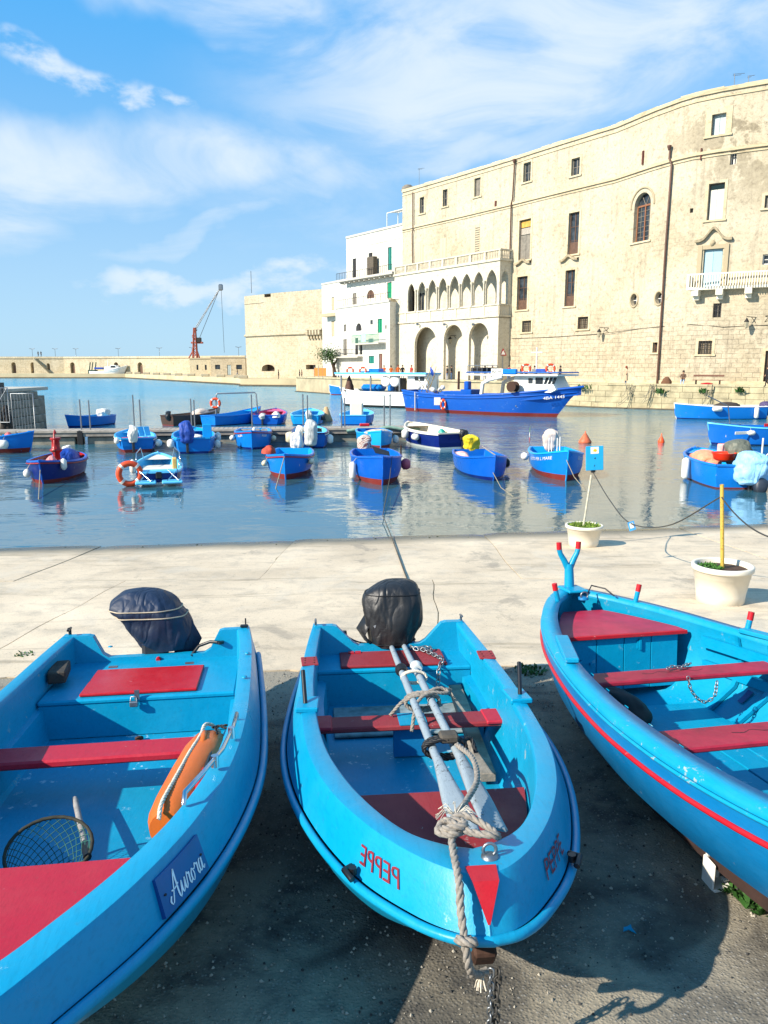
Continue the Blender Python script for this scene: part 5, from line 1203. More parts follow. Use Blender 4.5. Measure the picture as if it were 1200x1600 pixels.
line('mooring_rope', [Mb @ Vector((.3, -.35, .95)), Mb @ Vector((-.3, -.2, .3)), V(598, 805, 19.5), G(612, 840, .05), G(636, 905, .03), G(640, 940, .02)], .012, MRD, 'long thin rope from the royal blue boat up the concrete slipway', group=None)
b, Mb, wa = wboat('royal blue boat with yellow cover over its motor', 772, 752, 4.4, 1.75, 13, 'royal', 'navy', 'mid', 'royal', .62, .28, boot=.08)
motor(Mb, 4.4, .1, 'outboard motor under a bright yellow cover', CLY, .6, .62, .62, 11)
heap('pink_cloths', 'pink and white cloths inside the boat with the yellow motor cover', 'cloth', Mb, 3.0, -.55, .55, .7, .22, .16, cloth('pink_white_cloth', '#d7a7a0'), 8)
fender(Mb, wa, 2.4, 1, 'dark fender on the far side of the boat with the yellow motor cover', BLACKR, r=.12, l=.3)
mb = MB(); mb.tube([(0, 0, 0), (1.4, .3, .25)], .025, 6); mb.build('oar', GREYW, M=on(Mb, .9, -.35, .72), label='dark oar lying across the boat with the yellow motor cover', cat='oar')
line('mooring_rope', [Mb @ Vector((-.02, .05, .3)), W(783, 762, .1), W(802, 776, 0)], .014, MR, 'pale rope from the bow of the boat with the yellow motor cover', group=None)
b, Mb, wa = wboat('bright blue boat with GUSTO PER L MARE painted in white letters', 885, 752, 4.4, 1.85, 10, 'azure', 'red', 'sky', 'sky', .72, .36, text='GUSTO PER L MARE', boot=.16, twm='pale')
motor(Mb, 4.35, .1, 'outboard motor under a beige cover on the lettered blue boat', CLBE, .85, .58, .6, 13)
fender(Mb, wa, 3.1, -1, 'white fender on the left side of the lettered blue boat', vert=False, r=.14, l=.4, z=.5)
t = thing('folding_ladder', 'pair of thin white posts standing in the lettered blue boat', 'ladder', M=ob_(Mb, 2.2, .1, .55))
for s in (0, .3): mb = MB(); mb.tube([(0, s, 0), (.03, s, .78)], .02, 6); mb.tube([(0, s + .1, 0), (.03, s + .1, .74)], .02, 6); mb.build('post', WHITEP, t)
t = thing('flag', 'small green white and red flag at the stern of the lettered blue boat', 'flag', M=ob_(Mb, 4.45, -.72, .6))
mb = MB(); mb.tube([(0, 0, 0), (0, 0, 1.0)], .012, 6); mb.build('flag_pole', STEEL, t)
for k, c in enumerate(('#1f7a3a', '#e8e8e4', '#c3202c')):
    mb = MB(); mb.loft([[Vector((.02 + .03 * i, .02 * math.sin(i), .92 - .20 * k - .03 * i)) for i in range(6)], [Vector((.02 + .03 * i, .02 * math.sin(i + .6), .72 - .20 * k - .03 * i)) for i in range(6)]], False); mb.build('flag_band', simple('flag_%d' % k, c, .7), t, solid=.004)
line('mooring_rope', [Mb @ Vector((-.1, .05, .75)), W(897, 745, .25), W(916, 768, 0)], .014, MR, 'pale rope from the bow of the lettered blue boat', group=None)

# --- row along the near side of the pontoon
b, Mb, wa = wboat('light blue boat with upright stem, cut by the left photo edge', 50, 706, 5.2, 2.0, 84, 'azure', 'red', 'sky', 'azure', .62, .34, True, boot=.16)
heap('fishing_net', 'beige fishing net heaped in the boat at the left edge', 'fishing net', Mb, 2.2, .1, .45, 1.0, .5, .4, cloth('net_heap', '#a8977c'), 9)
heap('pink_bag', 'small pink bag in the boat at the left edge', 'bag', Mb, 1.1, .05, .6, .2, .2, .3, cloth('pink_bag', '#c4605e'), 3)
fender(Mb, wa, .9, -1, 'fat white fender on the bow of the boat at the left edge', r=.2, l=.5, vert=False, z=.42)
fender(Mb, wa, .9, 1, 'white fender on the far bow of the boat at the left edge', r=.15, l=.4)
b, Mb, wa = wboat('blue boat with red bottom and two pale blue chairs in it', 216, 707, 4.2, 1.85, 183, 'azure', 'red', 'pale', 'sky', .66, .12, near='stern', rub='cream', boot=.14, thw=1, twm='pink')
motor(Mb, 4.2, -.2, 'outboard motor in a crumpled white cloth beside the pale blue chairs', CLW, .72, .42, .55, 15)
for k, y in enumerate((.35, .62)):
    t = thing('chair', ('left' if not k else 'right') + ' pale blue plastic chair in the boat with red bottom', 'chair', M=on(Mb, 3.1, y, .45) @ Matrix.Rotation(R(30), 4, 'Z'), group='pale blue chairs')
    mb = MB(); mb.bbox((0, 0, .18), (.35, .3, .03), .01); mb.build('seat', HB['pale'], t); mb = MB(); mb.bbox((-.2, 0, .42), (.03, .3, .45), .01, rot=Matrix.Rotation(R(-20), 3, 'Y')); mb.build('backrest', HB['pale'], t)
fender(Mb, wa, 4.0, 1, 'white fender at the right quarter of the boat with chairs', vert=False, r=.16, l=.4, z=.4)
fender(Mb, wa, 4.0, -1, 'small white fender at the left quarter of the boat with chairs', r=.12, l=.25, z=.55)
b, Mb, wa = wboat('light blue boat with a big royal blue sack over its motor', 304, 709, 4.6, 1.95, 180, 'azure', 'navy', 'sky', 'sky', .72, .14, near='stern', boot=.1, rub='sky')
motor(Mb, 4.4, -.3, 'outboard motor under a baggy royal blue cover', CLB, .95, .62, .55, 16)
heap('white_sheet', 'white folded sheet in the boat with the royal blue motor cover', 'sheet', Mb, 2.6, .0, .5, .5, .55, .22, CLW, 4)
boxy('upright_board', 'leaning light blue board at the right of the boat with royal blue motor cover', 'board', Mb, 3.2, .62, .6, (.06, .42, .62), HB['sky'], r=.02)
fender(Mb, wa, 3.9, 1, 'white fender on the right of the boat with royal blue motor cover', r=.14, l=.34, z=.35)
fender(Mb, wa, 4.2, -1, 'round pale fender on the left of the boat with royal blue motor cover', r=.17, l=.34, z=.45)
fender(Mb, wa, 3.0, 1, 'second white fender further along the boat with royal blue motor cover', r=.13, l=.4, z=.6)
b, Mb, wa = wboat('small blue boat with dark stem and a white rag on its bow', 394, 703, 3.9, 1.8, -2, 'azure', 'navy', 'sky', 'azure', .72, .2, rub='red', boot=.06, text='ALBA')
fender(Mb, wa, 1.5, -1, 'white fender on the left of the boat with the white rag', vert=False, r=.13, l=.35, z=.45)
fender(Mb, wa, 1.6, 1, 'cream fender on the right of the boat with the white rag', simple('cream_fender', '#d6c9a8', .5), False, r=.13, l=.35, z=.4)
heap('white_rag', 'white rag hanging over the bow of the small blue boat', 'rag', Mb, .35, .1, .62, .12, .14, .42, CLW, 2)
b, Mb, wa = wboat('deep blue boat with a grey plastic sheet over its motor', 486, 700, 4.2, 1.8, 181, 'mid', 'navy', 'pale', 'navy', .72, .1, near='stern', boot=.06, rub='cream')
motor(Mb, 4.2, .0, 'large outboard motor wrapped in grey plastic sheet', CLG, 1.2, .62, .2, 18)
motor(Mb, 4.1, -.55, 'small outboard motor in a white cloth beside the grey plastic one', CLW, .5, .36, .6, 19)
fender(Mb, wa, 3.9, -1, 'fat cream fender on the left of the boat with grey plastic sheet', simple('cream_fender', '#d6c9a8', .5), r=.22, l=.5, z=.5)
fender(Mb, wa, 3.9, 1, 'white fender on the right of the boat with grey plastic sheet', r=.16, l=.4, z=.4)
b, Mb, wa = wboat('blue boat with red bottom and NEMO painted on its bow', 595, 704, 4.2, 1.7, 8, 'sky', 'red', 'azure', 'sky', .70, .24, text='NEMO', boot=.18)
heap('rope_pile', 'white and brown pile of rope on the bow of the NEMO boat', 'rope pile', Mb, .9, .0, .75, .35, .6, .2, cloth('rope_pile', '#c4b7a4'), 6)
boxy('red_crate', 'small bright red crate at the stern of the NEMO boat', 'crate', Mb, 3.9, -.3, .85, (.3, .5, .14), REDT)
fender(Mb, wa, 1.8, 1, 'pale fender on the right of the NEMO boat', r=.15, l=.36, z=.35)
b, Mb, wa = wboat('navy boat with cream cockpit and white bottom at the pontoon end', 708, 702, 5.0, 2.15, 208, 'navy', 'white', 'cream', 'cream', .78, .22, near='stern', rub='white', boot=.10, thw=1, deck='cream')
heap('green_bucket', 'teal bucket in the navy boat with cream cockpit', 'bucket', Mb, 3.4, .2, .5, .22, .22, .35, simple('teal_plastic', '#1f9a88', .5), 1)
fender(Mb, wa, 3.4, -1, 'white fender on the side of the navy boat with cream cockpit', vert=False, r=.16, l=.42, z=.5)
fender(Mb, wa, 2.2, -1, 'white fender hanging near the bow of the navy cockpit boat', r=.18, l=.42, z=.55)
motor(Mb, 4.9, .5, 'black outboard motor at the right end of the navy cockpit boat', BLKC, .45, .4, .5, 3)
# --- beyond the pontoon
b, Mb, wa = wboat('blue boat with a white sack, beyond the left end of the pontoon', 106, 668, 4.0, 1.6, -42, 'azure', 'navy', 'sky', 'azure', .60, .22, boot=.05)
motor(Mb, 3.3, .0, 'round white sack in the boat beyond the left end of the pontoon', CLW, .6, .8, .45, 21)
b, Mb, wa = wboat('dark brown boat with cream tarpaulin beyond the pontoon', 262, 665, 4.6, 1.7, 130, 'brown', 'red', 'brown', 'brown', .66, .3, near='stern', boot=.05, twm='cream')
heap('cream_tarpaulin', 'cream tarpaulin on the dark brown boat beyond the pontoon', 'tarpaulin', Mb, 1.6, .0, .45, .8, .6, .55, CLBE, 2)
motor(Mb, 4.4, .2, 'grey tilted outboard motor on the dark brown boat', GR, .6, .36, .4, 23, lean=30)
b, Mb, wa = wboat('light blue boat with a steel arch beyond the pontoon', 326, 665, 4.8, 1.9, 132, 'azure', 'navy', 'sky', 'azure', .64, .42, near='stern', boot=.05)
t = thing('steel_arch', 'square steel arch standing over the light blue boat beyond the pontoon', 'steel arch', M=on(Mb, 0, 0, 0)); mb = MB(); mb.tube([(3.3, -.9, .6), (3.2, -.9, 1.95), (3.2, -.8, 2.05), (1.2, .8, 2.1), (1.2, .92, 2.0), (1.1, .95, .7)], .05, 8); mb.build('hoop', STEEL, t)
lifebuoy(Mb @ Vector((3.3, -.9, 1.40)), 'orange lifebuoy hung on the steel arch beyond the pontoon', .3, .09, None, None)
for (px_, nm, c1_, ins_, ang, L_) in ((415, 'blue boat with bright pink and purple inside beyond the pontoon', 'royal', 'pink', 170, 4.2), (478, 'pale turquoise boat with dark motor beyond the pontoon', 'sky', 'pale', 176, 4.4), (553, 'small light blue boat with cream console beyond the pontoon', 'azure', 'pale', 172, 4.0)):
    b, Mb, wa = wboat(nm, px_, 664, L_, 2.3, ang, c1_, 'navy', ins_, 'royal' if ins_ == 'pink' else 'pale', .66, .24, near='stern', boot=.05)
    if px_ == 553: boxy('console', 'tall cream console box in the small boat beyond the pontoon', 'console', Mb, 3.3, .1, .4, (.5, .85, 1.05), HB['cream'], r=.06)
    if px_ == 478: motor(Mb, 4.3, .2, 'white and black outboard motor on the pale turquoise boat', CLG, .6, .42, .4, 25); heap('round_fender', 'dark round fender on the turquoise boat', 'fender', Mb, 4.1, 1.15, .3, .16, .16, .34, BLACKR)
    if px_ == 415: motor(Mb, 4.1, -.2, 'black and white outboard motor on the boat with pink inside', CLG, .35, .4, .45, 26); heap('white_cloth', 'white cloth on the corner of the boat with pink inside', 'cloth', Mb, 4.0, .7, .5, .3, .3, .4, CLW, 3)
# --- right side
b, Mb, wa = wboat('light blue boat carrying salmon sheet and red basin near the right edge', 1152, 764, 4.4, 1.95, 200, 'azure', 'red', 'sky', 'azure', .78, .12, near='stern', boot=.04, thw=1)
heap('salmon_sheet', 'salmon coloured tarpaulin in the boat with the red basin', 'tarpaulin', Mb, 2.2, -.35, .62, .75, .5, .42, SAL, 5)
mb = MB(); mb.lathe([(.26, 0), (.32, .05), (.36, .2), (.39, .24), (.40, .26), (.37, .25), (.30, .06), (.0, .05)], n=28); mb.build('basin', REDT if 0 else simple('orange_red_plastic', '#e0340c', .4, var=.1), M=on(Mb, 3.3, -.12, .80), label='orange red plastic basin in the light blue boat', cat='basin')
boxy('yellow_block', 'small yellow block beside the orange red basin', 'block', Mb, 3.35, .33, .80, (.1, .12, .26), simple('yellow_plastic', '#e6cf2a', .5), r=.02)
boxy('black_tray', 'flat black tray under the orange red basin', 'tray', Mb, 3.55, -.0, .78, (.3, .6, .05), BLACKP, r=.01)
motor(Mb, 4.4, .30, 'outboard motor under a pale blue speckled cloth near the right edge', CLT, 1.0, .95, .25, 27, x=.2)
mb, o = cover_mb([(0, 0, -.25, .10, .12, .1, .8), (.0, 0, .0, .16, .2, .1, .8), (-.05, 0, .22, .16, .22, .1, .8), (-.1, 0, .36, .05, .05, 0, 1)], n=18, seed=4, sub=3); mb.build('tilted_engine', simple('dark_slate', '#26303c', .5), M=on(Mb, 4.95, .5, .12), label='dark tilted engine leg under the pale blue cloth', cat='engine')
motor(Mb, 2.9, .5, 'olive grey hooded outboard cover standing behind the pale blue cloth', cloth('olive_grey_cover', '#5f6255', .6), .85, .8, .62, 29, x=0)
boxy('pink_box_lid', 'pink foam sheet leaning in the light blue boat at the right', 'foam sheet', Mb, 2.0, .35, .78, (.25, .5, .45), cloth('pink_foam', '#e0a5a0'), rz=.4)
fender(Mb, wa, 2.6, -1, 'long white fender on the left of the light blue boat with red basin', r=.13, l=.7, z=.42)
t = thing('tube_stand', 'white tubular stand at the right photo edge', 'stand', M=on(Mb, 3.3, 1.1, .6)); mb = MB(); mb.tube([(0, 0, 0), (0, 0, .95)], .03, 6); mb.tube([(0, 0, .2), (.1, .4, .7)], .02, 6); mb.build('post', WHITEP, t); mb = MB(); mb.bbox((0, .4, .1), (.3, .35, .4), .04); mb.build('box', WHITEP, t)
b, Mb, wa = wboat('blue boat with red sponson panel behind the light blue boat at right', 1108, 694, 6.0, 2.2, -86, 'mid', 'navy', 'azure', 'pale', .85, .25, boot=.05)
boxy('red_banner', 'long red fabric banner along the blue boat at right', 'banner', Mb, 3.0, 1.05, .95, (1.6, .05, .16), RED, r=.02)
boxy('name_strip', 'white number strip on the bow of the blue boat at right', 'number strip', Mb, 1.1, 1.07, .58, (.9, .03, .15), WHITEP, r=.01, rz=.28)
fender(Mb, wa, 1.6, 1, 'white fender on the bow of the blue boat with red panel', vert=False, r=.12, l=.35, z=.65)
line('boat_hook', [Mb @ Vector((1.3, .5, .8)), Mb @ Vector((1.1, .5, 1.9)), Mb @ Vector((.0, .5, 2.4))], .03, STEEL, 'bent steel boat hook rising from the blue boat with red panel', 'boat hook', None)
motor(Mb, 4.2, .7, 'black outboard motor of the blue boat with red panel', BLKC, .55, .5, .85, 31)
b, Mb, wa = wboat('blue speedboat lying side-on below the quay wall', 1055, 654, 6.6, 2.2, -88, 'azure', 'navy', 'white', 'white', .95, .22, boot=.04)
motor(Mb, 6.5, .1, 'outboard motor under a purple grey cover on the speedboat', CLP, 1.0, .9, .3, 33, x=.4)
heap('folded_canopy', 'dark folded canopy on the speedboat below the quay', 'canopy', Mb, 3.9, .1, .85, 1.0, .6, .4, simple('dark_canopy', '#3b322c', .8), 5)
fender(Mb, wa, 2.6, 1, 'white fender amidships on the speedboat', vert=False, r=.18, l=.7, z=.78)
fender(Mb, wa, 5.6, 1, 'upright white fender at the stern of the speedboat', r=.16, l=.8, z=.5)
heap('inflatable_tender', 'grey inflatable bow peeping out behind the speedboat', 'inflatable', Mb, 8.2, .4, -.05, .9, .7, .75, simple('inflatable_grey', '#8d8a84', .6), 7)
# buoys
mb = MB(); mb.lathe([(.22, -.1), (.32, .0), (.33, .08), (.22, .24), (.07, .48), (.03, .52), (.03, .6), (.0, .62)], n=20); mb.build('buoy', simple('faded_orange_buoy', '#c4613c', .6, var=.3), M=Matrix.Translation(W(914, 692)), label='large faded orange cone buoy floating right of the lettered boat', cat='buoy')
mb = MB(); mb.lathe([(.05, -.3), (.14, -.08), (.17, .08), (.12, .2), (.04, .34), (.02, .48), (.0, .5)], n=18); mb.build('buoy', simple('bright_orange_buoy', '#e8501a', .5, var=.1), M=Matrix.Translation(W(1033, 692)), label='small bright orange buoy floating alone in front of the quay', cat='buoy')
mb = MB(); mb.lathe([(.42, -.1), (.46, .05), (.30, .5), (.12, 1.0), (.0, 1.05)], n=20); mb.build('buoy', simple('tan_buoy', '#c09a6c', .6, var=.3), M=Matrix.Translation(W(510, 658)), label='tan cone buoy beyond the pontoon beside the turquoise boat', cat='buoy')

# ------------------------------------------------------------- pontoon
DECKW = simple('bleached_decking', '#a49a8c', .85, var=.35, sc=3, bump=.4, bsc=20, bd=.01); BEAM = simple('pontoon_beam', '#8f867a', .85, var=.4, sc=2, bump=.3)
A = W(-70, 697); Bp = W(664, 688); dx = (Bp - A); Lp = dx.length; ux = dx.normalized(); uy = Vector((0, 0, 1)).cross(ux)
Mp = Matrix.Translation(A) @ Matrix((ux, uy, Vector((0, 0, 1)))).transposed().to_4x4()
po = thing('pontoon', 'long floating pontoon of grey planks between the moored boats', 'pontoon', M=Mp)
pw = 2.2; me = MB().bbox((0, 0, 0), (.235, pw, .05), .008).mesh('deck_board', DECKW)
for i in range(int(Lp / .25)): obj_of(me, 'deck_board', po, Matrix.Translation((.125 + i * .25, pw / 2, .62 + random.uniform(-.004, .004))))
me = MB().bbox((0, 0, 0), (2.9, .07, .20), .01).mesh('edge_beam', BEAM); me2 = MB().bbox((0, 0, 0), (2.9, .10, .12), .01).mesh('rubbing_board', DECKW)
mf = MB().bbox((0, 0, 0), (2.4, 2.0, .42), .04).mesh('float', simple('concrete_float', '#8b8678', .9, var=.4, sc=2, bump=.3)); mp_ = MB().bbox((0, 0, 0), (.28, .2, .9), .02).mesh('fender_pile', BLACKR)
for i in range(int(Lp / 3) + 1):
    x = 1.5 + i * 3
    obj_of(me, 'edge_beam', po, Matrix.Translation((x, -.02, .50))); obj_of(me2, 'rubbing_board', po, Matrix.Translation((x, -.06, .655)))
    obj_of(mf, 'float', po, Matrix.Translation((x, pw / 2, .16)))
    if i % 2: obj_of(mp_, 'fender_pile', po, Matrix.Translation((x + 1.5, -.02, .25)))
me = MB(); me.tube([(0, 0, 0), (0, 0, 1.75)], .035, 8); me = me.mesh('post', STEEL)
for px_ in (125, 139, 208, 219, 297, 303, 393, 475, 482, 537, 543, 609, 618):
    p = V(px_, 664, A.y + 1.9); l = Mp.inverted() @ p; q = obj_of(me, 'post', po, Matrix.Translation((l.x, .9 + random.uniform(-.1, .6), .62)) @ Matrix.Scale(random.uniform(.85, 1.05), 4, (0, 0, 1)))
mb = MB()
for a, b_ in (((.0), .3),): pass
posts = sorted([c.matrix_local.translation.x for c in po.children if c.name.startswith('post')])
for i in range(len(posts) - 1):
    if posts[i + 1] - posts[i] > 1: m1_ = MB(); m1_.tube(sag((posts[i], 1.1, 2.1), (posts[i + 1], 1.1, 2.1), .25, 10), .01, 4); m1_.build('hand_line', ROPEW, po)
mb = MB(); mb.tube(crv([(Lp - 4.2, -.08, .55), (Lp - 3.6, -.1, .62), (Lp - 2.8, -.1, .55), (Lp - 2, -.1, .72), (Lp - 1.2, -.1, .60), (Lp - .3, -.1, .60)], 40), .09, 8); mb.build('green_hose', simple('green_net_roll', '#7f9f8c', .8, var=.3), M=Mp, label='sagging green grey net roll along the pontoon end', cat='net roll')
# ------------------------------------------------------------- left quay corner with gates
QS = simple('grey_quay_stone', '#8d8778', .9, var=.5, sc=1.6, bump=.5, bsc=8, bd=.03)
c0 = W(67, 682); qz = 2.4; x0 = c0.x
qc = thing('stone_pier', 'grey stone pier head with metal gates at the left edge', 'pier', loc=(x0 - 5.9, 43.5, 0))
rows = int(qz / .48)
for r_ in range(rows + 1):
    for side in (0, 1):
        n_ = 7 if not side else 5
        for k in range(n_):
            h_ = .46; mb = MB(); w_ = 1.15; off = (r_ % 2) * .5
            if side == 0: c_ = Vector((4 - .6 - k * w_ + off * .5 - .06 * r_, -1.0 + .05 * random.random(), .24 + r_ * .48)); d_ = (w_ - .03, .5, h_)
            else: c_ = Vector((4 - .35 - .06 * r_, -.6 + k * w_ + off, .24 + r_ * .48)); d_ = (.6, w_ - .03, h_)
            if c_.z > qz: continue
            mb.bbox((0, 0, 0), d_, .03); o_ = mb.build('stone', QS, qc); o_.matrix_local = Matrix.Translation(c_)
mb = MB(); mb.box((-2, 3, qz / 2 - .2), (10.5, 7, qz - .3)); mb.build('core', QS, qc)
mb = MB(); mb.bbox((-2.2, 2.6, qz + .10), (11.4, 8, .2), .03); mb.build('paving', simple('pale_paving', '#b8b09f', .9, var=.2, sc=1), qc)
for px0, px1, y0_, y1_ in ((-40, 11, 606, 660), (22, 51, 615, 672)):
    pa_ = V(px0, y1_, 41.9); pb_ = V(px1, y0_, 41.9); w_ = pb_.x - pa_.x; h_ = pb_.z - pa_.z
    t = thing('metal_gate', 'welded steel gate leaning on the left pier, ' + ('nearer the corner' if px0 > 0 else 'at the photo edge'), 'gate', loc=pa_, group='steel gates on the left pier')
    mb = MB(); mb.tube([(0, 0, 0), (0, 0, h_), (w_, 0, h_), (w_, 0, 0)], .035, 6, closed=True); mb.build('frame', STEEL, t)
    me = MB(); me.tube([(0, 0, 0), (0, 0, h_)], .018, 5); me = me.mesh('bar', STEEL)
    for k in range(1, int(w_ / .16)): obj_of(me, 'bar', t, Matrix.Translation((k * .16, 0, 0)))
    if px0 < 0:
        mb = MB(); mb.tube([(w_, 0, h_), (w_ - 1, 0, .4)], .03, 5); mb.build('brace', STEEL, t)
mb, o = cover_mb([(0, 0, 0, .35, .5, .3, .9), (0, 0, .6, .3, .45, .3, .9), (0, 0, 1.3, .22, .3, .3, .9), (0, 0, 1.8, .1, .1, .1, 1)], n=20, seed=3, sub=3, amp=.5); mb.build('hanging_ropes', simple('dark_rope_tangle', '#37302a', .9, var=.6, sc=20, bump=.8, bsc=30), M=Matrix.Translation((x0 - 1.5, 42.4, 0)), label='dark tangle of ropes hanging on the pier corner at left', cat='rope tangle')
mb = MB(); mb.box((0, 0, .5), (1.2, .8, 1.0)); mb.build('dark_cabinet', simple('dark_cabinet', '#4c4a47', .8), M=Matrix.Translation(V(2, 612, 43.5) + Vector((-.6, 0, -.5))), label='dark cabinet on top of the left pier', cat='cabinet')
# ------------------------------------------------------------- quay and buildings
QZ = 2.2
class Path:
    def __init__(s, pts):
        s.p = [Vector((a[0], a[1])) for a in pts]; s.S = [0]
        for i in range(1, len(pts)): s.S.append(s.S[-1] + (s.p[i] - s.p[i - 1]).length)
        s.L = s.S[-1]
    def seg(s, t):
        for i in range(len(s.p) - 2):
            if t < s.S[i + 1]: return i
        return len(s.p) - 2
    def nrm(s, i): d = (s.p[i + 1] - s.p[i]).normalized(); return Vector((d.y, -d.x))
    def at(s, t, off=0.0):
        i = s.seg(t); f = (t - s.S[i]) / (s.S[i + 1] - s.S[i]); q = s.p[i].lerp(s.p[i + 1], f)
        n = s.nrm(i)
        if off and len(s.p) > 2:      # blend normals near the bends
            if f > .5 and i < len(s.p) - 2: n = n.lerp(s.nrm(i + 1), f - .5).normalized()
            if f < .5 and i > 0: n = n.lerp(s.nrm(i - 1), .5 - f).normalized()
        return q + n * off
    def P(s, t, z, off=0.0): q = s.at(t, off); return Vector((q.x, q.y, z))
    def hit(s, px, py):
        d = ray(px, py); best = None
        for i in range(len(s.p) - 1):
            a, b = s.p[i], s.p[i + 1]; e = b - a; den = d.x * e.y - d.y * e.x
            if abs(den) < 1e-9: continue
            t = (a.x * e.y - a.y * e.x) / den; u = (d.x * -a.y + d.y * a.x) / -den if 0 else ((a.x * d.y - a.y * d.x) / den)
            if t > 0:
                lo = 0 if i else -9; hi = 1 if i < len(s.p) - 2 else 9
                if lo - 1e-6 <= u <= hi + 1e-6: return (s.S[i] + u * e.length, CAMH + d.z * t)
        return None
    def rect(s, x0, y0, x1, y1):
        ym = (y0 + y1) / 2; xm = (x0 + x1) / 2
        return s.hit(x0, ym)[0], s.hit(x1, ym)[0], s.hit(xm, y1)[1], s.hit(xm, y0)[1]
    def off(s, d): return Path([(s.at(t, d)) for t in s.S])
def pbox(mb, P, s0, s1, z0, z1, d0, d1, mi=0):
    v = [P.P(s0, z0, d0), P.P(s1, z0, d0), P.P(s1, z0, d1), P.P(s0, z0, d1), P.P(s0, z1, d0), P.P(s1, z1, d0), P.P(s1, z1, d1), P.P(s0, z1, d1)]
    mb.add(v, BOXF, mi)
def wallmesh(P, z0, z1, holes, dep=.35, uvs=1.0, ztop=None, step=4.0):
    """front skin with real openings; holes: (s0,s1,z0,z1,kind[,depth])"""
    mb = MB(); uv = []
    ss = set(P.S); zz = {z0, z1}
    for h in holes: ss |= {h[0], h[1]}; zz |= {h[2], h[3]}
    k = P.S[0]
    while k < P.L: ss.add(k); k += step
    ss = sorted(x for x in ss if 0 <= x <= P.L); ss = [x for i, x in enumerate(ss) if i == 0 or x - ss[i - 1] > 1e-4]
    zz = sorted(x for x in zz if z0 <= x <= z1); zz = [x for i, x in enumerate(zz) if i == 0 or x - zz[i - 1] > 1e-4]
    def quad(pts, smooth=False):
        o = len(mb.v)
        for (s_, z_, d_) in pts: mb.v.append(tuple(P.P(s_, z_, d_))); uv.append((s_ + d_, z_ + d_ * .3))
        mb.f.append(tuple(range(o, o + len(pts)))); mb.mi.append(0); mb.sm.append(False)
    for i in range(len(ss) - 1):
        for j in range(len(zz) - 1):
            cs, cz = (ss[i] + ss[i + 1]) / 2, (zz[j] + zz[j + 1]) / 2
            if any(h[0] < cs < h[1] and h[2] < cz < h[3] for h in holes): continue
            quad([(ss[i], zz[j], 0), (ss[i + 1], zz[j], 0), (ss[i + 1], zz[j + 1], 0), (ss[i], zz[j + 1], 0)])
    for h in holes:
        s0, s1, a, b, kind = h[:5]; dp = h[5] if len(h) > 5 else dep
        if kind == 'rect':
            o = [(s0, a), (s1, a), (s1, b), (s0, b)]
        else:
            w = (s1 - s0) / 2; c = (s0 + s1) / 2; o = [(s0, a), (s1, a)]; n = 14
            if kind == 'round':
                zs = b - w; arc = [(c + w * math.cos(t), zs + w * math.sin(t)) for t in np.linspace(0, math.pi, n + 1)]
            elif kind == 'oval':
                hh = (b - a) / 2; o = []; arc = [(c + w * math.cos(t), (a + b) / 2 + hh * math.sin(t)) for t in np.linspace(-math.pi / 2, 1.5 * math.pi, 25)[:-1]]
            else:   # pointed arch
                hgt = min(b - a, w * 2.1); zs = b - hgt; arc = []
                for t in np.linspace(0, 1, n // 2 + 1): arc.append((s1 - w * (1 - math.cos(t * math.pi / 2)) ** 1.0 * 1.0, zs + hgt * math.sin(t * math.pi / 2) * (1 - .0 * t)))
                arc = [(s1 - w * (t ** 2.1), zs + hgt * (1 - (1 - t) ** 1.0 * (1 - .35 * t))) for t in np.linspace(0, 1, 9)]
                arc = arc + [(2 * c - x, z) for x, z in arc[::-1][1:]]
            # spandrels: fans from the top corners
            if kind != 'oval':
                m = len(arc) // 2
                for q in range(m): quad([(s1, b, 0), (arc[q + 1][0], arc[q + 1][1], 0), (arc[q][0], arc[q][1], 0)])
                for q in range(m, len(arc) - 1): quad([(s0, b, 0), (arc[q + 1][0], arc[q + 1][1], 0), (arc[q][0], arc[q][1], 0)])
                o = o + arc
            else:
                o = arc; n4 = len(arc)
                cor = [(s1, a), (s1, b), (s0, b), (s0, a)]
                for q in range(n4):
                    cx_, cz_ = cor[min(3, int(q / n4 * 4))]; p0, p1 = arc[q], arc[(q + 1) % n4]; quad([(cx_, cz_, 0), (p1[0], p1[1], 0), (p0[0], p0[1], 0)])
        for q in range(len(o)):
            p0, p1 = o[q], o[(q + 1) % len(o)]; quad([(p0[0], p0[1], 0), (p1[0], p1[1], 0), (p1[0], p1[1], -dp), (p0[0], p0[1], -dp)])
    mb.uv = uv; return mb

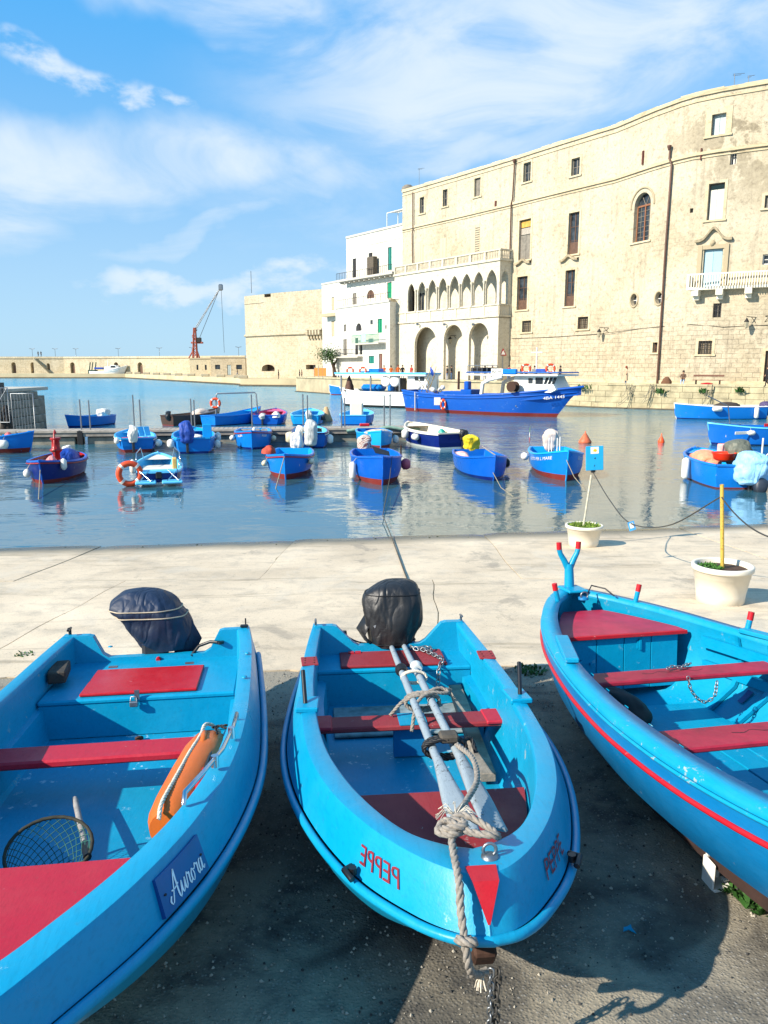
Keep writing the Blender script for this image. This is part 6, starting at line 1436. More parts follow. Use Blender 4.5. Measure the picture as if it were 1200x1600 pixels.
def masonry(name, base, dk, course=(.9, .42), mortar=.35, block=.5, patch=.5, patchc='#9a8e76', stain=.3, low=None, plaster=True, rough=.9):
    """UV in metres. plaster with worn patches showing coursed stone"""
    t = NT(name); v = t.coord('UV'); b0, d0 = lin(base), lin(dk)
    br = t.N.new('ShaderNodeTexBrick'); br.offset = .5; br.inputs['Scale'].default_value = 1
    br.inputs['Brick Width'].default_value = course[0]; br.inputs['Row Height'].default_value = course[1]
    br.inputs['Mortar Size'].default_value = .018; br.inputs['Mortar Smooth'].default_value = .4; br.inputs['Bias'].default_value = 0
    br.inputs['Color1'].default_value = (1, 1, 1, 1); br.inputs['Color2'].default_value = (.80, .79, .77, 1); br.inputs['Mortar'].default_value = (mortar, mortar, mortar, 1)
    wob = t.N.new('ShaderNodeVectorMath'); wob.operation = 'ADD'; nn = t.N.new('ShaderNodeTexNoise'); nn.inputs['Scale'].default_value = 1.5; t.L(v, nn.inputs['Vector'])
    sc_ = t.N.new('ShaderNodeVectorMath'); sc_.operation = 'SCALE'; sc_.inputs['Scale'].default_value = .07; t.L(nn.outputs['Color'], sc_.inputs[0]); t.L(v, wob.inputs[0]); t.L(sc_.outputs[0], wob.inputs[1]); t.L(wob.outputs[0], br.inputs['Vector'])
    n1 = t.noise(v, .16, 6, .6, .6); n2 = t.noise(v, .9, 8, .68, .3); n3 = t.noise(v, 5, 6, .7)
    c = t.mix(t.rng(n1, .35, .68), b0, (b0[0] * .86, b0[1] * .83, b0[2] * .76, 1))
    sep = t.N.new('ShaderNodeSeparateXYZ'); t.L(v, sep.inputs[0])
    stone = t.m_('MULTIPLY', t.rng(n2, .5 - .10 * block, .56), block)
    if low is not None: stone = t.m_('MULTIPLY', t.m_('MAXIMUM', t.rng(sep.outputs[1], low + 2, low - 2, 0, 1), t.rng(n1, .60, .64, 0, .6)), t.rng(n2, .40, .5, .25, 1))
    cs = t.mix(1.0, c, br.outputs[0], 'MULTIPLY'); c = t.mix(stone, c, cs)
    pm = t.m_('MULTIPLY', t.rng(n2, .56 - patch * .08, .60), t.rng(n1, .44, .56)); c = t.mix(t.m_('MULTIPLY', pm, patch), c, lin(patchc))
    c = t.mix(t.rng(n3, .52, .70, 0, .45), c, d0)
    st = t.noise(t.coord('UV', (1.6, .12, 1)), 1, 5, .6); c = t.mix(t.rng(st, .55, .75, 0, stain), c, d0)
    hair = t.noise(t.coord('UV', (1, 1, 1)), 2.6, 9, .78); c = t.mix(t.rng(t.m_('ABSOLUTE', t.m_('SUBTRACT', hair, .5)), 0, .010, .5, 0), c, d0)
    mot = t.noise(v, 2.2, 9, .72, .3); c = t.mix(t.rng(mot, .53, .62, 0, .42), c, d0); c = t.mix(t.rng(mot, .36, .44, .35, 0), c, (min(1, b0[0] * 1.2), min(1, b0[1] * 1.2), min(1, b0[2] * 1.22), 1))
    t.base(c, rough); b = t.bump(t.m_('MULTIPLY', br.outputs[1], stone), .6, -.03); b = t.bump(n2, .35, .05, b); t.normal(t.bump(n3, .35, .02, b)); return t, c, sep, n2, n1
tP, cP, sepP, n2P, n1P = masonry('palace_plaster', '#c0b49c', '#6a5f4e', low=8.5, patch=.2, stain=.5)
# worn, stripped plaster high on the right-hand end
msk = tP.m_('MULTIPLY', tP.rng(sepP.outputs[1], 16, 23), tP.rng(sepP.outputs[0], 40, 50))
pt_ = tP.m_('MULTIPLY', tP.rng(tP.noise(tP.coord('UV', (1, .8, 1)), .30, 10, .68, .3), .485, .515), msk)
tP.base(tP.mix(tP.m_('MULTIPLY', pt_, .8), cP, tP.mix(tP.rng(tP.noise(tP.coord('UV'), 3, 8, .7), .4, .6), lin('#8d8168'), lin('#6a5f4b'))), .9); PAL = tP.m
PALT = masonry('palace_trim_stone', '#cabb9b', '#7a6b52', block=0, patch=.1)[0].m
CAST = masonry('castle_masonry', '#bfb299', '#706552', (.75, .40), .5, .8, .25, '#b39e7c', .3)[0].m
BWM = masonry('breakwater_masonry', '#c8bca1', '#786b54', (1.4, .7), .5, .8, .3, '#b8a580', .4)[0].m
QUM = simple('quay_block_stone', '#b3a684', .9, var=.4, sc=1.2, bump=.5, bsc=9, bd=.03)
WHT = masonry('whitewash', '#d5d2c9', '#8f8778', block=0, patch=.08, patchc='#c9c2b2', stain=.15)[0].m
WHC = masonry('cream_wash', '#c9bb9d', '#85765a', block=.3, patch=.2, stain=.25)[0].m
LOG = masonry('loggia_white_stone', '#cfc7b4', '#8c8069', block=0, patch=.12, patchc='#c8bda6', stain=.25)[0].m
PAVE = simple('quay_paving', '#ab9e80', .9, var=.3, sc=.7, bump=.3, bsc=5)
WOODB = simple('brown_window_wood', '#5d4230', .6, var=.4, sc=4); SHUTG = simple('grey_shutter_wood', '#7d766a', .8, var=.3, sc=3); SHUTW = simple('pale_shutter', '#a7b4b4', .6, var=.1, sc=3); SHUTC = simple('cream_shutter', '#bcae90', .7, var=.1); GREENS = simple('green_shutter', '#11845c', .5, var=.1); TEAL = simple('teal_shutter', '#1b7468', .5, var=.1); DKSH = simple('dark_shutter', '#2e2a28', .6, var=.2); IRON = simple('wrought_iron', '#2f2b28', .6, .3); PIPEM = simple('brown_downpipe', '#5c3f31', .5, .2, .3)

# quay deck and its blockwork face
qe = Path([(-13.6, 121), (-7.2, 109.5), (20.2, 73.6), (25.4, 70.2), (33, 65.3), (70, 43)])
mb = MB(); front = [qe.P(s_, QZ) for s_ in qe.S]; back = [Vector((p.x + 40, p.y + 45, QZ)) for p in front]; back[0] = Vector((-13.6, 128, QZ)); back[1] = Vector((2, 160, QZ))
mb.loft([[p - Vector((0, 0, .0)) for p in front], back], False, smooth=False); mb.loft([front, [Vector((p.x, p.y, -1)) for p in front]], False, smooth=False); mb.add([back[0], front[0], (front[0].x, front[0].y, -1), (back[0].x, back[0].y, -1)], [(0, 1, 2, 3)])
mb.build('quay', PAVE, kind='structure')
qw = thing('quay_wall', 'long pale quay wall of squared blocks below the palace', 'quay wall', loc=(20.2, 73.6, 0))
inv = Matrix.Translation((-20.2, -73.6, 0)); rs = random.Random(4)
s_ = 0; hits = []
for r_ in range(4):
    z0_ = .05 + r_ * .52; s_ = qe.hit(795, 620)[0] + (r_ % 2) * .5
    while s_ < qe.S[4] + 12:
        L_ = rs.uniform(.95, 1.5); mb = MB(); d_ = .10 + rs.uniform(-.02, .03); pbox(mb, qe, s_ + .014, s_ + L_ - .014, z0_ + .012, z0_ + .508, -.25, d_); mb.v = [tuple(inv @ Vector(v)) for v in mb.v]
        mb.build('block', QUM, qw); s_ += L_
s_ = 0
mb = MB(); k = qe.hit(795, 620)[0]
while s_ < qe.L: L_ = 2.2; m2_ = MB(); pbox(m2_, qe, s_ + .01, min(qe.L, s_ + L_ - .01), 2.14, 2.32, -.55, .16); m2_.v = [tuple(inv @ Vector(v)) for v in m2_.v]; m2_.build('coping', QUM, qw); s_ += L_
mb = MB(); pbox(mb, qe, 0, k, -.3, 2.13, -.3, .05); mb.v = [tuple(inv @ Vector(v)) for v in mb.v]; mb.build('far_face', QUM, qw)
mb = MB()
for i in range(len(qe.S) - 1): pbox(mb, qe, qe.S[i], qe.S[i + 1], -.5, .12, .0, .30)
mb.v = [tuple(inv @ Vector(v)) for v in mb.v]; mb.build('footing', simple('wet_footing', '#4f4634', .6, var=.5, sc=2), qw)

# palace --------------------------------------------------------------
ZR = 27.3
def roofpt(px, py): p = W(px, py, ZR); return (p.x, p.y)
RP = [(629, 300), (720, 273.5), (807, 247), (860, 230), (900, 217.5), (965, 197.5), (1025, 172), (1065, 157), (1090, 149.5), (1130, 141), (1200, 129), (1300, 114), (1420, 99)]
PP = Path([roofpt(*q) for q in RP])
pal = thing('palace', 'huge curved cream stone palace with scattered windows and a white loggia', 'palace', loc=PP.P(0, QZ))
pinv = Matrix.Translation(-PP.P(0, QZ))
def pb(mb, name, mat, parent=None, top=pal, iv=None, **k):
    iv = iv or pinv
    mb.v = [tuple(iv @ Vector(v)) for v in mb.v]; return mb.build(name, mat, parent or top, **k)
holes = []; WINS = []
def win(x0, y0, x1, y1, kind='rect', style='grey', dep=.35): r = PP.rect(x0, y0, x1, y1); h = (r[0], r[1], r[2], r[3], kind, dep); holes.append(h); WINS.append((h, style)); return h
win(656, 308, 663, 333.5, style='glass'); win(692, 296, 699.5, 322.5, style='glass'); win(741.5, 278, 751, 307, style='grey'); win(818, 254, 829.5, 284, style='greyglass'); win(893, 247, 906, 274, style='glass'); win(1112, 177.5, 1134, 210.5, style='pale', dep=.5); win(1141, 236, 1151, 257, style='glasswhite', dep=.5)
win(654, 382, 661.5, 415, style='cream', dep=.08); win(687.5, 372, 697.5, 407, style='cream', dep=.08); win(736, 351, 750, 399, style='slat', dep=.1); win(811, 343, 829, 406, style='board'); win(888, 332, 904.5, 397, style='wood')
win(808, 432, 824, 484, style='wood'); win(883, 422, 898, 478.5, style='wood'); win(816, 501, 830, 519, style='grille'); win(903, 495, 919, 514, style='grillewood')
win(990.5, 301.5, 1015.5, 377, 'round', 'church', .5); win(986, 459.5, 996, 478.5, 'oval', 'oval', .4); win(1024.5, 456.5, 1035, 475.5, 'oval', 'oval', .4); win(1020, 535, 1027.5, 551, style='wood'); win(1091, 532.5, 1112.5, 553.5, style='grille'); win(1114, 474, 1127, 496, style='bars')
win(1106, 286, 1131, 343, style='palewhite', dep=.45); win(1098, 389, 1127.5, 449, style='door', dep=.35); win(1191.5, 397, 1212, 413, style='glasswhite'); win(1195, 305, 1206, 325, style='grey'); win(1078, 325.5, 1083, 332.5, style='dark'); win(1194, 548, 1202, 604, style='wood')
# arched openings behind the loggia
win(735, 546 - 30, 757, 0 + 548 - 22, style='none') if 0 else None
mb = wallmesh(PP, QZ, ZR, holes); w_ = pb(mb, 'facade', PAL, fixn=False)
mb = MB(); n_ = len(PP.p); bk = [Vector((p[0] + 26, p[1] + 22, 0)) for p in PP.p]
for i in range(n_ - 1):
    a, b = PP.P(PP.S[i], ZR - .02), PP.P(PP.S[i + 1], ZR - .02); mb.add([a, b, bk[i + 1] + Vector((0, 0, ZR - .02)), bk[i] + Vector((0, 0, ZR - .02))], [(0, 1, 2, 3)])
a, b = PP.P(0, QZ), bk[0] + Vector((0, 0, QZ)); mb.add([a, (a.x, a.y, ZR), (b.x, b.y, ZR), b], [(0, 1, 2, 3)])
mb.uv = [(v[0], v[2]) for v in mb.v]; pb(mb, 'rear_shell', PAL, fixn=False)
# cornice at the roof edge and the string course
def course(name, P, s0, s1, z, h, out, mat, top=pal, iv=None, jit=0):
    mb = MB(); st = [x for x in P.S if s0 < x < s1]; ss = sorted({s0, s1, *st, *np.arange(s0, s1, 1.6)}); uv = []
    for i in range(len(ss) - 1):
        if ss[i + 1] - ss[i] < .02: continue
        j = rs.uniform(-jit, jit); pbox(mb, P, ss[i], ss[i + 1], z, z + h + j, -.05, out)
    mb.uv = [(v[0] * .7 + v[1] * .7, v[2]) for v in mb.v]; return pb(mb, name, mat, top=top, iv=iv)
course('roof_edge', PP, 0, PP.L, ZR - .10, .35, .14, PALT, jit=.05); course('roof_drip', PP, 0, PP.L, ZR - .55, .10, .08, PALT)
zs = PP.hit(900, 294)[1]; course('string_course', PP, 0, PP.L, zs - .12, .24, .16, PALT); course('string_course', PP, 0, PP.L, zs - .40, .10, .08, PALT)
course('low_ledge', PP, PP.hit(800, 560)[0], PP.L, QZ, .35, .12, PALT)
def surround(h, wd=.22, out=.05, sill=True, parent=None):
    s0, s1, z0, z1 = h[:4]; mb = MB()
    if h[4] == 'rect':
        pbox(mb, PP, s0 - wd, s0, z0, z1, 0, out); pbox(mb, PP, s1, s1 + wd, z0, z1, 0, out); pbox(mb, PP, s0 - wd, s1 + wd, z1, z1 + wd, 0, out + .003)
    if sill: pbox(mb, PP, s0 - wd - .08, s1 + wd + .08, z0 - .16, z0, 0, out + .10)
    mb.uv = [(v[0], v[2]) for v in mb.v]; pb(mb, 'surround', PALT, parent)
def fill(h, style):
    s0, s1, z0, z1, kind, dp = h; d = -dp + .02; W_ = s1 - s0; H_ = z1 - z0; e = .06
    def pane(s_a, s_b, za, zb, m=GLASS, nm='pane', dd=0, th=.02, par=None): mb = MB(); pbox(mb, PP, s_a, s_b, za, zb, d + dd - .03, d + dd + th); return pb(mb, nm, m, par or f)
    def frame(m, w=.09, dd=.03, mull=1, bars=0):
        mb = MB()
        for a, b in ((s0, s0 + w), (s1 - w, s1)): pbox(mb, PP, a, b, z0, z1, d, d + dd + .05)
        for a, b in ((z0, z0 + w), (z1 - w, z1)): pbox(mb, PP, s0 + w, s1 - w, a, b, d, d + dd + .047)
        for k in range(mull): c = s0 + W_ * (k + 1) / (mull + 1); pbox(mb, PP, c - w / 2, c + w / 2, z0 + w, z1 - w, d, d + dd + .043)
        for k in range(bars): c = z0 + H_ * (k + 1) / (bars + 1); pbox(mb, PP, s0 + w, s1 - w, c - w * .25, c + w * .25, d, d + dd + .03)
        return pb(mb, 'window', m, pal)
    def leaves(m, n=2, par=None, za=None, zb=None, gap=.03):
        for k in range(n): pane(s0 + e + (W_ - 2 * e) * k / n + gap / 2, s0 + e + (W_ - 2 * e) * (k + 1) / n - gap / 2, za or z0 + e, zb or z1 - e, m, 'shutter', .06, .05, par)
    if style in ('glass', 'greyglass', 'wood', 'glasswhite'):
        f = frame({'glass': SHUTG, 'greyglass': SHUTG, 'wood': WOODB, 'glasswhite': WHITEP}[style], .10, bars=2 if H_ > 2.5 else 1)
        pane(s0 + .04, s1 - .04, z0 + .04, z1 - .04)
        if style == 'wood' and H_ > 2.5: pane(s0 + .12, s1 - .12, z0 + .1, z0 + H_ * .3, WOODB, 'panel', .04, .04)
    elif style in ('grey', 'pale', 'palewhite', 'cream', 'slat'):
        m = {'grey': SHUTG, 'pale': SHUTW, 'palewhite': simple('white_shutter', '#c2beb0', .6, var=.08), 'cream': SHUTC, 'slat': SHUTC}[style]; f = frame(WOODB if style == 'palewhite' else m, .08, mull=0)
        leaves(m, 2, f, zb=z1 - (.5 if style == 'palewhite' else e))
        if style == 'slat':
            for k in range(12): zz_ = z0 + .2 + k * (H_ - .4) / 12; mb = MB(); pbox(mb, PP, s0 + W_ * .5, s1 - .1, zz_, zz_ + .08, d + .10, d + .17); pb(mb, 'slat', SHUTG, f)
    elif style == 'board':
        f = frame(WOODB, .07, mull=0); leaves(SHUTG, 2, f, zb=z0 + H_ * .62); pane(s0 + .08, s1 - .08, z0 + H_ * .64, z0 + H_ * .80, simple('greyed_board', '#a39a8c', .8, var=.3), 'board', .04); pane(s0 + .08, s1 - .08, z0 + H_ * .82, z1 - .1, simple('ochre_board', '#c79a45', .8, var=.4, sc=3), 'board', .04)
    elif style in ('grille', 'grillewood', 'bars', 'dark'):
        f = frame(WOODB if style == 'grillewood' else (SHUTG if style != 'dark' else DKSH), .08, mull=1 if style != 'dark' else 0); pane(s0 + .03, s1 - .03, z0 + .03, z1 - .03, GLASS if style in ('dark', 'bars') else simple('dusty_backing', '#6f6450', .8, var=.3))
        if style != 'dark':
            n = 5
            for k in range(n): c = s0 + W_ * (k + .5) / n; mb = MB(); pbox(mb, PP, c - .02, c + .02, z0, z1, -.06, -.02); pb(mb, 'bar', IRON, f)
            for k in range(3): c = z0 + H_ * (k + .5) / 3; mb = MB(); pbox(mb, PP, s0, s1, c - .02, c + .02, -.05, -.03); pb(mb, 'bar', IRON, f)
    elif style == 'church':
        w = W_ / 2; zs_ = z1 - w; mb = MB(); pbox(mb, PP, s0, s0 + .12, z0, zs_, d, d + .09); pbox(mb, PP, s1 - .12, s1, z0, zs_, d, d + .09); pbox(mb, PP, s0 + .12, s1 - .12, z0, z0 + .12, d, d + .087); pbox(mb, PP, s0 + .12, s1 - .12, zs_ - .08, zs_ + .08, d, d + .095); c = (s0 + s1) / 2; pbox(mb, PP, c - .07, c + .07, z0 + .12, zs_ - .08, d, d + .083)
        f = pb(mb, 'window', simple('rust_window_frame', '#8a5a3c', .6, var=.3), pal)
        mb = MB(); arc = [PP.P(c + w * math.cos(t), zs_ + w * math.sin(t), d) for t in np.linspace(0, math.pi, 17)]; mb.add([PP.P(c, zs_, d)] + arc, [(0, i + 1, i + 2) for i in range(16)]); pbox(mb, PP, s0, s1, z0, zs_, d - .02, d); pb(mb, 'pane', GLASS, f)
        for a in (60, 120): mb = MB(); q0 = PP.P(c, zs_, d + .04); q1 = PP.P(c + w * math.cos(R(a)), zs_ + w * math.sin(R(a)), d + .04); mb.tube([q0, q1], .035, 5); pb(mb, 'glazing_bar', SHUTG, f)
        for k in range(1, 7): zz_ = z0 + (zs_ - z0) * k / 7; mb = MB(); pbox(mb, PP, s0 + .1, s1 - .1, zz_ - .02, zz_ + .02, d, d + .05); pb(mb, 'glazing_bar', SHUTG, f)
        for k in (1, 3): c_ = s0 + W_ * k / 4; mb = MB(); pbox(mb, PP, c_ - .02, c_ + .02, z0 + .1, zs_, d, d + .053); pb(mb, 'glazing_bar', SHUTG, f)
    elif style == 'oval':
        c, zc, w, hh = (s0 + s1) / 2, (z0 + z1) / 2, W_ / 2, H_ / 2; mb = MB(); mb.add([PP.P(c + w * math.cos(t), zc + hh * math.sin(t), d) for t in np.linspace(0, 2 * math.pi, 25)[:-1]], [tuple(range(24))]); f = pb(mb, 'window', GLASS, pal)
        mb = MB(); mb.tube([PP.P(c + (w + .08) * math.cos(t), zc + (hh + .08) * math.sin(t), .03) for t in np.linspace(0, 2 * math.pi, 25)[:-1]], .09, 6, closed=True); pb(mb, 'stone_ring', PALT, f)
        mb = MB(); pbox(mb, PP, c - .03, c + .03, z0, z1, d + .02, d + .07); pbox(mb, PP, s0, s1, zc - .03, zc + .03, d + .02, d + .067); pb(mb, 'glazing_bar', WHITEP, f)
    elif style == 'door':
        f = frame(simple('balcony_door_blue', '#93b4c0', .5, var=.06), .12); leaves(simple('balcony_door_blue', '#93b4c0'), 2, f)
for h, st in WINS:
    fill(h, st)
    if st in ('glass', 'grey', 'greyglass', 'wood', 'pale', 'grille', 'grillewood', 'board', 'palewhite', 'church'): surround(h, .24 if st != 'pale' else .5, .04 if st != 'pale' else .05)
# the arch over the church window
h = holes[16]; c, w, zs_ = (h[0] + h[1]) / 2, (h[1] - h[0]) / 2, h[3] - (h[1] - h[0]) / 2
mb = MB(); mb.tube([PP.P(c + (w + .45) * math.cos(t), zs_ + (w + .45) * math.sin(t), .02) for t in np.linspace(-.1, math.pi + .1, 25)], .10, 6); pb(mb, 'arch_moulding', PALT)
# pediment and ornaments
def pediment(pxc, py, half, rise, drop=0):
    s_, z_ = PP.hit(pxc, py); mb = MB(); q = [(-1, 0), (-.72, .02), (-.45, .25), (-.2, .75), (0, 1), (.2, .75), (.45, .25), (.72, .02), (1, 0)]; c_ = crv([(a * half, b * rise, 0) for a, b in q], 25)
    mb.loft([[PP.P(s_ + p.x, z_ + p.y, 0) for p in c_], [PP.P(s_ + p.x, z_ + p.y, .32) for p in c_], [PP.P(s_ + p.x, z_ + p.y + .22, .36) for p in c_], [PP.P(s_ + p.x, z_ + p.y + .26, 0) for p in c_]], False, smooth=False); pb(mb, 'pediment', simple('weathered_moulding', '#a8997c', .9, var=.4, sc=3))
pediment(1115, 377, 1.55, 1.0); pediment(890, 408, 1.3, .45); pediment(818, 413, 1.3, .4)
s_, z_ = PP.hit(1114, 380); mb = MB(); mb.lathe([(.28, 0), (.2, .1), (.0, .14)], (0, 0, 0), 12, rot=Matrix.Rotation(R(90), 3, 'X')); q = PP.P(s_, z_, .05); mb.v = [tuple(Vector(v) + q) for v in mb.v]; pb(mb, 'carved_boss', PALT)
h = holes[23]
mb = MB(); pbox(mb, PP, h[0] - .5, h[0] - .12, h[2], h[3] + .35, 0, .16); pbox(mb, PP, h[1] + .12, h[1] + .5, h[2], h[3] + .35, 0, .16); pbox(mb, PP, h[0] - .12, h[1] + .12, h[3], h[3] + .35, 0, .12); pb(mb, 'door_surround', PALT)
# balcony at right
s0 = PP.hit(1080, 445)[0]; zf = PP.hit(1112, 447)[1] - .1; s1 = PP.L; ballm = simple('balcony_stone', '#e2d9c4', .8, var=.15)
bal = MB(); pbox(bal, PP, s0, s1, zf - .25, zf, 0, 1.15); bal = pb(bal, 'balcony', ballm)
mb = MB(); pbox(mb, PP, s0, s1, zf + 1.05, zf + 1.17, 1.0, 1.12); pb(mb, 'top_rail', ballm, bal); mb = MB(); pbox(mb, PP, s0, s0 + .1, zf, zf + 1.05, .1, 1.12); pb(mb, 'end_post', ballm, bal)
x = s0 + .12; cnt = 0
while x < s0 + 16: mb = MB(); pbox(mb, PP, x, x + .07, zf, zf + 1.05, 1.03, 1.09); pb(mb, 'baluster', ballm, bal); x += .21
for px_ in (1091, 1127, 1171, 1215): sb = PP.hit(px_, 450)[0]; mb = MB(); pbox(mb, PP, sb - .28, sb + .28, zf - .75, zf - .25, 0, .95); pbox(mb, PP, sb - .24, sb + .24, zf - 1.1, zf - .75, 0, .5); pb(mb, 'bracket', ballm, bal)
# drainpipes, anchors, cables
def pipe(pts, r=.075, nm='drainpipe'):
    q = []
    for px_, py_ in pts: a = PP.hit(px_, py_); q.append(PP.P(a[0], a[1], .22))
    mb = MB(); mb.tube(q, r, 8); p_ = pb(mb, nm, PIPEM); return p_
pipe([(647, 301), (647, 360), (646, 366), (647, 420)]); d1_ = pipe([(806.5, 253), (803, 312), (801, 318), (794, 585)], .085); d2_ = pipe([(1049.5, 236), (1048.5, 248), (1052, 258), (1043, 380), (1029, 600)], .10)
for (px_, py_), par in (((806.5, 251), d1_), ((1049.5, 230), d2_)): a = PP.hit(px_, py_); mb = MB(); mb.lathe([(.10, -.3), (.2, 0), (.2, .12), (.15, .13)], n=10); q = PP.P(a[0], a[1], .3); mb.v = [tuple(Vector(v) + q) for v in mb.v]; pb(mb, 'hopper', PIPEM, par)
for x_, y0, y1 in ((1005.5, 236, 257), (1096, 232, 250), (775, 314, 326)): r_ = PP.rect(x_ - 1, y0, x_ + 1, y1); mb = MB(); pbox(mb, PP, r_[0], r_[1], r_[2], r_[3], 0, .14); pb(mb, 'iron_anchor', simple('rusty_anchor', '#5a2d22', .8))
mb = MB(); mb.tube([PP.P(*PP.hit(px_, py_), .06) for px_, py_ in ((800, 529), (860, 527), (935, 522), (990, 515), (1035, 510), (1080, 507), (1130, 511), (1200, 508))], .025, 4); pb(mb, 'wall_cable', IRON)
# antennas
def antenna(px_, py0, py1, Y, label, arm=.8):
    p = V(px_, py0, Y); q = V(px_, py1, Y); t = thing('tv_antenna', label, 'antenna', loc=p, group='rooftop antennas'); mb = MB(); mb.tube([(0, 0, -1.2), q - p], .03, 5); mb.build('mast', STEEL, t)
    for k in range(2): mb = MB(); z_ = (q - p).z - .05 - .12 * k; mb.tube([(-arm * .15, 0, z_), (arm * .5 - .3 * k, 0, z_ + .08)], .02, 4); mb.build('rod', STEEL, t)
antenna(1148, 136, 115, 74, 'thin antenna on the palace roof at right', 1.6); antenna(655, 291, 263, 112, 'slender antenna on the palace roof at the left corner', 1.4); antenna(1170, 128, 118, 74, 'small antenna on the palace roof at the far right', 1.0)
heap('chimney_stub', 'small rubble heap of old chimney on the palace roof corner', 'chimney', Matrix.Translation(V(637, 300, 114)), 0, 0, .2, .9, .5, .8, SHUTG)
# wall lanterns
def lantern(px_, py_, side, label, P=PP, sc_=1.0):
    s_, z_ = P.hit(px_, py_); p = P.P(s_, z_, 0); t = thing('wall_lantern', label, 'lantern', loc=p, group='iron wall lanterns'); q = P.P(s_, z_, 1.15) - p; sd = (P.P(s_ + .5, z_, 0) - P.P(s_ - .5, z_, 0)).normalized() * side
    o_ = q * .6 + sd * .7; mb = MB(); mb.tube([(0, 0, .5), o_ + Vector((0, 0, .55))], .035, 5); mb.tube([(0, 0, .0), o_ * .5 + Vector((0, 0, .5))], .025, 5); mb.build('bracket', IRON, t)
    mb = MB(); mb.lathe([(.10, -.45), (.22, .1), (.24, .12), (.12, .3), (.03, .45)], o_, 6, smooth=False); l = mb.build('cage', IRON, t); mb = MB(); mb.lathe([(.12, -.40), (.225, .08)], o_, 6, smooth=False); mb.build('glass', simple('lantern_glass', '#a89f86', .2), l)
lantern(951, 520, -1, 'iron lantern on the palace wall left of the long downpipe'); lantern(1181, 505, -1, 'iron lantern on the palace wall under the balcony at right'); lantern(1195, 503, 1, 'second iron lantern at the far right under the balcony')

# loggia --------------------------------------------------------------
s0 = PP.hit(633, 540)[0]; off = 1.9
sR = None
for k in np.arange(s0, s0 + 60, .1):
    q = PP.P(k, 10, off)
    d = q - Vector((0, 0, CAMH)); cam_y = d.y * cp - d.z * sp
    if 600 + 1200 * d.x / cam_y > 779: sR = k; break
LP = Path([PP.at(s0, off), PP.at(sR, off)])
Lz = {}
def lz(px_, py_): return LP.hit(px_, py_)[1]
zc1 = lz(706, 498.5); zb0 = zc1 + .1; zb1 = lz(706, 482); zt0 = lz(706, 417); zt1 = lz(706, 402)
lh = []
for x0, x1, yt in ((647.5, 682, 511), (693, 722, 507.5), (732, 762.5, 504.5)): a = LP.hit(x0, 560)[0]; b = LP.hit(x1, 560)[0]; lh.append((a, b, QZ, lz((x0 + x1) / 2, yt), 'round', .4))
XS = [(637, 648, 443), (653, 665, 440), (669, 681.5, 437), (685.5, 698, 434), (702.5, 717, 431), (721, 736, 427.5), (739.5, 755, 424.5), (759, 776, 421)]
for x0, x1, yt in XS: a = LP.hit(x0, 460)[0]; b = LP.hit(x1, 460)[0]; lh.append((a, b, zb1 + .02, lz((x0 + x1) / 2, yt), 'point', .25))
log = thing('loggia', 'white three-storey loggia with round arches below and pointed arches above', 'loggia', loc=LP.P(0, QZ)); linv = Matrix.Translation(-LP.P(0, QZ))
mb = wallmesh(LP, QZ, zt0, lh); mb.v = [tuple(linv @ Vector(v)) for v in mb.v]; mb.build('front', LOG, log, fixn=False)
SP = Path([PP.at(sR, off), PP.at(sR, 0.02)]); SPl = Path([PP.at(s0, .02), PP.at(s0, off)])
sh_ = [(.35, 1.35, zb1 + .02, lz(768, 423), 'point', .4)]
mb = wallmesh(SP, QZ, zt0, sh_); mb.v = [tuple(linv @ Vector(v)) for v in mb.v]; mb.build('side', LOG, log, fixn=False)
mb = wallmesh(SPl, QZ, zt0, sh_); mb.v = [tuple(linv @ Vector(v)) for v in mb.v]; mb.build('side', LOG, log, fixn=False)
def lb(mb, nm, mat=LOG, par=log, **k):
    if not mb.uv: mb.uv = [(v[0], v[2]) for v in mb.v]
    mb.v = [tuple(linv @ Vector(v)) for v in mb.v]; return mb.build(nm, mat, par, **k)
for z_, nm in ((zc1 - .25, 'middle_floor'), (zt0 - .05, 'terrace_floor')): mb = MB(); a, b = PP.P(s0, z_, 0), PP.P(sR, z_, 0); c_, d_ = PP.P(sR, z_, off), PP.P(s0, z_, off); mb.add([a, b, c_, d_] + [v + Vector((0, 0, .25)) for v in (a, b, c_, d_)], BOXF); lb(mb, nm)
zpp = (zt0 - zb1)
for P_, nm in ((LP, 'front'), (SP, 'side')):
    for z_, h_, o_ in ((zc1 - .12, .22, .14), (zb1 - .08, .16, .12), (zt0 - .1, .25, .16), (zt1 - .10, .16, .12)): mb = MB(); pbox(mb, P_, -.14 if P_ is LP else 0, P_.L + (.14 if P_ is LP else 0), z_, z_ + h_, -.22, o_); lb(mb, 'cornice')
    for za, zb_ in ((zc1 + .10, zb1 - .08), (zt0 + .15, zt1 - .10)):
        npost = 8 if P_ is LP else 1
        for k in range(npost + 1): x = P_.L * k / npost; mb = MB(); pbox(mb, P_, max(0, x - .17), min(P_.L, x + .17), za, zb_, -.16, .08); lb(mb, 'balustrade_post')
        for k in range(npost):
            x0_, x1_ = P_.L * k / npost + .2, P_.L * (k + 1) / npost - .2; n = max(3, int((x1_ - x0_) / .26))
            for j in range(n): x = x0_ + (x1_ - x0_) * (j + .5) / n; mb = MB(); q = P_.P(x, za, -.04); hh = zb_ - za; mb.lathe([(.07, 0), (.05, hh * .1), (.085, hh * .35), (.04, hh * .75), (.07, hh)], q, 6); lb(mb, 'baluster')
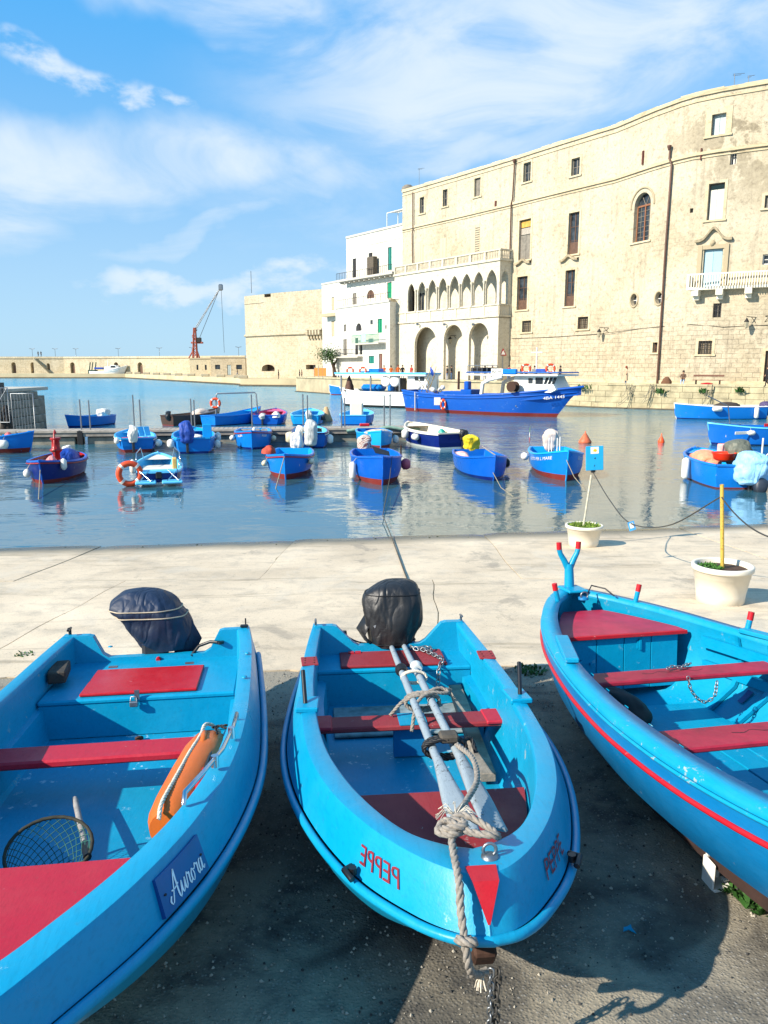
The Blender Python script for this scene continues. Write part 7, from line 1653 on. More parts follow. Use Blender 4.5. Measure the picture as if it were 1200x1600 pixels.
# the balustrade zone of the front wall itself is open, so lay back the wall between posts: slim column shafts between the pointed arches
for i in range(len(XS) - 1):
    a = LP.hit((XS[i][1] + XS[i + 1][0]) / 2, 465)[0]; q = LP.P(a, zb1 + .1, .12); hh = zpp * .52; mb = MB(); mb.lathe([(.17, 0), (.13, .12), (.11, hh - .2), (.2, hh), (.2, hh + .12)], q, 10); lb(mb, 'column')
mb = MB(); pbox(mb, PP, s0, sR, QZ, zt0 - .1, -.2, .012); lb(mb, 'back_wall')
# rear windows seen through the arches (on the palace wall)
for x0, y0, x1, y1 in ((653.5, 457, 664, 486), (688, 453, 698, 482), (741, 441, 752, 476), (645, 448, 648.5, 488)):
    r_ = PP.rect(x0, y0, x1, y1); mb = MB(); pbox(mb, PP, r_[0], r_[1], r_[2], r_[3], 0, .05); f = pb(mb, 'window', WOODB); mb = MB(); pbox(mb, PP, r_[0] + .1, (r_[0] + r_[1]) / 2 - .04, r_[2] + .1, r_[3] - .1, .05, .08); pb(mb, 'pane', GLASS, f); mb = MB(); pbox(mb, PP, (r_[0] + r_[1]) / 2 + .04, r_[1] - .1, r_[2] + .1, r_[3] - .1, .05, .08); pb(mb, 'pane', GLASS, f)
for x0, y0, x1, y1, m in ((743.5, 530, 748, 558, 'a'), (745, 508, 750, 525, 'b'), (710.5, 548, 713.5, 555, 'c')): r_ = PP.rect(x0, y0, x1, y1); mb = MB(); pbox(mb, PP, r_[0], r_[1], r_[2], r_[3], 0, .06); f = pb(mb, 'window', WOODB if m != 'b' else SHUTG); mb = MB(); pbox(mb, PP, r_[0] + .08, r_[1] - .08, r_[2] + .08, r_[3] - .08, .06, .08); pb(mb, 'pane', GLASS, f)
lantern(715, 531, -1, 'iron lantern hanging inside the middle arch of the loggia')
for px_ in (656, 698, 743): a = LP.hit(px_, 507); q = LP.P(a[0], a[1], .0); t = thing('floodlight', 'small grey floodlight above the %s round arch' % {656: 'left', 698: 'middle', 743: 'right'}[px_], 'floodlight', loc=q, group='floodlights on the loggia'); n_ = LP.P(a[0], a[1], .4) - q; mb = MB(); mb.tube([(0, 0, 0), n_], .04, 5); mb.build('arm', IRON, t); mb = MB(); mb.bbox(n_, (.35, .2, .28), .04); mb.build('lamp_head', STEEL, t)
a = LP.hit(779, 551) ; q = SP.P(.8, V(781, 551, 90).z, .06)
t = thing('warning_sign', 'triangular red and white warning sign at the loggia corner', 'sign', loc=q); n_ = SP.nrm(0); d_ = (SP.p[1] - SP.p[0]).normalized(); d3 = Vector((.75, -.66, 0)).normalized(); u3 = Vector((.8, .25, 0)).normalized()
def tri(r_, o_): return [Vector((u3.x * r_ * math.sin(a), u3.y * r_ * math.sin(a), r_ * math.cos(a))) + Vector((n_.x, n_.y, 0)) * o_ for a in (0, 2.094, 4.188)]
mb = MB(); mb.loft([tri(.55, 0), tri(.55, .03)], True, True, False); mb.build('plate', RED, t); mb = MB(); mb.loft([tri(.34, .03), tri(.34, .045)], True, True, False); mb.build('white_centre', WHITEP, t); mb = MB(); mb.tube([(0, 0, -.3), (0, 0, -(q.z - QZ))], .04, 6); mb.build('sign_post', STEEL, t)

# white houses ---------------------------------------------------------
def house(name, label, P, z0, z1, wins, mat, depth=(20, 22), group='white waterfront houses', roofz=None):
    t = thing(name, label, 'house', loc=P.P(0, z0), group=group); iv = Matrix.Translation(-P.P(0, z0)); hs = []
    for w in wins:
        r_ = P.rect(*w[:4]); hs.append((max(.02, r_[0]), min(P.L - .02, r_[1]), max(z0, r_[2]), min(z1 - .05, r_[3]), w[5] if len(w) > 5 else 'rect', .25))
    mb = wallmesh(P, z0, z1, hs); mb.v = [tuple(iv @ Vector(v)) for v in mb.v]; mb.build('wall', mat, t, fixn=False)
    mb = MB(); bk = [Vector((p[0] + depth[0], p[1] + depth[1], 0)) for p in P.p]
    for i in range(len(P.p) - 1):
        a, b = P.P(P.S[i], z1), P.P(P.S[i + 1], z1); mb.add([a, b, bk[i + 1] + Vector((0, 0, z1)), bk[i] + Vector((0, 0, z1))], [(0, 1, 2, 3)])
    for p, b in ((P.P(0, z0), bk[0]), (P.P(P.L, z0), bk[-1])): mb.add([p, (p.x, p.y, z1), (b.x, b.y, z1), (b.x, b.y, z0)], [(0, 1, 2, 3)])
    mb.uv = [(v[0], v[2]) for v in mb.v]; mb.v = [tuple(iv @ Vector(v)) for v in mb.v]; mb.build('roof', mat, t, fixn=False)
    for h, w in zip(hs, wins):
        m = w[4]; mb = MB(); pbox(mb, P, h[0], h[1], h[2], h[3], -.22, -.18); mb.v = [tuple(iv @ Vector(v)) for v in mb.v]; f = mb.build('window', m, t)
        if m is not GLASS:
            for k in (0, 1): a = h[0] + (h[1] - h[0]) * (k * .5 + .06); b = h[0] + (h[1] - h[0]) * (k * .5 + .44); mb = MB(); pbox(mb, P, a, b, h[2] + .1, h[3] - .1, -.18, -.12); mb.v = [tuple(iv @ Vector(v)) for v in mb.v]; mb.build('shutter', m, f)
    mb = MB(); [pbox(mb, P, P.S[i], P.S[i + 1], z1 - .05, z1 + .25, -.2, .12) for i in range(len(P.S) - 1)]; mb.v = [tuple(iv @ Vector(v)) for v in mb.v]; mb.build('cornice', mat, t)
    return t, iv
def zlev(px_, py_, Y): return V(px_, py_, Y).z
# upper white block: face from px 542 to 629, base line parallel to the palace
A0 = PP.P(0, 0); dirn = (PP.p[0] - PP.p[1]).normalized()
HU = Path([V(542, 480, 124).xy, V(629, 480, 112.5).xy])
zu = HU.hit(585, 362)[1]
hu, ivu = house('white_house', 'tall white house with long balcony next to the palace', HU, 6, zu, [(551, 404, 556.5, 437, DKSH), (576, 395, 582, 430, DKSH), (606, 386, 612, 422, TEAL), (551, 458, 557, 477, SHUTG), (573, 453, 585, 466, WOODB, 'round'), (605, 441, 612, 466, GREENS)], WHT)
def hp_(P, s0, s1, z0, z1, d0, d1, nm, m, t, iv): mb = MB(); pbox(mb, P, s0, s1, z0, z1, d0, d1); mb.v = [tuple(iv @ Vector(v)) for v in mb.v]; return mb.build(nm, m, t)
zb = HU.hit(580, 432)[1]; sA, sB = HU.hit(536, 432)[0], HU.hit(624, 432)[0]
bl = hp_(HU, sA, sB, zb - .3, zb, 0, 1.3, 'balcony', WHT, hu, ivu); hp_(HU, sA, sB, zb + .95, zb + 1.0, 1.22, 1.28, 'rail', IRON, bl, ivu)
x = sA
while x < sB: hp_(HU, x, x + .04, zb, zb + .95, 1.23, 1.27, 'rail_bar', IRON, bl, ivu); x += .45
x = sA + .5
while x < sB: hp_(HU, x, x + .25, zb - .6, zb - .3, 0, 1.0, 'bracket', WHT, bl, ivu); x += 1.3
hp_(HU, HU.hit(582, 415)[0], HU.hit(592, 415)[0], zb, zb + 2.6, .3, 1.0, 'reed_screen', simple('reed_screen', '#5c5244', .9, var=.4, sc=6), bl, ivu)
zq = HU.hit(585, 345)[1]; course('parapet_line', HU, 0, HU.L, zu - 1.7, .12, .07, WHT, hu, ivu)
# roof pergola
t = thing('roof_pergola', 'white slatted pergola frame on the roof of the tall white house', 'pergola', loc=HU.P(HU.hit(600, 360)[0], zu, -1)); o_ = HU.P(HU.hit(600, 360)[0], zu, -1)
sa, sb = HU.hit(596, 350)[0], HU.hit(629, 345)[0]
for k in range(2):
    mb = MB(); q0 = HU.P(sa, zu + 2.4 + .3 * k, -1 - 2 * k); q1 = HU.P(sb, zu + 2.4 + .3 * k, -1 - 2 * k); mb.tube([q0 - o_, q1 - o_], .07, 5); mb.build('beam', WHITEP, t)
    mb = MB(); mb.tube([q0 - o_, q0 - o_ - Vector((0, 0, 2.6))], .06, 5); mb.build('post', WHITEP, t)
for k in range(12): mb = MB(); x = sa + (sb - sa) * k / 11; mb.tube([HU.P(x, zu + 2.45, -1) - o_, HU.P(x, zu + 2.75, -3) - o_], .05, 4); mb.build('slat', WHITEP, t)
# lower white block standing forward
HL = Path([V(525, 540, 122).xy, V(609, 540, 108).xy]); zl = HL.hit(565, 477)[1]
hl, ivl = house('white_house', 'lower white house with green balcony and terrace on top', HL, QZ, zl, [(537, 507, 541, 518, SHUTG), (556, 505, 565, 517, DKSH, 'round'), (590, 498, 597, 520, GREENS), (536.5, 530, 542, 555, SHUTG), (555, 528, 559.5, 554, DKSH), (562, 539, 566, 554, DKSH), (576, 556, 584.5, 568, TEAL), (592, 552.5, 597.5, 578, simple('brown_door', '#7a5648', .7)), (578.5, 500, 582.5, 507, GLASS), (602, 508, 604, 514, GLASS)], WHT, (14, 18))
HS = Path([HL.p[1], V(630, 540, 113.5).xy]); hs2, ivs = house('cream_house_wing', 'narrow cream house wing between white house and palace', HS, QZ, HS.hit(619, 471)[1], [(609.5 + 3, 515, 625, 538, WHC, 'round')], WHC, (10, 14))
mb = MB(); a = HS.hit(624, 483); q = [HS.P(HS.hit(627, 484)[0], HS.hit(627, 484)[1], .2), HS.P(HS.hit(623.5, 489)[0], HS.hit(623.5, 489)[1], .25), HS.P(HS.hit(623.5, 570)[0], HS.hit(623.5, 575)[1], .25)]; mb.tube(q, .1, 6); mb.v = [tuple(ivs @ Vector(v)) for v in mb.v]; mb.build('drainpipe', PIPEM, hs2)
# terrace rail on lower house
x = .2; zt_ = zl + .25
rl = hp_(HL, .1, HL.L - .1, zt_ + .95, zt_ + 1.0, -.15, -.10, 'terrace_rail', IRON, hl, ivl)
while x < HL.L: hp_(HL, x, x + .04, zt_, zt_ + .95, -.15, -.11, 'rail_bar', IRON, rl, ivl); x += .7
# green balcony
s_a, s_b = HL.hit(560, 530)[0], HL.hit(603, 530)[0]; zg = HL.hit(582, 536)[1]
gb = hp_(HL, s_a, s_b, zg - .2, zg, 0, 1.2, 'balcony', WHT, hl, ivl); hp_(HL, s_a, s_b, zg + 1.1, zg + 1.17, 1.1, 1.18, 'rail', GREENS, gb, ivl)
x = s_a
while x < s_b: hp_(HL, x, x + .05, zg, zg + 1.1, 1.12, 1.17, 'rail_bar', simple('green_rail', '#5c9c7c', .6), gb, ivl); x += .28
hp_(HL, HL.hit(576, 525)[0], HL.hit(583, 525)[0], zg + .15, zg + 1.4, 1.19, 1.24, 'towel', simple('mint_towel', '#9fe0cf', .8), gb, ivl)
s_a, s_b = HL.hit(530, 555)[0], HL.hit(567, 555)[0]; zg = HL.hit(548, 557)[1]; gb = hp_(HL, s_a, s_b, zg - .2, zg, 0, .9, 'balcony', WHT, hl, ivl); hp_(HL, s_a, s_b, zg + 1.0, zg + 1.05, .82, .88, 'rail', IRON, gb, ivl)
x = s_a
while x < s_b: hp_(HL, x, x + .04, zg, zg + 1.0, .83, .87, 'rail_bar', IRON, gb, ivl); x += .4
# farther white block (px 503-541)
HF = Path([V(503.5, 500, 140).xy, V(545, 500, 132).xy]); hf, ivf = house('white_house', 'small plain white house between castle and tall white house', HF, QZ, HF.hit(520, 442)[1], [(518, 464, 522.5, 485, SHUTC), (518, 501, 523, 526, SHUTC)], WHT, (10, 20))
hp_(HF, HF.hit(511, 490)[0], HF.L, HF.hit(520, 495)[1], HF.hit(520, 490)[1], 0, 1.2, 'balcony', WHC, hf, ivf)

# castle ---------------------------------------------------------------
CP = Path([V(383.5, 520, 168).xy, V(433, 520, 160).xy, V(507, 520, 152).xy]); czt = CP.hit(450, 456)[1]; czb = 1.5
cs_ = thing('castle', 'massive square stone castle tower block with cordon and corbels', 'castle', loc=CP.P(0, czb)); civ = Matrix.Translation(-CP.P(0, czb))
zn = CP.hit(415, 464.5)[1]; sn0, sn1 = CP.hit(413, 460)[0], CP.hit(423, 460)[0]
ch = [(CP.hit(409, 575)[0], CP.hit(429, 575)[0], CP.hit(419, 580)[1], CP.hit(419, 569.5)[1], 'rect', 1.5), (CP.hit(478, 575)[0], CP.hit(493, 575)[0], CP.hit(485, 577)[1], CP.hit(485, 570)[1], 'rect', 1.2), (CP.hit(413.0, 460)[0], CP.hit(423, 460)[0], zn, czt, 'rect', 2.5)]
def cb(mb, nm, m=CAST, **k):
    if not mb.uv: mb.uv = [(v[0], v[2]) for v in mb.v]
    mb.v = [tuple(civ @ Vector(v)) for v in mb.v]; return mb.build(nm, m, cs_, **k)
cb(wallmesh(CP, czb, czt, ch), 'wall', fixn=False)
mb = MB(); e0, e1 = CP.p[0], CP.p[-1]; mb.add([(e0.x, e0.y, czb), (e0.x, e0.y, czt), (e0.x + 1, e0.y + 40, czt), (e0.x + 1, e0.y + 40, czb)], [(0, 1, 2, 3)]); mb.add([(e0.x, e0.y, zn - .02), (CP.p[1].x, CP.p[1].y, zn - .02), (e1.x, e1.y, zn - .02), (e1.x, e1.y + 40, zn - .02), (e0.x, e0.y + 40, zn - .02)], [(0, 1, 2, 3, 4)]); cb(mb, 'roof', fixn=False)
for sa, sb in ((0, sn0), (sn1, CP.L)):
    mb = MB()
    for x0_, x1_ in [(max(sa, CP.S[i]), min(sb, CP.S[i + 1])) for i in range(2)]:
        if x1_ > x0_: pbox(mb, CP, x0_, x1_, zn - .1, czt + .003, -2.4, -.01)
    cb(mb, 'parapet')
zc = CP.hit(433, 522.5)[1]
for a_, b_ in ((0, CP.S[1]), (CP.S[1], CP.hit(481, 520)[0])): mb = MB(); q = [CP.P(x, zc, .12) for x in (a_, b_)]; mb.tube(q, .28, 8); cb(mb, 'cordon')
mb = MB(); pbox(mb, CP, 0, sn0 - .4, CP.hit(400, 474)[1], CP.hit(400, 473)[1], -.02, .12); cb(mb, 'string_course')
for k in range(5): sx = CP.hit(484 + k * 4.6, 520)[0]; mb = MB(); zt_ = CP.hit(490, 516)[1]; pbox(mb, CP, sx - .25, sx + .25, zt_ - .9, zt_, 0, .9); pbox(mb, CP, sx - .2, sx + .2, zt_ - 1.6, zt_ - .9, 0, .5); cb(mb, 'corbel')
mb = MB(); pbox(mb, CP, CP.hit(482, 516)[0], CP.L, CP.hit(490, 516)[1], CP.hit(490, 514)[1], 0, .95); cb(mb, 'machicolation')
for i, h in enumerate(ch[:2]): mb = MB(); pbox(mb, CP, h[0], h[1], h[2], h[3], -h[5] - .1, -h[5]); cb(mb, 'gate_recess', simple('dark_gate', '#3b2c22', .8))
h = ch[0]; mb = MB(); c = (h[0] + h[1]) / 2; w = (h[1] - h[0]) / 2; H_ = h[3] - h[2]
for s_g in (1, -1):
    pts = [CP.P(c + s_g * w * math.cos(t), h[2] + H_ * (.35 + .65 * math.sin(t)), .002) for t in np.linspace(0, math.pi / 2, 8)]; mb.add([CP.P(c + s_g * w, h[3], .002)] + pts, [(0, i + 1, i + 2) for i in range(7)])
cb(mb, 'arch_spandrel', fixn=False)
mb = MB(); mb.tube([(0, 0, 0), (0, 0, 4.6)], .05, 5); mb.build('flagpole', IRON, M=Matrix.Translation(V(393, 458, 172)), label='bare flagpole on the castle roof', cat='flagpole')

# breakwater ------------------------------------------------------------
BP = Path([V(-140, 570, 262).xy, V(100, 570, 262).xy, V(200, 570, 255).xy, V(384, 570, 236).xy]); bz0, bz1 = 1.4, BP.hit(150, 557.5)[1]
bh_ = []
for x0, x1, yt, yb in ((18, 25, 566, 583), (48, 54.5, 566, 583), (73, 78, 567.5, 578), (110, 117, 566, 583), (178, 185, 566, 578), (215, 223, 566, 584)): r_ = BP.rect(x0, yt, x1, yb); bh_.append((r_[0], r_[1], max(bz0, r_[2]), r_[3], 'round', .8))
bw = thing('breakwater_wall', 'long low stone breakwater wall with arched niches on the horizon', 'breakwater', loc=BP.P(0, bz0)); biv = Matrix.Translation(-BP.P(0, bz0))
def bb(mb, nm, m=BWM, par=None, **k):
    if not mb.uv: mb.uv = [(v[0], v[2]) for v in mb.v]
    mb.v = [tuple(biv @ Vector(v)) for v in mb.v]; return mb.build(nm, m, par or bw, **k)
bb(wallmesh(BP, bz0, bz1, bh_, step=12), 'wall', fixn=False)
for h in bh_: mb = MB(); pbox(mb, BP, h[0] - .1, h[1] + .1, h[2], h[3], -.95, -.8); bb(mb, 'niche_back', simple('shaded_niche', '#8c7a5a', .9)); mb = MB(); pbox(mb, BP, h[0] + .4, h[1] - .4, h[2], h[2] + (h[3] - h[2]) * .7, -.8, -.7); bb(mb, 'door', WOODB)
mb = MB()
for i in range(3): pbox(mb, BP, BP.S[i], BP.S[i + 1], bz1 - .5, bz1 - .2, 0, .25); pbox(mb, BP, BP.S[i], BP.S[i + 1], bz1 - .2, bz1 + .12, -4, .06)
bb(mb, 'coping')
mb = MB()   # stair against the wall
sa, sb = BP.hit(57, 570)[0], BP.hit(80, 570)[0]
for k in range(14): x = sa + (sb - sa) * k / 14; z_ = bz1 - .4 - (bz1 - bz0 - .4) * (k + 1) / 14; m2_ = MB(); pbox(m2_, BP, x, x + (sb - sa) / 14, bz0, z_ + .3, .02, 1.8); bb(m2_, 'step')
def path_z(P, z, dz): return [Vector((p.x, p.y, z)) for p in P.p]
bq = Path([(-330, 254), (-83.6, 252), (-29.6, 161), (-28.2, 153), (-14, 148), (-13.4, 124)]); mb = MB(); f_ = [Vector((p.x, p.y, 1.5)) for p in bq.p]; b_ = [Vector((-330, 300, 1.5)), Vector((-60, 300, 1.5)), Vector((-30, 280, 1.5)), Vector((10, 280, 1.5)), Vector((20, 200, 1.5)), Vector((20, 130, 1.5))]
mb.loft([f_, b_], False, smooth=False); mb.loft([f_, [Vector((p.x, p.y, -1)) for p in f_]], False, smooth=False); mb.build('far_quay', simple('far_quay_stone', '#bfae8a', .9, var=.3, sc=.15), kind='structure')
mb = MB(); [pbox(mb, bq, bq.S[i], bq.S[i + 1], -.5, .35, 0, .4) for i in range(5)]; mb.build('wet_footing', simple('wet_footing', '#4f4634'), label='dark wet footing along the far quay', cat='footing')
for i in range(11): q = bq.P(bq.L * .0 + 250 + i * 11, 1.5, -.6); mb = MB(); mb.bbox((0, 0, .3), (1.9, .6, .6), .08); mb.build('quay_block', BWM, M=Matrix.Translation(q), kind='structure') if bq.at(250 + i * 11).y > 150 else None
for px_ in (46, 81.5, 113.5, 179, 243, 294, 367):
    a = BP.hit(px_, 557); q = BP.P(a[0], bz1, -2); t = thing('street_lamp', 'twin-arm lamp on the breakwater', 'street lamp', loc=q, group='lamps along the breakwater'); mb = MB(); mb.tube([(0, 0, 0), (0, 0, 2.7)], .07, 5); mb.build('mast', STEEL, t)
    for s in (1, -1): mb = MB(); mb.tube([(0, 0, 2.6), (s * .9, 0, 2.8)], .09, 5); mb.build('lamp_arm', STEEL, t)
nm_ = {46: 'second from the left photo edge', 0: ''}
L_ = [o for o in D.objects if o.name.startswith('street_lamp')]
for o, s in zip(L_, ('leftmost, left of the two walkers', 'above the stairs right of the walkers', 'above the third niche', 'above the white ship stern', 'midway between ship and crane', 'just left of the crane', 'between crane and castle')): o['label'] = 'breakwater street lamp ' + s
# sheds
def shed(label, x0, x1, yt, yb, Y, m, wins):
    a, b = V(x0, yb, Y), V(x1, yb, Y); P = Path([a.xy, b.xy]); z1 = P.hit((x0 + x1) / 2, yt)[1]; return house('harbour_shed', label, P, 1.5, z1, wins, m, (0, 8), 'sheds by the castle')
shed('plain white shed between crane and castle', 297, 330, 561, 587, 200, WHC, [(307, 570, 310, 578, GLASS), (320, 570, 323, 578, GLASS)])
shed('rough stone shed with windows beside the castle', 330, 384, 559, 587, 196, CAST, [(336, 570, 344, 577, GLASS), (355, 570, 361, 586, SHUTW), (369, 570, 378, 577, GLASS)])
# crane
cr0 = V(304, 560, 225); t = thing('harbour_crane', 'orange lattice harbour crane with long raised jib', 'crane', loc=Vector((cr0.x, cr0.y, bz1))); ORC = simple('crane_orange', '#9a4a34', .6, var=.3)
def cv_(px_, py_, Y=225): return V(px_, py_, Y) - t.location
[(lambda m_: (m_.tube([cv_(305 + d_ * 3.2, 560) + Vector((0, e_ * .7, 0)), cv_(304 + d_ * 1.2, 512) + Vector((0, e_ * .3, 0))], .16, 4), m_.build('mast_leg', ORC, t)))(MB()) for d_ in (-1, 1) for e_ in (-1, 1)]
for k in range(9): m_ = MB(); w_ = 3.1 - .22 * k; m_.tube([cv_(305 + (w_ if k % 2 else -w_), 558 - 5.2 * k), cv_(304.8 - (w_ if k % 2 else -w_) * .92, 553 - 5.2 * k)], .12, 4); m_.build('mast_brace', ORC, t)
for k in range(4): mb = MB(); mb.tube([cv_(300 if k % 2 else 309, 558 - 11 * k), cv_(308 if k % 2 else 300, 548 - 11 * k)], .12, 4); mb.build('brace', ORC, t)
for (a, b) in (((295, 560), (303, 545)), ((312, 560), (307, 545))): mb = MB(); mb.tube([cv_(*a), cv_(*b)], .2, 4); mb.build('strut', ORC, t)
for o_ in (0, 1.6): mb = MB(); mb.tube([cv_(304.5 + o_, 513 + o_), cv_(344 + o_ * .5, 449)], .11, 4); mb.build('jib', STEEL, t)
mb = MB(); mb.tube([cv_(311, 530), cv_(344, 449)], .07, 4); mb.build('luffing_cable', IRON, t); mb = MB(); mb.tube([cv_(345.5, 450), cv_(350.5, 551)], .05, 4); mb.build('hoist_cable', IRON, t)
mb = MB(); mb.bbox(cv_(344.8, 449), (1.3, .6, 1.8), .3); mb.build('jib_head', STEEL, t); mb = MB(); mb.bbox(cv_(311, 532), (1.3, 1, 1.6), .1); mb.build('winch', IRON, t)
mb = MB(); mb.bbox(cv_(308, 535.5), (3.4, 1, .5), .1); mb.build('platform', ORC, t)

# ------------------------------------------------------------- larger vessels
def vessel(name, label, Mv, L, B, sheer, hm, bot, rake=1.6, wl=.35, ins=None, stern=.55, group='larger fishing boats by the quay', rail=None):
    """local x: stern 0 -> bow L, y left of heading"""
    t = thing(name, label, 'boat', M=Mv, group=group); N_ = 40; fr = [0, .06, .2, .4, .6, .78, .9, .97, 1]; wd = [stern, .74, .93, 1, .97, .80, .5, .18, 0]
    zz = [sheer(f) for f in fr]; hb = B / 2
    def cv(fw, z, sh): return crv([(f * L * (1 - sh / L) + (sh * .15 if f < .05 else 0), hb * w * (fw if f < .85 else fw * .8), z(i)) for i, (f, w) in enumerate(zip(fr, wd))], N_)
    g = cv(1, lambda i: zz[i], 0); m_ = cv(.97, lambda i: .5 * zz[i] + .2, rake * .5); w_ = cv(.88, lambda i: wl, rake * .92); lo = cv(.7, lambda i: -.4, rake * 1.1)
    for c in (g, m_, w_, lo): c[-1].y = 0
    def sk(cs, nm, mt):
        mb = shell(cs); e = [c[0] for c in cs]; mb.loft([e, mir(e)], False, smooth=False); return mb.build(nm, mt, t)
    sk([g, m_, w_], 'hull', hm); sk([w_, lo], 'bottom_paint', bot)
    gi = [Vector((p.x - (.2 if p.x > L * .9 else -.15 if p.x < 1 else 0), max(0, p.y - .18), p.z)) for p in g]; d_ = [Vector((p.x, p.y, p.z - .65)) for p in gi]
    sk([[p + Vector((0, .05 * (p.y > .01), -.06)) for p in g], [p + Vector((0, .05 * (p.y > .01), .05)) for p in g], [p + Vector((0, 0, .05)) for p in gi], d_], 'bulwark', rail or hm)
    shell([d_, [Vector((p.x, 0, p.z)) for p in d_]]).build('deck', ins or simple('boat_deck', '#8c8478', .8), t)
    for z_ in (.62,): mb = MB(); pts = [Vector((p.x, p.y + .03, p.z)) for p in [a.lerp(b, .45) for a, b in zip(g, m_)]]; mb.tube(pts, .05, 5); mb.tube(mir(pts), .05, 5); mb.build('rubbing_strake', hm, t)
    return t, g
ps, pe = W(652, 641, 0), W(886, 652.5, 0)
dv = (pe - ps).normalized(); Mv = Matrix.Translation(ps) @ Matrix((dv, Vector((0, 0, 1)).cross(dv), Vector((0, 0, 1)))).transposed().to_4x4()
LB = (pe - ps).length + 1.3
HBLU = paint('trawler_blue', lin('#064da6')[:3], .4, .3, '#9ab0c8', fade=.35, grime=.5, sc=.8); 
sheer = lambda f: 1.55 + .25 * max(0, (.25 - f) / .25) + 0.85 * max(0, (f - .45) / .55) ** 1.4
tr, g = vessel('fishing_trawler', 'big royal blue fishing boat with red waterline and white wheelhouse', Mv @ Matrix.Translation((-.9, 0, 0)), LB + .9, 4.0, sheer, HBLU, BOTR, 2.2, .28)
def tb(c, d, nm, m, r=.05, rot=None, par=None): mb = MB(); mb.bbox(c, d, r, rot); return mb.build(nm, m, par or tr)
VW = paint('vessel_white', lin('#e4e2da')[:3], .4, .1, '#a0683f', fade=.1, grime=.2, sc=1.2)
def px2l(px_, py_, M_, y=0.0, H_=0):
    iv = M_.inverted(); o_ = iv @ Vector((0, 0, CAMH)); d = iv.to_3x3() @ ray(px_, py_); t_ = (y - o_.y) / d.y; return o_ + d * t_
MT = tr.matrix_world
def X(px_, py_, y=-1.2): p = px2l(px_, py_, MT, y); return p
def span(x0, y0, x1, y1, yy=-1.2): a, b = X(x0, y1, yy), X(x1, y0, yy); return a.x, b.x, a.z, b.z
x0, x1, z0, z1 = span(797, 588, 866, 612); 
mb = MB(); mb.prism([(x0, z0), (x1 - .3, z0), (x1 + .15, z1 - 1.0), (x1 - .45, z1), (x0 + .4, z1), (x0 + .05, z1 - 1.1)], -1.15, 1.15, axis='y'); wh = mb.build('wheelhouse', VW, tr)
for k, (a, b) in enumerate(((836, 848),)): xa, xb, za, zb_ = span(a, 590, b, 600); mb = MB(); mb.box(((xa + xb) / 2, -1.16, (za + zb_) / 2), (xb - xa, .04, zb_ - za)); mb.build('pane', GLASS, wh)
xa, xb, za, zb_ = span(825, 591, 832, 599); mb = MB(); mb.box(((xa + xb) / 2, -1.16, (za + zb_) / 2), (xb - xa, .04, zb_ - za)); mb.build('pane', GLASS, wh)
for k in range(3): xa, xb, za, zb_ = span(850.5 + k * 6.3, 590, 855 + k * 6.3, 600); mb = MB(); mb.prism([(xa - .08, za), (xb - .08, za), (xb + .12, zb_), (xa + .12, zb_)], -1.185, -1.145, axis='y'); mb.build('pane', GLASS, wh)
xa, xb, za, zb_ = span(733, 583.5, 876, 588); cn = tb(((xa + xb) / 2, 0, (za + zb_) / 2), (xb - xa, 3.3, .14), 'canopy_roof', VW, .04)
tb(((xa + xb) / 2, 0, zb_ + .05), (xb - xa + .06, 3.36, .10), 'roof_edge', simple('canopy_blue_edge', '#2d63a8', .5), par=cn)
xc, _, zc0, zc1_ = span(755, 588, 772, 616); mb = MB()
mb.tube([(xc, -1.5, zc0 - .3), (xc + .15, -1.5, zc0 + .9), (xc + .8, -1.5, zc1_ - .25), (xc + 2, -1.5, zc1_)], .16, 6); mb.tube([(xc, 1.5, zc0 - .3), (xc + .15, 1.5, zc0 + .9), (xc + .8, 1.5, zc1_ - .25), (xc + 2, 1.5, zc1_)], .16, 6); mb.build('arch_support', VW, tr)
xa, xb, za, zb_ = span(714, 609, 731, 619); tb(((xa + xb) / 2, 0, (za + zb_) / 2), (xb - xa, 1.5, zb_ - za), 'engine_box', HBLU); xa, xb, za, zb_ = span(714, 596, 721, 609); tb(((xa + xb) / 2, 0, (za + zb_) / 2), (xb - xa, .5, zb_ - za), 'funnel', HBLU); q = X(717, 580, 0); mb = MB(); mb.tube([(q.x, 0, za), (q.x, 0, q.z)], .10, 8); mb.build('exhaust_pipe', RUST, tr)
xa, xb, za, zb_ = span(686, 612, 714, 619); tb(((xa + xb) / 2, .2, (za + zb_) / 2), (xb - xa, 1.6, zb_ - za), 'stern_locker', HBLU)
q = X(806, 604, -1.5); mb = MB(); mb.lathe([(.42, 0), (.42, .1), (.15, .12), (.15, .5), (.42, .52), (.42, .6)], (q.x, q.y - .1, q.z), 14, rot=Matrix.Rotation(R(90), 3, 'X')); mb.build('net_hauler', RUST, tr)
q = X(806, 604, -1.6); tb((q.x, -1.45, q.z - .8), (.15, .15, 1.6), 'hauler_post', STEEL)
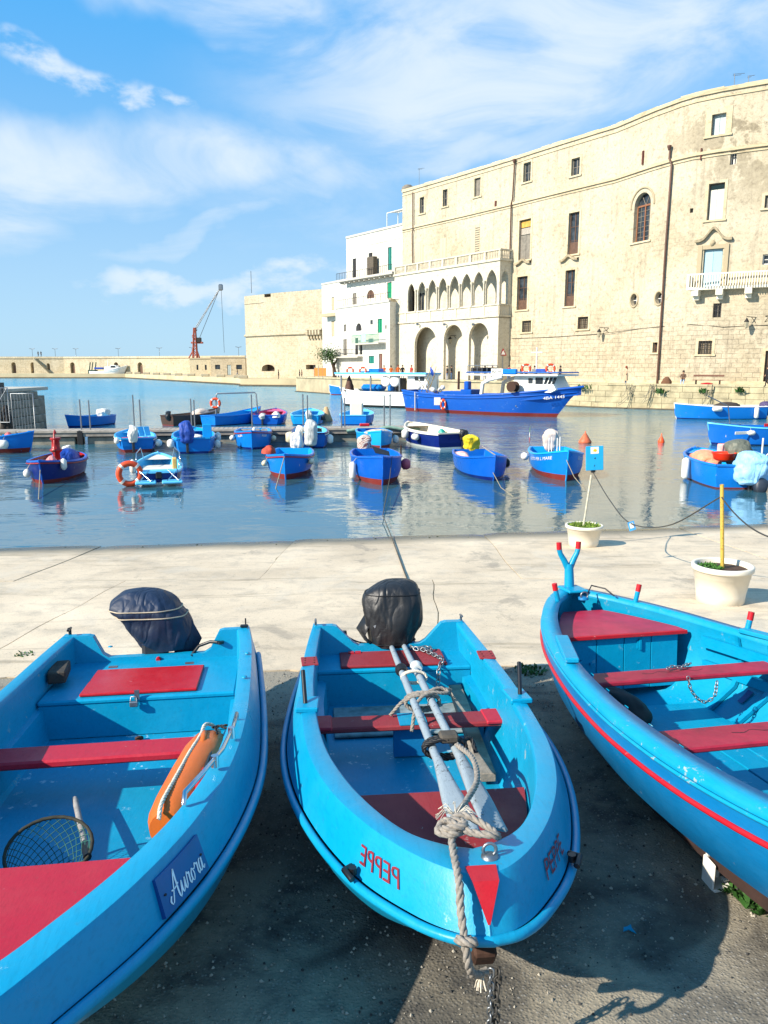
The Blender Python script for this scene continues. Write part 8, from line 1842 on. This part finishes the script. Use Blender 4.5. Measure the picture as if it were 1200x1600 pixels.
# number on bow and roof board
def decal(text, M_, c, w, h, mat, par, rotx=0, tilt=0, nm='lettering', y=-1):
    vs, fs = text_mesh(text); wx = max(v.x for v in vs); hx = max(v.y for v in vs); mb = MB(); mb.add([(c[0] + (v.x / wx - .5) * w, c[1], c[2] + (v.y / hx - .5) * h + (v.x / wx - .5) * w * tilt) for v in vs], fs); return mb.build(nm, mat, par, fixn=False)
def hull_text(text, x0, x1, z, h, par, g, mat, L, rake, sd=-1):
    vs, fs = text_mesh(text); wx = max(v.x for v in vs); hx = max(v.y for v in vs); mb = MB(); out = []
    for v in vs:
        x = x0 + (x1 - x0) * v.x / wx; p = min(g, key=lambda q: abs(q.x - x)); i = g.index(p); j = i + (1 if x > p.x else -1); j = max(0, min(len(g) - 1, j)); q = g[j]; f = (x - p.x) / (q.x - p.x) if abs(q.x - p.x) > 1e-6 else 0
        yy = p.y + (q.y - p.y) * f; zz_ = p.z + (q.z - p.z) * f; out.append((x, sd * (yy * 1.0 + .07 - (.0)), zz_ + z + h * v.y / hx))
    mb.add(out, fs); return mb.build('lettering', mat, par, fixn=False)
a, b = X(849, 615, -1.3), X(881, 615, -.8); hull_text('4BA 1445', a.x, b.x, -.72, .22, tr, g, WHITEP, LB, 2.2)
xa, xb, za, zb_ = span(773, 579.5, 791, 585.5); bd_ = tb(((xa + xb) / 2, -1.7, (za + zb_) / 2 + .1), (xb - xa, .05, .45), 'number_board', VW, .01); decal('4BA 1445', MT, ((xa + xb) / 2, -1.735, (za + zb_) / 2 + .1), (xb - xa) * .9, .3, BLACKP, bd_)
xa, xb, za, zb_ = span(791, 580, 812, 585); tb(((xa + xb) / 2, -1.6, (za + zb_) / 2 + .1), (xb - xa, .3, .4), 'blue_roof_box', HB['azure'])
xa, xb, za, zb_ = span(839, 579, 855, 585); tb(((xa + xb) / 2, -1.2, (za + zb_) / 2 + .1), (xb - xa, .5, .35), 'blue_crate', CLB)
xa, xb, za, zb_ = span(734, 575, 752, 584); tb(((xa + xb) / 2, 0, (za + zb_) / 2 + .1), (xb - xa, 2.2, .35), 'rolled_net', simple('dark_net_roll', '#231f1e', .9, var=.4)); xa, xb, za, zb_ = span(735, 577, 781, 584); mb = MB(); mb.tube([(xa, -1.6, zb_ + .3), (xb, -1.6, zb_ + .3)], .03, 4); [mb.tube([(xa + (xb - xa) * k / 6, -1.6, za), (xa + (xb - xa) * k / 6, -1.6, zb_ + .3)], .03, 4) for k in range(7)]; mb.build('roof_rail', STEEL, tr)
mb = MB(); q = X(838, 575, 0); [mb.tube([(q.x + d_, 0, q.z - .7), (q.x + d_, 0, q.z + 1.6)], .05, 5) for d_ in (0,)]; mb.tube([(q.x - .5, 0, q.z + 1.2), (q.x + .5, 0, q.z + 1.2)], .04, 5); mb.build('mast', VW, tr)
q = MT @ X(822, 579, -1.2); lifebuoy(q + Vector((0, 0, .15)), 'orange and white lifebuoy on the wheelhouse roof of the blue trawler, nearer its middle', .31, .09); q = MT @ X(860, 578, -1.2); lifebuoy(q + Vector((0, 0, .1)), 'orange lifebuoy on the wheelhouse roof front of the blue trawler', .31, .09)
q = MT @ X(692.5, 632, -2.1); lifebuoy(q, 'long orange fender ring hanging on the blue trawler side near its stern', .36, .13, Matrix.Scale(.55, 3, (1, 0, 0)))
q = MT @ X(683.5, 627, -2.15); mb = MB(); mb.bbox((0, 0, 0), (.55, .06, .65), .01); mb.build('white_placard', WHITEP, M=Matrix.Translation(q), label='white square placard beside the orange ring at the trawler stern', cat='placard')
mb = MB(); q = X(653, 612, -1.5); mb.tube([(q.x, -1.9, 1.7), (q.x - .1, -1.75, .1)], .05, 5); mb.build('stern_rope', ROPEW, tr)
t = thing('fishing_gear', 'poles and white floats piled at the stern of the blue trawler', 'fishing gear', M=MT @ Matrix.Translation((2.2, 0, 1.3)))
for k in range(7): mb = MB(); mb.tube([(rs.uniform(-.8, .8), rs.uniform(-1, 1), 0), (rs.uniform(-1.2, 1.2), rs.uniform(-1, 1), rs.uniform(1.2, 3.6))], .035, 4); mb.build('pole', simple('bamboo', '#8c7a55', .7), t)
for k in range(6): mb = MB(); mb.lathe([(0, -.22), (.16, -.15), (.22, 0), (.16, .15), (0, .22)], (rs.uniform(-1.3, 1.8), rs.uniform(-1.2, .6), .5 + rs.uniform(0, .4)), 8); mb.build('float', WHITEP, t)
mb = MB(); mb.loft([[Vector((.1, 0, 2.6)), Vector((.5, 0, 2.2))], [Vector((.2, 0, 1.9)), Vector((.6, 0, 1.6))]], False); mb.build('blue_flag', CLB, t, solid=.01)
# white working boat
ps, pe = W(531, 633.5, 0), W(648, 637, 0); dv = (ps - pe).normalized(); Mv = Matrix.Translation(pe) @ Matrix((dv, Vector((0, 0, 1)).cross(dv), Vector((0, 0, 1)))).transposed().to_4x4()
LW = (ps - pe).length
wb, gw = vessel('fishing_boat', 'white fishing boat with blue-edged canopy moored behind the trawler', Mv @ Matrix.Translation((-1.5, 0, 0)), LW + 1.5, 3.6, lambda f: 1.45 + .35 * max(0, (f - .5) / .5) ** 2, VW, BLACKR, .5, .22, stern=.85)
MT = wb.matrix_world
def wbx(x0, y0, x1, y1, nm, m, yd=2.4, yc=0, par=None, r=.04, yy=1.2):
    a, b = px2l(x0, y1, MT, yy), px2l(x1, y0, MT, yy); lo_, hi_ = min(a.x, b.x), max(a.x, b.x); mb = MB(); mb.bbox(((lo_ + hi_) / 2, yc, (a.z + b.z) / 2), (hi_ - lo_, yd, abs(b.z - a.z)), r); return mb.build(nm, m, par or wb)
wbx(636, 587, 668, 617, 'cabin', VW); wbx(527, 583, 668, 586.5, 'canopy_roof', simple('pale_canopy', '#d9e2e6', .5), 3.2, r=.02); wbx(526, 582.5, 669, 584, 'canopy_edge', HB['pale'], 3.3, r=.01)
for x in (533, 579, 624): wbx(x, 586, x + 2, 612, 'canopy_post', STEEL, .12, 1.3, r=.02)
wbx(648, 589, 653.5, 594.5, 'pane', GLASS, .05, 1.225, r=.005); wbx(656, 589, 663, 595, 'pane', GLASS, .05, 1.225, r=.005); wbx(570, 576, 586, 583, 'roof_locker', HB['azure'], 1.0); wbx(558, 580, 588, 583.5, 'roof_dinghy', HB['azure'], 1.6, r=.1)
wbx(612, 591, 623, 612, 'engine_casing', simple('dark_casing', '#55524d', .7), .8); wbx(599, 600, 608, 611, 'blue_bin', HB['azure'], .8); wbx(560, 601, 592, 611, 'deck_boat', HB['azure'], 1.4, .2, r=.25)
for x in (603, 617): q = px2l(x, 596, MT, 1.25); mb = MB(); mb.lathe([(.0, 0), (.5, .02), (.5, .12), (.3, .16), (.0, .18)], (q.x, 1.2, q.z), 16, rot=Matrix.Rotation(R(-90), 3, 'X')); mb.build('line_drum', VW, wb)
for px_, sd in ((547, 'left'), (567, 'right')): q = MT @ px2l(px_, 580, MT, 1.2); lifebuoy(q + Vector((0, 0, .05)), f'orange lifebuoy on the canopy of the white fishing boat, {sd} of the two', .3, .09)
mb, o = cover_mb([(0, 0, 0, .45, .4, .2, .9), (0, 0, .5, .4, .35, .25, .9), (0, 0, 1, .25, .3, .2, .9), (0, 0, 1.5, .05, .05, 0, 1)], n=16, seed=7, sub=2, amp=.4); q = MT @ px2l(546, 611, MT, .6); mb.build('net_pile', simple('brown_net_pile', '#5e4238', .9, var=.5, sc=8), M=Matrix.Translation(q), label='brown pile of nets under the canopy of the white boat', cat='net pile')
# small blue white boat behind it
b, Mb, wa = wboat('small blue and white boat between far quay corner and white fishing boat', 516, 617, 6.5, 2.2, -88, 'azure', 'red', 'white', 'white', .9, .5, boot=.1, group=None)
# distant white ship, tug
ps, pe = W(142, 591, 0), W(194, 591, 0); dv = (pe - ps).normalized(); Mv = Matrix.Translation(ps) @ Matrix((dv, Vector((0, 0, 1)).cross(dv), Vector((0, 0, 1)))).transposed().to_4x4()
sp_, g = vessel('trawler', 'white trawler moored far off below the breakwater', Mv, (pe - ps).length + 1.5, 4.5, lambda f: 2.2 + 2.0 * max(0, (f - .3) / .7) ** 1.5, VW, simple('grey_bottom', '#777770', .7), 2.0, .4, group=None)
MT = sp_.matrix_world
def sbx(x0, y0, x1, y1, nm, m, yd=3, yc=0, par=None): a, b = px2l(x0, y1, MT, -1.5), px2l(x1, y0, MT, -1.5); mb = MB(); mb.bbox(((a.x + b.x) / 2, yc, (a.z + b.z) / 2), (b.x - a.x, yd, b.z - a.z), .1); return mb.build(nm, m, par or sp_)
cbn = sbx(163, 573, 185, 582, 'cabin', VW); sbx(172, 570.5, 181, 575, 'bridge', VW); sbx(173, 571.5, 179.5, 573.5, 'pane', GLASS, .1, -1.55); sbx(147, 574, 160, 577, 'blue_tarpaulin', CLB)
for x in (139, 143, 148): q0, q1 = px2l(x, 583, MT, 0), px2l(x + 2, 566, MT, 0); mb = MB(); mb.tube([q0, q1], .18, 4); mb.build('gantry_post', simple('dark_green_gear', '#2c4a3a', .8), sp_)
mb = MB(); q = px2l(168, 563, MT, 0); mb.tube([(q.x, 0, 3), q], .1, 4); mb.build('mast', VW, sp_); sbx(137, 578, 148, 585, 'net_heap', simple('dark_green_gear', '#2c4a3a'), 2.5)
q = W(-14, 588, 0); t = thing('work_barge', 'dark green barge with orange crane at the far left edge', 'barge', loc=q); mb = MB(); mb.prism([(-8, 0), (7, 0), (9, 2.3), (-8, 2.3)], -2.5, 2.5, axis='y'); mb.build('hull', simple('dark_green_hull', '#31423f', .7, var=.3), t); mb = MB(); mb.bbox((3.5, 0, 5.2), (3.2, 2, 4), .3); mb.build('crane_cab', ORC, t); mb = MB(); mb.tube([(3.5, 0, 6.5), (2.5, 0, 8.5), (-2, 0, 9)], .4, 5); mb.build('crane_boom', ORC, t); mb = MB(); mb.bbox((6, 0, 4.2), (2.5, 1.6, 1.2), .2); mb.build('grab', ORC, t)
for o in (0,): pass
# mooring clutter on the quay wall
for px_, lab in ((985, 'pale rope loops hanging on the quay wall left of the speedboat'), (1019, 'bundle of old ropes hanging off the quay near the speedboat bow'), (1112, 'ropes hanging on the quay wall behind the speedboat')):
    a = qe.hit(px_, 620); q = qe.P(a[0], 2.3, .25); mb = MB()
    for k in range(7): mb.tube(sag((rs.uniform(-.5, .5), rs.uniform(-.2, .1), 0), (rs.uniform(-1.2, .9), rs.uniform(-.4, .1), -rs.uniform(.8, 2.2)), rs.uniform(.1, .5), 8), .025, 4)
    mb.build('hanging_rope', MR, M=Matrix.Translation(q), label=lab, cat='rope', group='ropes on the quay wall')
for px_, py_ in ((918, 606), (1034, 613), (1101, 612), (1157, 611)): a = qe.hit(px_, py_); tuft('wall_weed', qe.P(a[0], a[1] - .1, .2), 60, .4 if px_ != 918 else .8, .5, LEAF, px_, 'green weed rooted in the quay wall ' + {918: 'behind the trawler bow', 1034: 'above the hanging ropes', 1101: 'above the speedboat bow', 1157: 'above the speedboat stern'}[px_], 'weed', flat=1.2, leaf=.07)
# tree by the white houses
q = V(523, 579, 121); t = thing('small_tree', 'small round green tree in front of the white houses', 'tree', loc=Vector((q.x, q.y, QZ))); mb = MB(); mb.tube([(0, 0, 0), (-.1, 0, 1.4), (-.5, 0, 2.6), (-.9, 0, 3.1)], [.35, .28, .2, .12], 7); mb.tube([(-.2, 0, 1.6), (.3, .1, 2.6), (.5, .1, 3.2)], [.2, .12, .08], 6); mb.build('trunk', simple('bark', '#4a3a2c', .9), t)
mb = MB(); r2_ = random.Random(5)
for k in range(1500):
    c = Vector((-.9 + r2_.gauss(0, .85), r2_.gauss(0, .8), 3.4 + r2_.gauss(0, .55))); a = Vector((r2_.gauss(0, 1), r2_.gauss(0, 1), r2_.gauss(0, 1))).normalized(); b = a.orthogonal().normalized(); c2_ = a.cross(b); s = .13; mb.add([c + b * s, c + c2_ * s * .5, c - b * s, c - c2_ * s * .5], [(0, 1, 2, 3)])
mb.build('crown', simple('tree_leaf', '#3b5a22', .7, var=.6, sc=2), t, kind='stuff', fixn=False)
# orange barriers near castle
for k, px_ in enumerate((494, 501, 507)): q = V(px_, 582, 128); t = thing('orange_barrier', ['left', 'middle', 'right'][k] + ' orange mesh barrier in front of the castle', 'barrier', loc=Vector((q.x, q.y, QZ)), group='orange mesh barriers'); mb = MB(); mb.box((0, 0, .75), (.6, .05, 1.3)); mb.build('mesh', simple('barrier_orange', '#e0934a', .8, var=.2), t); mb = MB(); mb.tube([(-.32, 0, 0), (-.32, 0, 1.8)], .04, 4); mb.build('post', STEEL, t)
for px_, lab in ((629, 'left'), (685, 'middle')): pass
# bench
a = PP.hit(1112, 590); q = PP.P(a[0], QZ, 1.6); sd = (PP.P(a[0] + .5, 0) - PP.P(a[0] - .5, 0)).normalized(); ang = math.atan2(sd.y, sd.x)
t = thing('bench', 'long brown bench against the palace wall at right', 'bench', loc=q, rz=ang)
for k in range(3): mb = MB(); mb.bbox((0, -.2 + .16 * k, .46), (2.6, .14, .05), .01); mb.build('seat_plank', simple('bench_wood', '#6e4a38', .7, var=.3), t)
mb = MB(); mb.bbox((0, .28, .85), (2.6, .05, .16), .01); mb.build('backrest', simple('bench_wood', '#6e4a38'), t)
for s in (-1, 1): mb = MB(); mb.bbox((s * 1.0, 0, .22), (.08, .5, .44), .01); mb.build('leg', IRON, t)
heap('red_bag', 'dark red bag lying under the bench at right', 'bag', Matrix.Translation(q), -.3, -.5, .0, .65, .3, .25, RED); heap('brown_basket', 'brown basket on the ground left of the seated person', 'basket', Matrix.Translation(q), -3.1, 1.7, 0, .45, .4, .75, simple('basket_brown', '#6b4a33', .9))

# ------------------------------------------------------------- people
SKIN = simple('skin', '#b98a6c', .6, var=.1, bump=0)
def person(label, p, face, pose, top, legs, hair, h=1.72, coat=False):
    """one skinned body; face = direction the person looks, degrees"""
    s = h / 1.72; st = pose == 'walk'; sit = pose == 'sit'; V3 = Vector
    if sit: hip = V3((0, 0, .52)); kn = [(.42, .11, .50), (.42, -.11, .50)]; an = [(.44, .11, .08), (.46, -.11, .08)]; ft = [(.60, .12, .04), (.62, -.12, .04)]
    elif st: hip = V3((0, 0, .90)); kn = [(.20, .10, .50), (-.08, -.10, .47)]; an = [(.26, .10, .09), (-.36, -.10, .14)]; ft = [(.42, .11, .05), (-.26, -.11, .03)]
    else: hip = V3((0, 0, .91)); kn = [(.03, .11, .49), (.0, -.11, .49)]; an = [(0, .12, .08), (0, -.12, .08)]; ft = [(.15, .14, .04), (.15, -.14, .04)]
    o = hip - V3((0, 0, .90)); vs = [hip, hip + V3((.0, 0, .20)), hip + V3((.01, 0, .42)), hip + V3((0, 0, .54)), hip + V3((.02, 0, .61)), hip + V3((.03, 0, .70)), hip + V3((.02, 0, .79))]
    rr = [(.15, .12), (.13, .11), (.17, .115), (.09, .08), (.05, .05), (.085, .095), (.06, .06)]; ed = [(0, 1), (1, 2), (2, 3), (3, 4), (4, 5), (5, 6)]
    def add(par, pt, r): vs.append(V3(pt)); rr.append((r, r)); ed.append((par, len(vs) - 1)); return len(vs) - 1
    for k in (0, 1):
        sg = 1 if k == 0 else -1; i = add(0, hip + V3((0, sg * .10, -.06)), .10); i = add(i, kn[k], .062); i = add(i, an[k], .042); add(i, ft[k], .04)
    arms = {'walk': [((.02, .27, 1.16), (.12, .24, .96)), ((-.10, -.27, 1.14), (-.02, -.26, .93))], 'stand': [((.0, .26, 1.15), (.10, .20, 1.0)), ((.0, -.26, 1.15), (.05, -.27, .9))], 'sit': [((.1, .24, 1.15), (.36, .12, 1.08)), ((.1, -.24, 1.15), (.36, -.12, 1.08))]}[pose]
    for k in (0, 1):
        sg = 1 if k == 0 else -1; i = add(2, hip + V3((0, sg * .18, .47)), .065); i = add(i, V3(arms[k][0]) + o, .045); i = add(i, V3(arms[k][1]) + o, .032); add(i, V3(arms[k][1]) + o + V3((.05, 0, -.07)), .034)
    me = D.meshes.new('person_cage'); me.from_pydata([v * s for v in vs], ed, []); ob = D.objects.new('cage', me); COL.objects.link(ob)
    md = ob.modifiers.new('s', 'SKIN'); sv = me.skin_vertices[0].data
    for i, r in enumerate(rr): sv[i].radius = (r[0] * s, r[1] * s)
    sv[0].use_root = True; ob.modifiers.new('d', 'SUBSURF').levels = 1
    bpy.context.view_layer.update(); m2_ = D.meshes.new_from_object(ob.evaluated_get(bpy.context.evaluated_depsgraph_get())); D.objects.remove(ob); D.meshes.remove(me)
    m2_.name = 'person'; m2_.materials.clear()
    for m in (legs, top, SKIN, BLACKP): m2_.materials.append(m)
    hz_ = hip.z * s; cut = hz_ + (-.02 if not coat else -.30) * s
    hands = [(V3(a[1]) + o) * s for a in arms]
    for pl in m2_.polygons:
        c = pl.center; mi = 0 if c.z < cut else 1
        if sit and c.z < hz_ + .08 and c.x > .1: mi = 0
        if c.z > hz_ + .56 * s: mi = 2
        if any((c - q).length < .085 * s for q in hands): mi = 2
        if c.z < .085 * s: mi = 3
        pl.material_index = mi; pl.use_smooth = True
    t = D.objects.new('person', m2_); COL.objects.link(t); t.location = p; t.rotation_euler = (0, 0, R(face)); tag(t, label, 'person', 'people on the quays')
    hc = (hip + V3((.03, 0, .72))) * s; mb = MB(); mb.lathe([(.03, -.10), (.085, -.06), (.105, .02), (.095, .08), (.05, .125), (.0, .135)], hc + V3((-.022, 0, .01)), 12); 
    if coat == 'long': mb.tube([hc + V3((-.07, 0, .02)), hc + V3((-.10, 0, -.2)), hc + V3((-.09, 0, -.32))], [.07, .08, .04], 8)
    mb.build('hair', hair, t)
    mb = MB(); mb.lathe([(.012, 0), (.016, .02), (.004, .045)], hc + V3((.10, 0, -.045)), 6); mb.build('nose', SKIN, t)
    for sg in (1, -1): mb = MB(); mb.lathe([(.0, -.010), (.010, 0), (.0, .010)], hc + V3((.088, sg * .035, .005)), 6); mb.build('eye', BLACKP, t)
    if coat: mb = MB(); mb.lathe([(.24 * s, cut - .25 * s), (.19 * s, hz_), (.16 * s, hz_ + .2 * s)], n=14, sx=.85); mb.build('coat_skirt', top, t)
    return t
def fab(n, c): return simple('cloth_' + n, c, .9, var=.15, sc=9, bump=.1)
BK, JN, BG, OR_, WHf, BR_, RDf, GY = fab('black', '#17171a'), fab('jeans', '#4f6584'), fab('beige', '#b79f82'), fab('orange', '#d8641e'), fab('white', '#ded9cf'), fab('brown', '#5b4536'), fab('red', '#a8322a'), fab('grey', '#77777a')
HD, HR, HL_ = simple('dark_hair', '#1d1611', .7), simple('red_hair', '#7c2f16', .7), simple('brown_hair', '#4a3222', .7)
def pq(px_, off, P=PP): a = P.hit(px_, 590); return P.P(a[0], QZ, off)
def pd(px_, Y): q = V(px_, 590, Y); return Vector((q.x, q.y, QZ))
person('person in black coat walking at the quay edge above the trawler bow', pd(875, 79), 15, 'walk', BK, BK, HD)
person('person with red hair and beige coat walking left along the quay', pd(978, 73.5), 190, 'stand', BG, JN, HR, 1.68, 'long')
person('person sitting on the bench with light blue trousers', q + Vector((0, 0, 0)) + sd * -1.9 + Vector((-.35, -.3, -.05)), 240, 'sit', BR_, fab('pale_blue', '#9fb4c9'), HD)
person('person in dark jacket and jeans, left of the pair by the loggia', pd(698.5, 93), 190, 'stand', BK, JN, HD); person('person in dark jacket and jeans, right of the pair by the loggia', pd(705.5, 93), 170, 'stand', BK, JN, HD, 1.76)
for px_, Y_, tp, hr, lb_, ps_ in ((757.5, 88, BK, HD, 'person in black standing behind the canopy rail of the trawler', 'stand'), (769, 88, BR_, HR, 'person with reddish hair behind the trawler canopy', 'stand'), (795, 84, RDf, HD, 'person in red top behind the middle of the trawler roof', 'stand'), (815, 82, BK, HD, 'person in black left of the trawler lifebuoy', 'stand'), (835, 80.5, GY, HD, 'person in grey behind the trawler mast', 'stand'), (600, 98, OR_, HD, 'person in orange behind the white boat, leftmost', 'stand'), (611, 97, OR_, HD, 'tallest person in orange behind the white boat', 'stand'), (622, 97, OR_, HR, 'person in orange near the cabin of the white boat', 'stand'), (629, 96, BK, HD, 'person in black between orange clothes and the trawler', 'stand'), (643, 96, RDf, HR, 'person in red behind the cabin of the white boat', 'stand')):
    person(lb_, pd(px_, Y_), 200 + px_ % 90, ps_, tp, JN, hr, 1.68 + (px_ % 7) * .02)
for px_, lb_, tp in ((468, 'person in dark clothes left of the pair below the castle', BK), (471.5, 'person in brown right of the pair below the castle', BR_), (435, 'person in black by the castle arch', BK)): q_ = V(px_, 580, 146); person(lb_, Vector((q_.x, q_.y, 1.5)), 200, 'stand', tp, BK, HD)
for px_, lb_ in ((57.5, 'person in black, left of the pair on top of the breakwater'), (62, 'person in black, right of the pair on top of the breakwater')): a = BP.hit(px_, 557); person(lb_, BP.P(a[0], bz1 + .1, -1), 250, 'stand', BK, BK, HD, 1.8)
person('person standing at the shed windows near the castle', Vector((V(371, 580, 190).x, 190, 1.5)), 200, 'walk', BK, JN, HD)
person('person in dark clothes cut by the right photo edge', pd(1199, 64), 200, 'walk', BK, BK, HD)
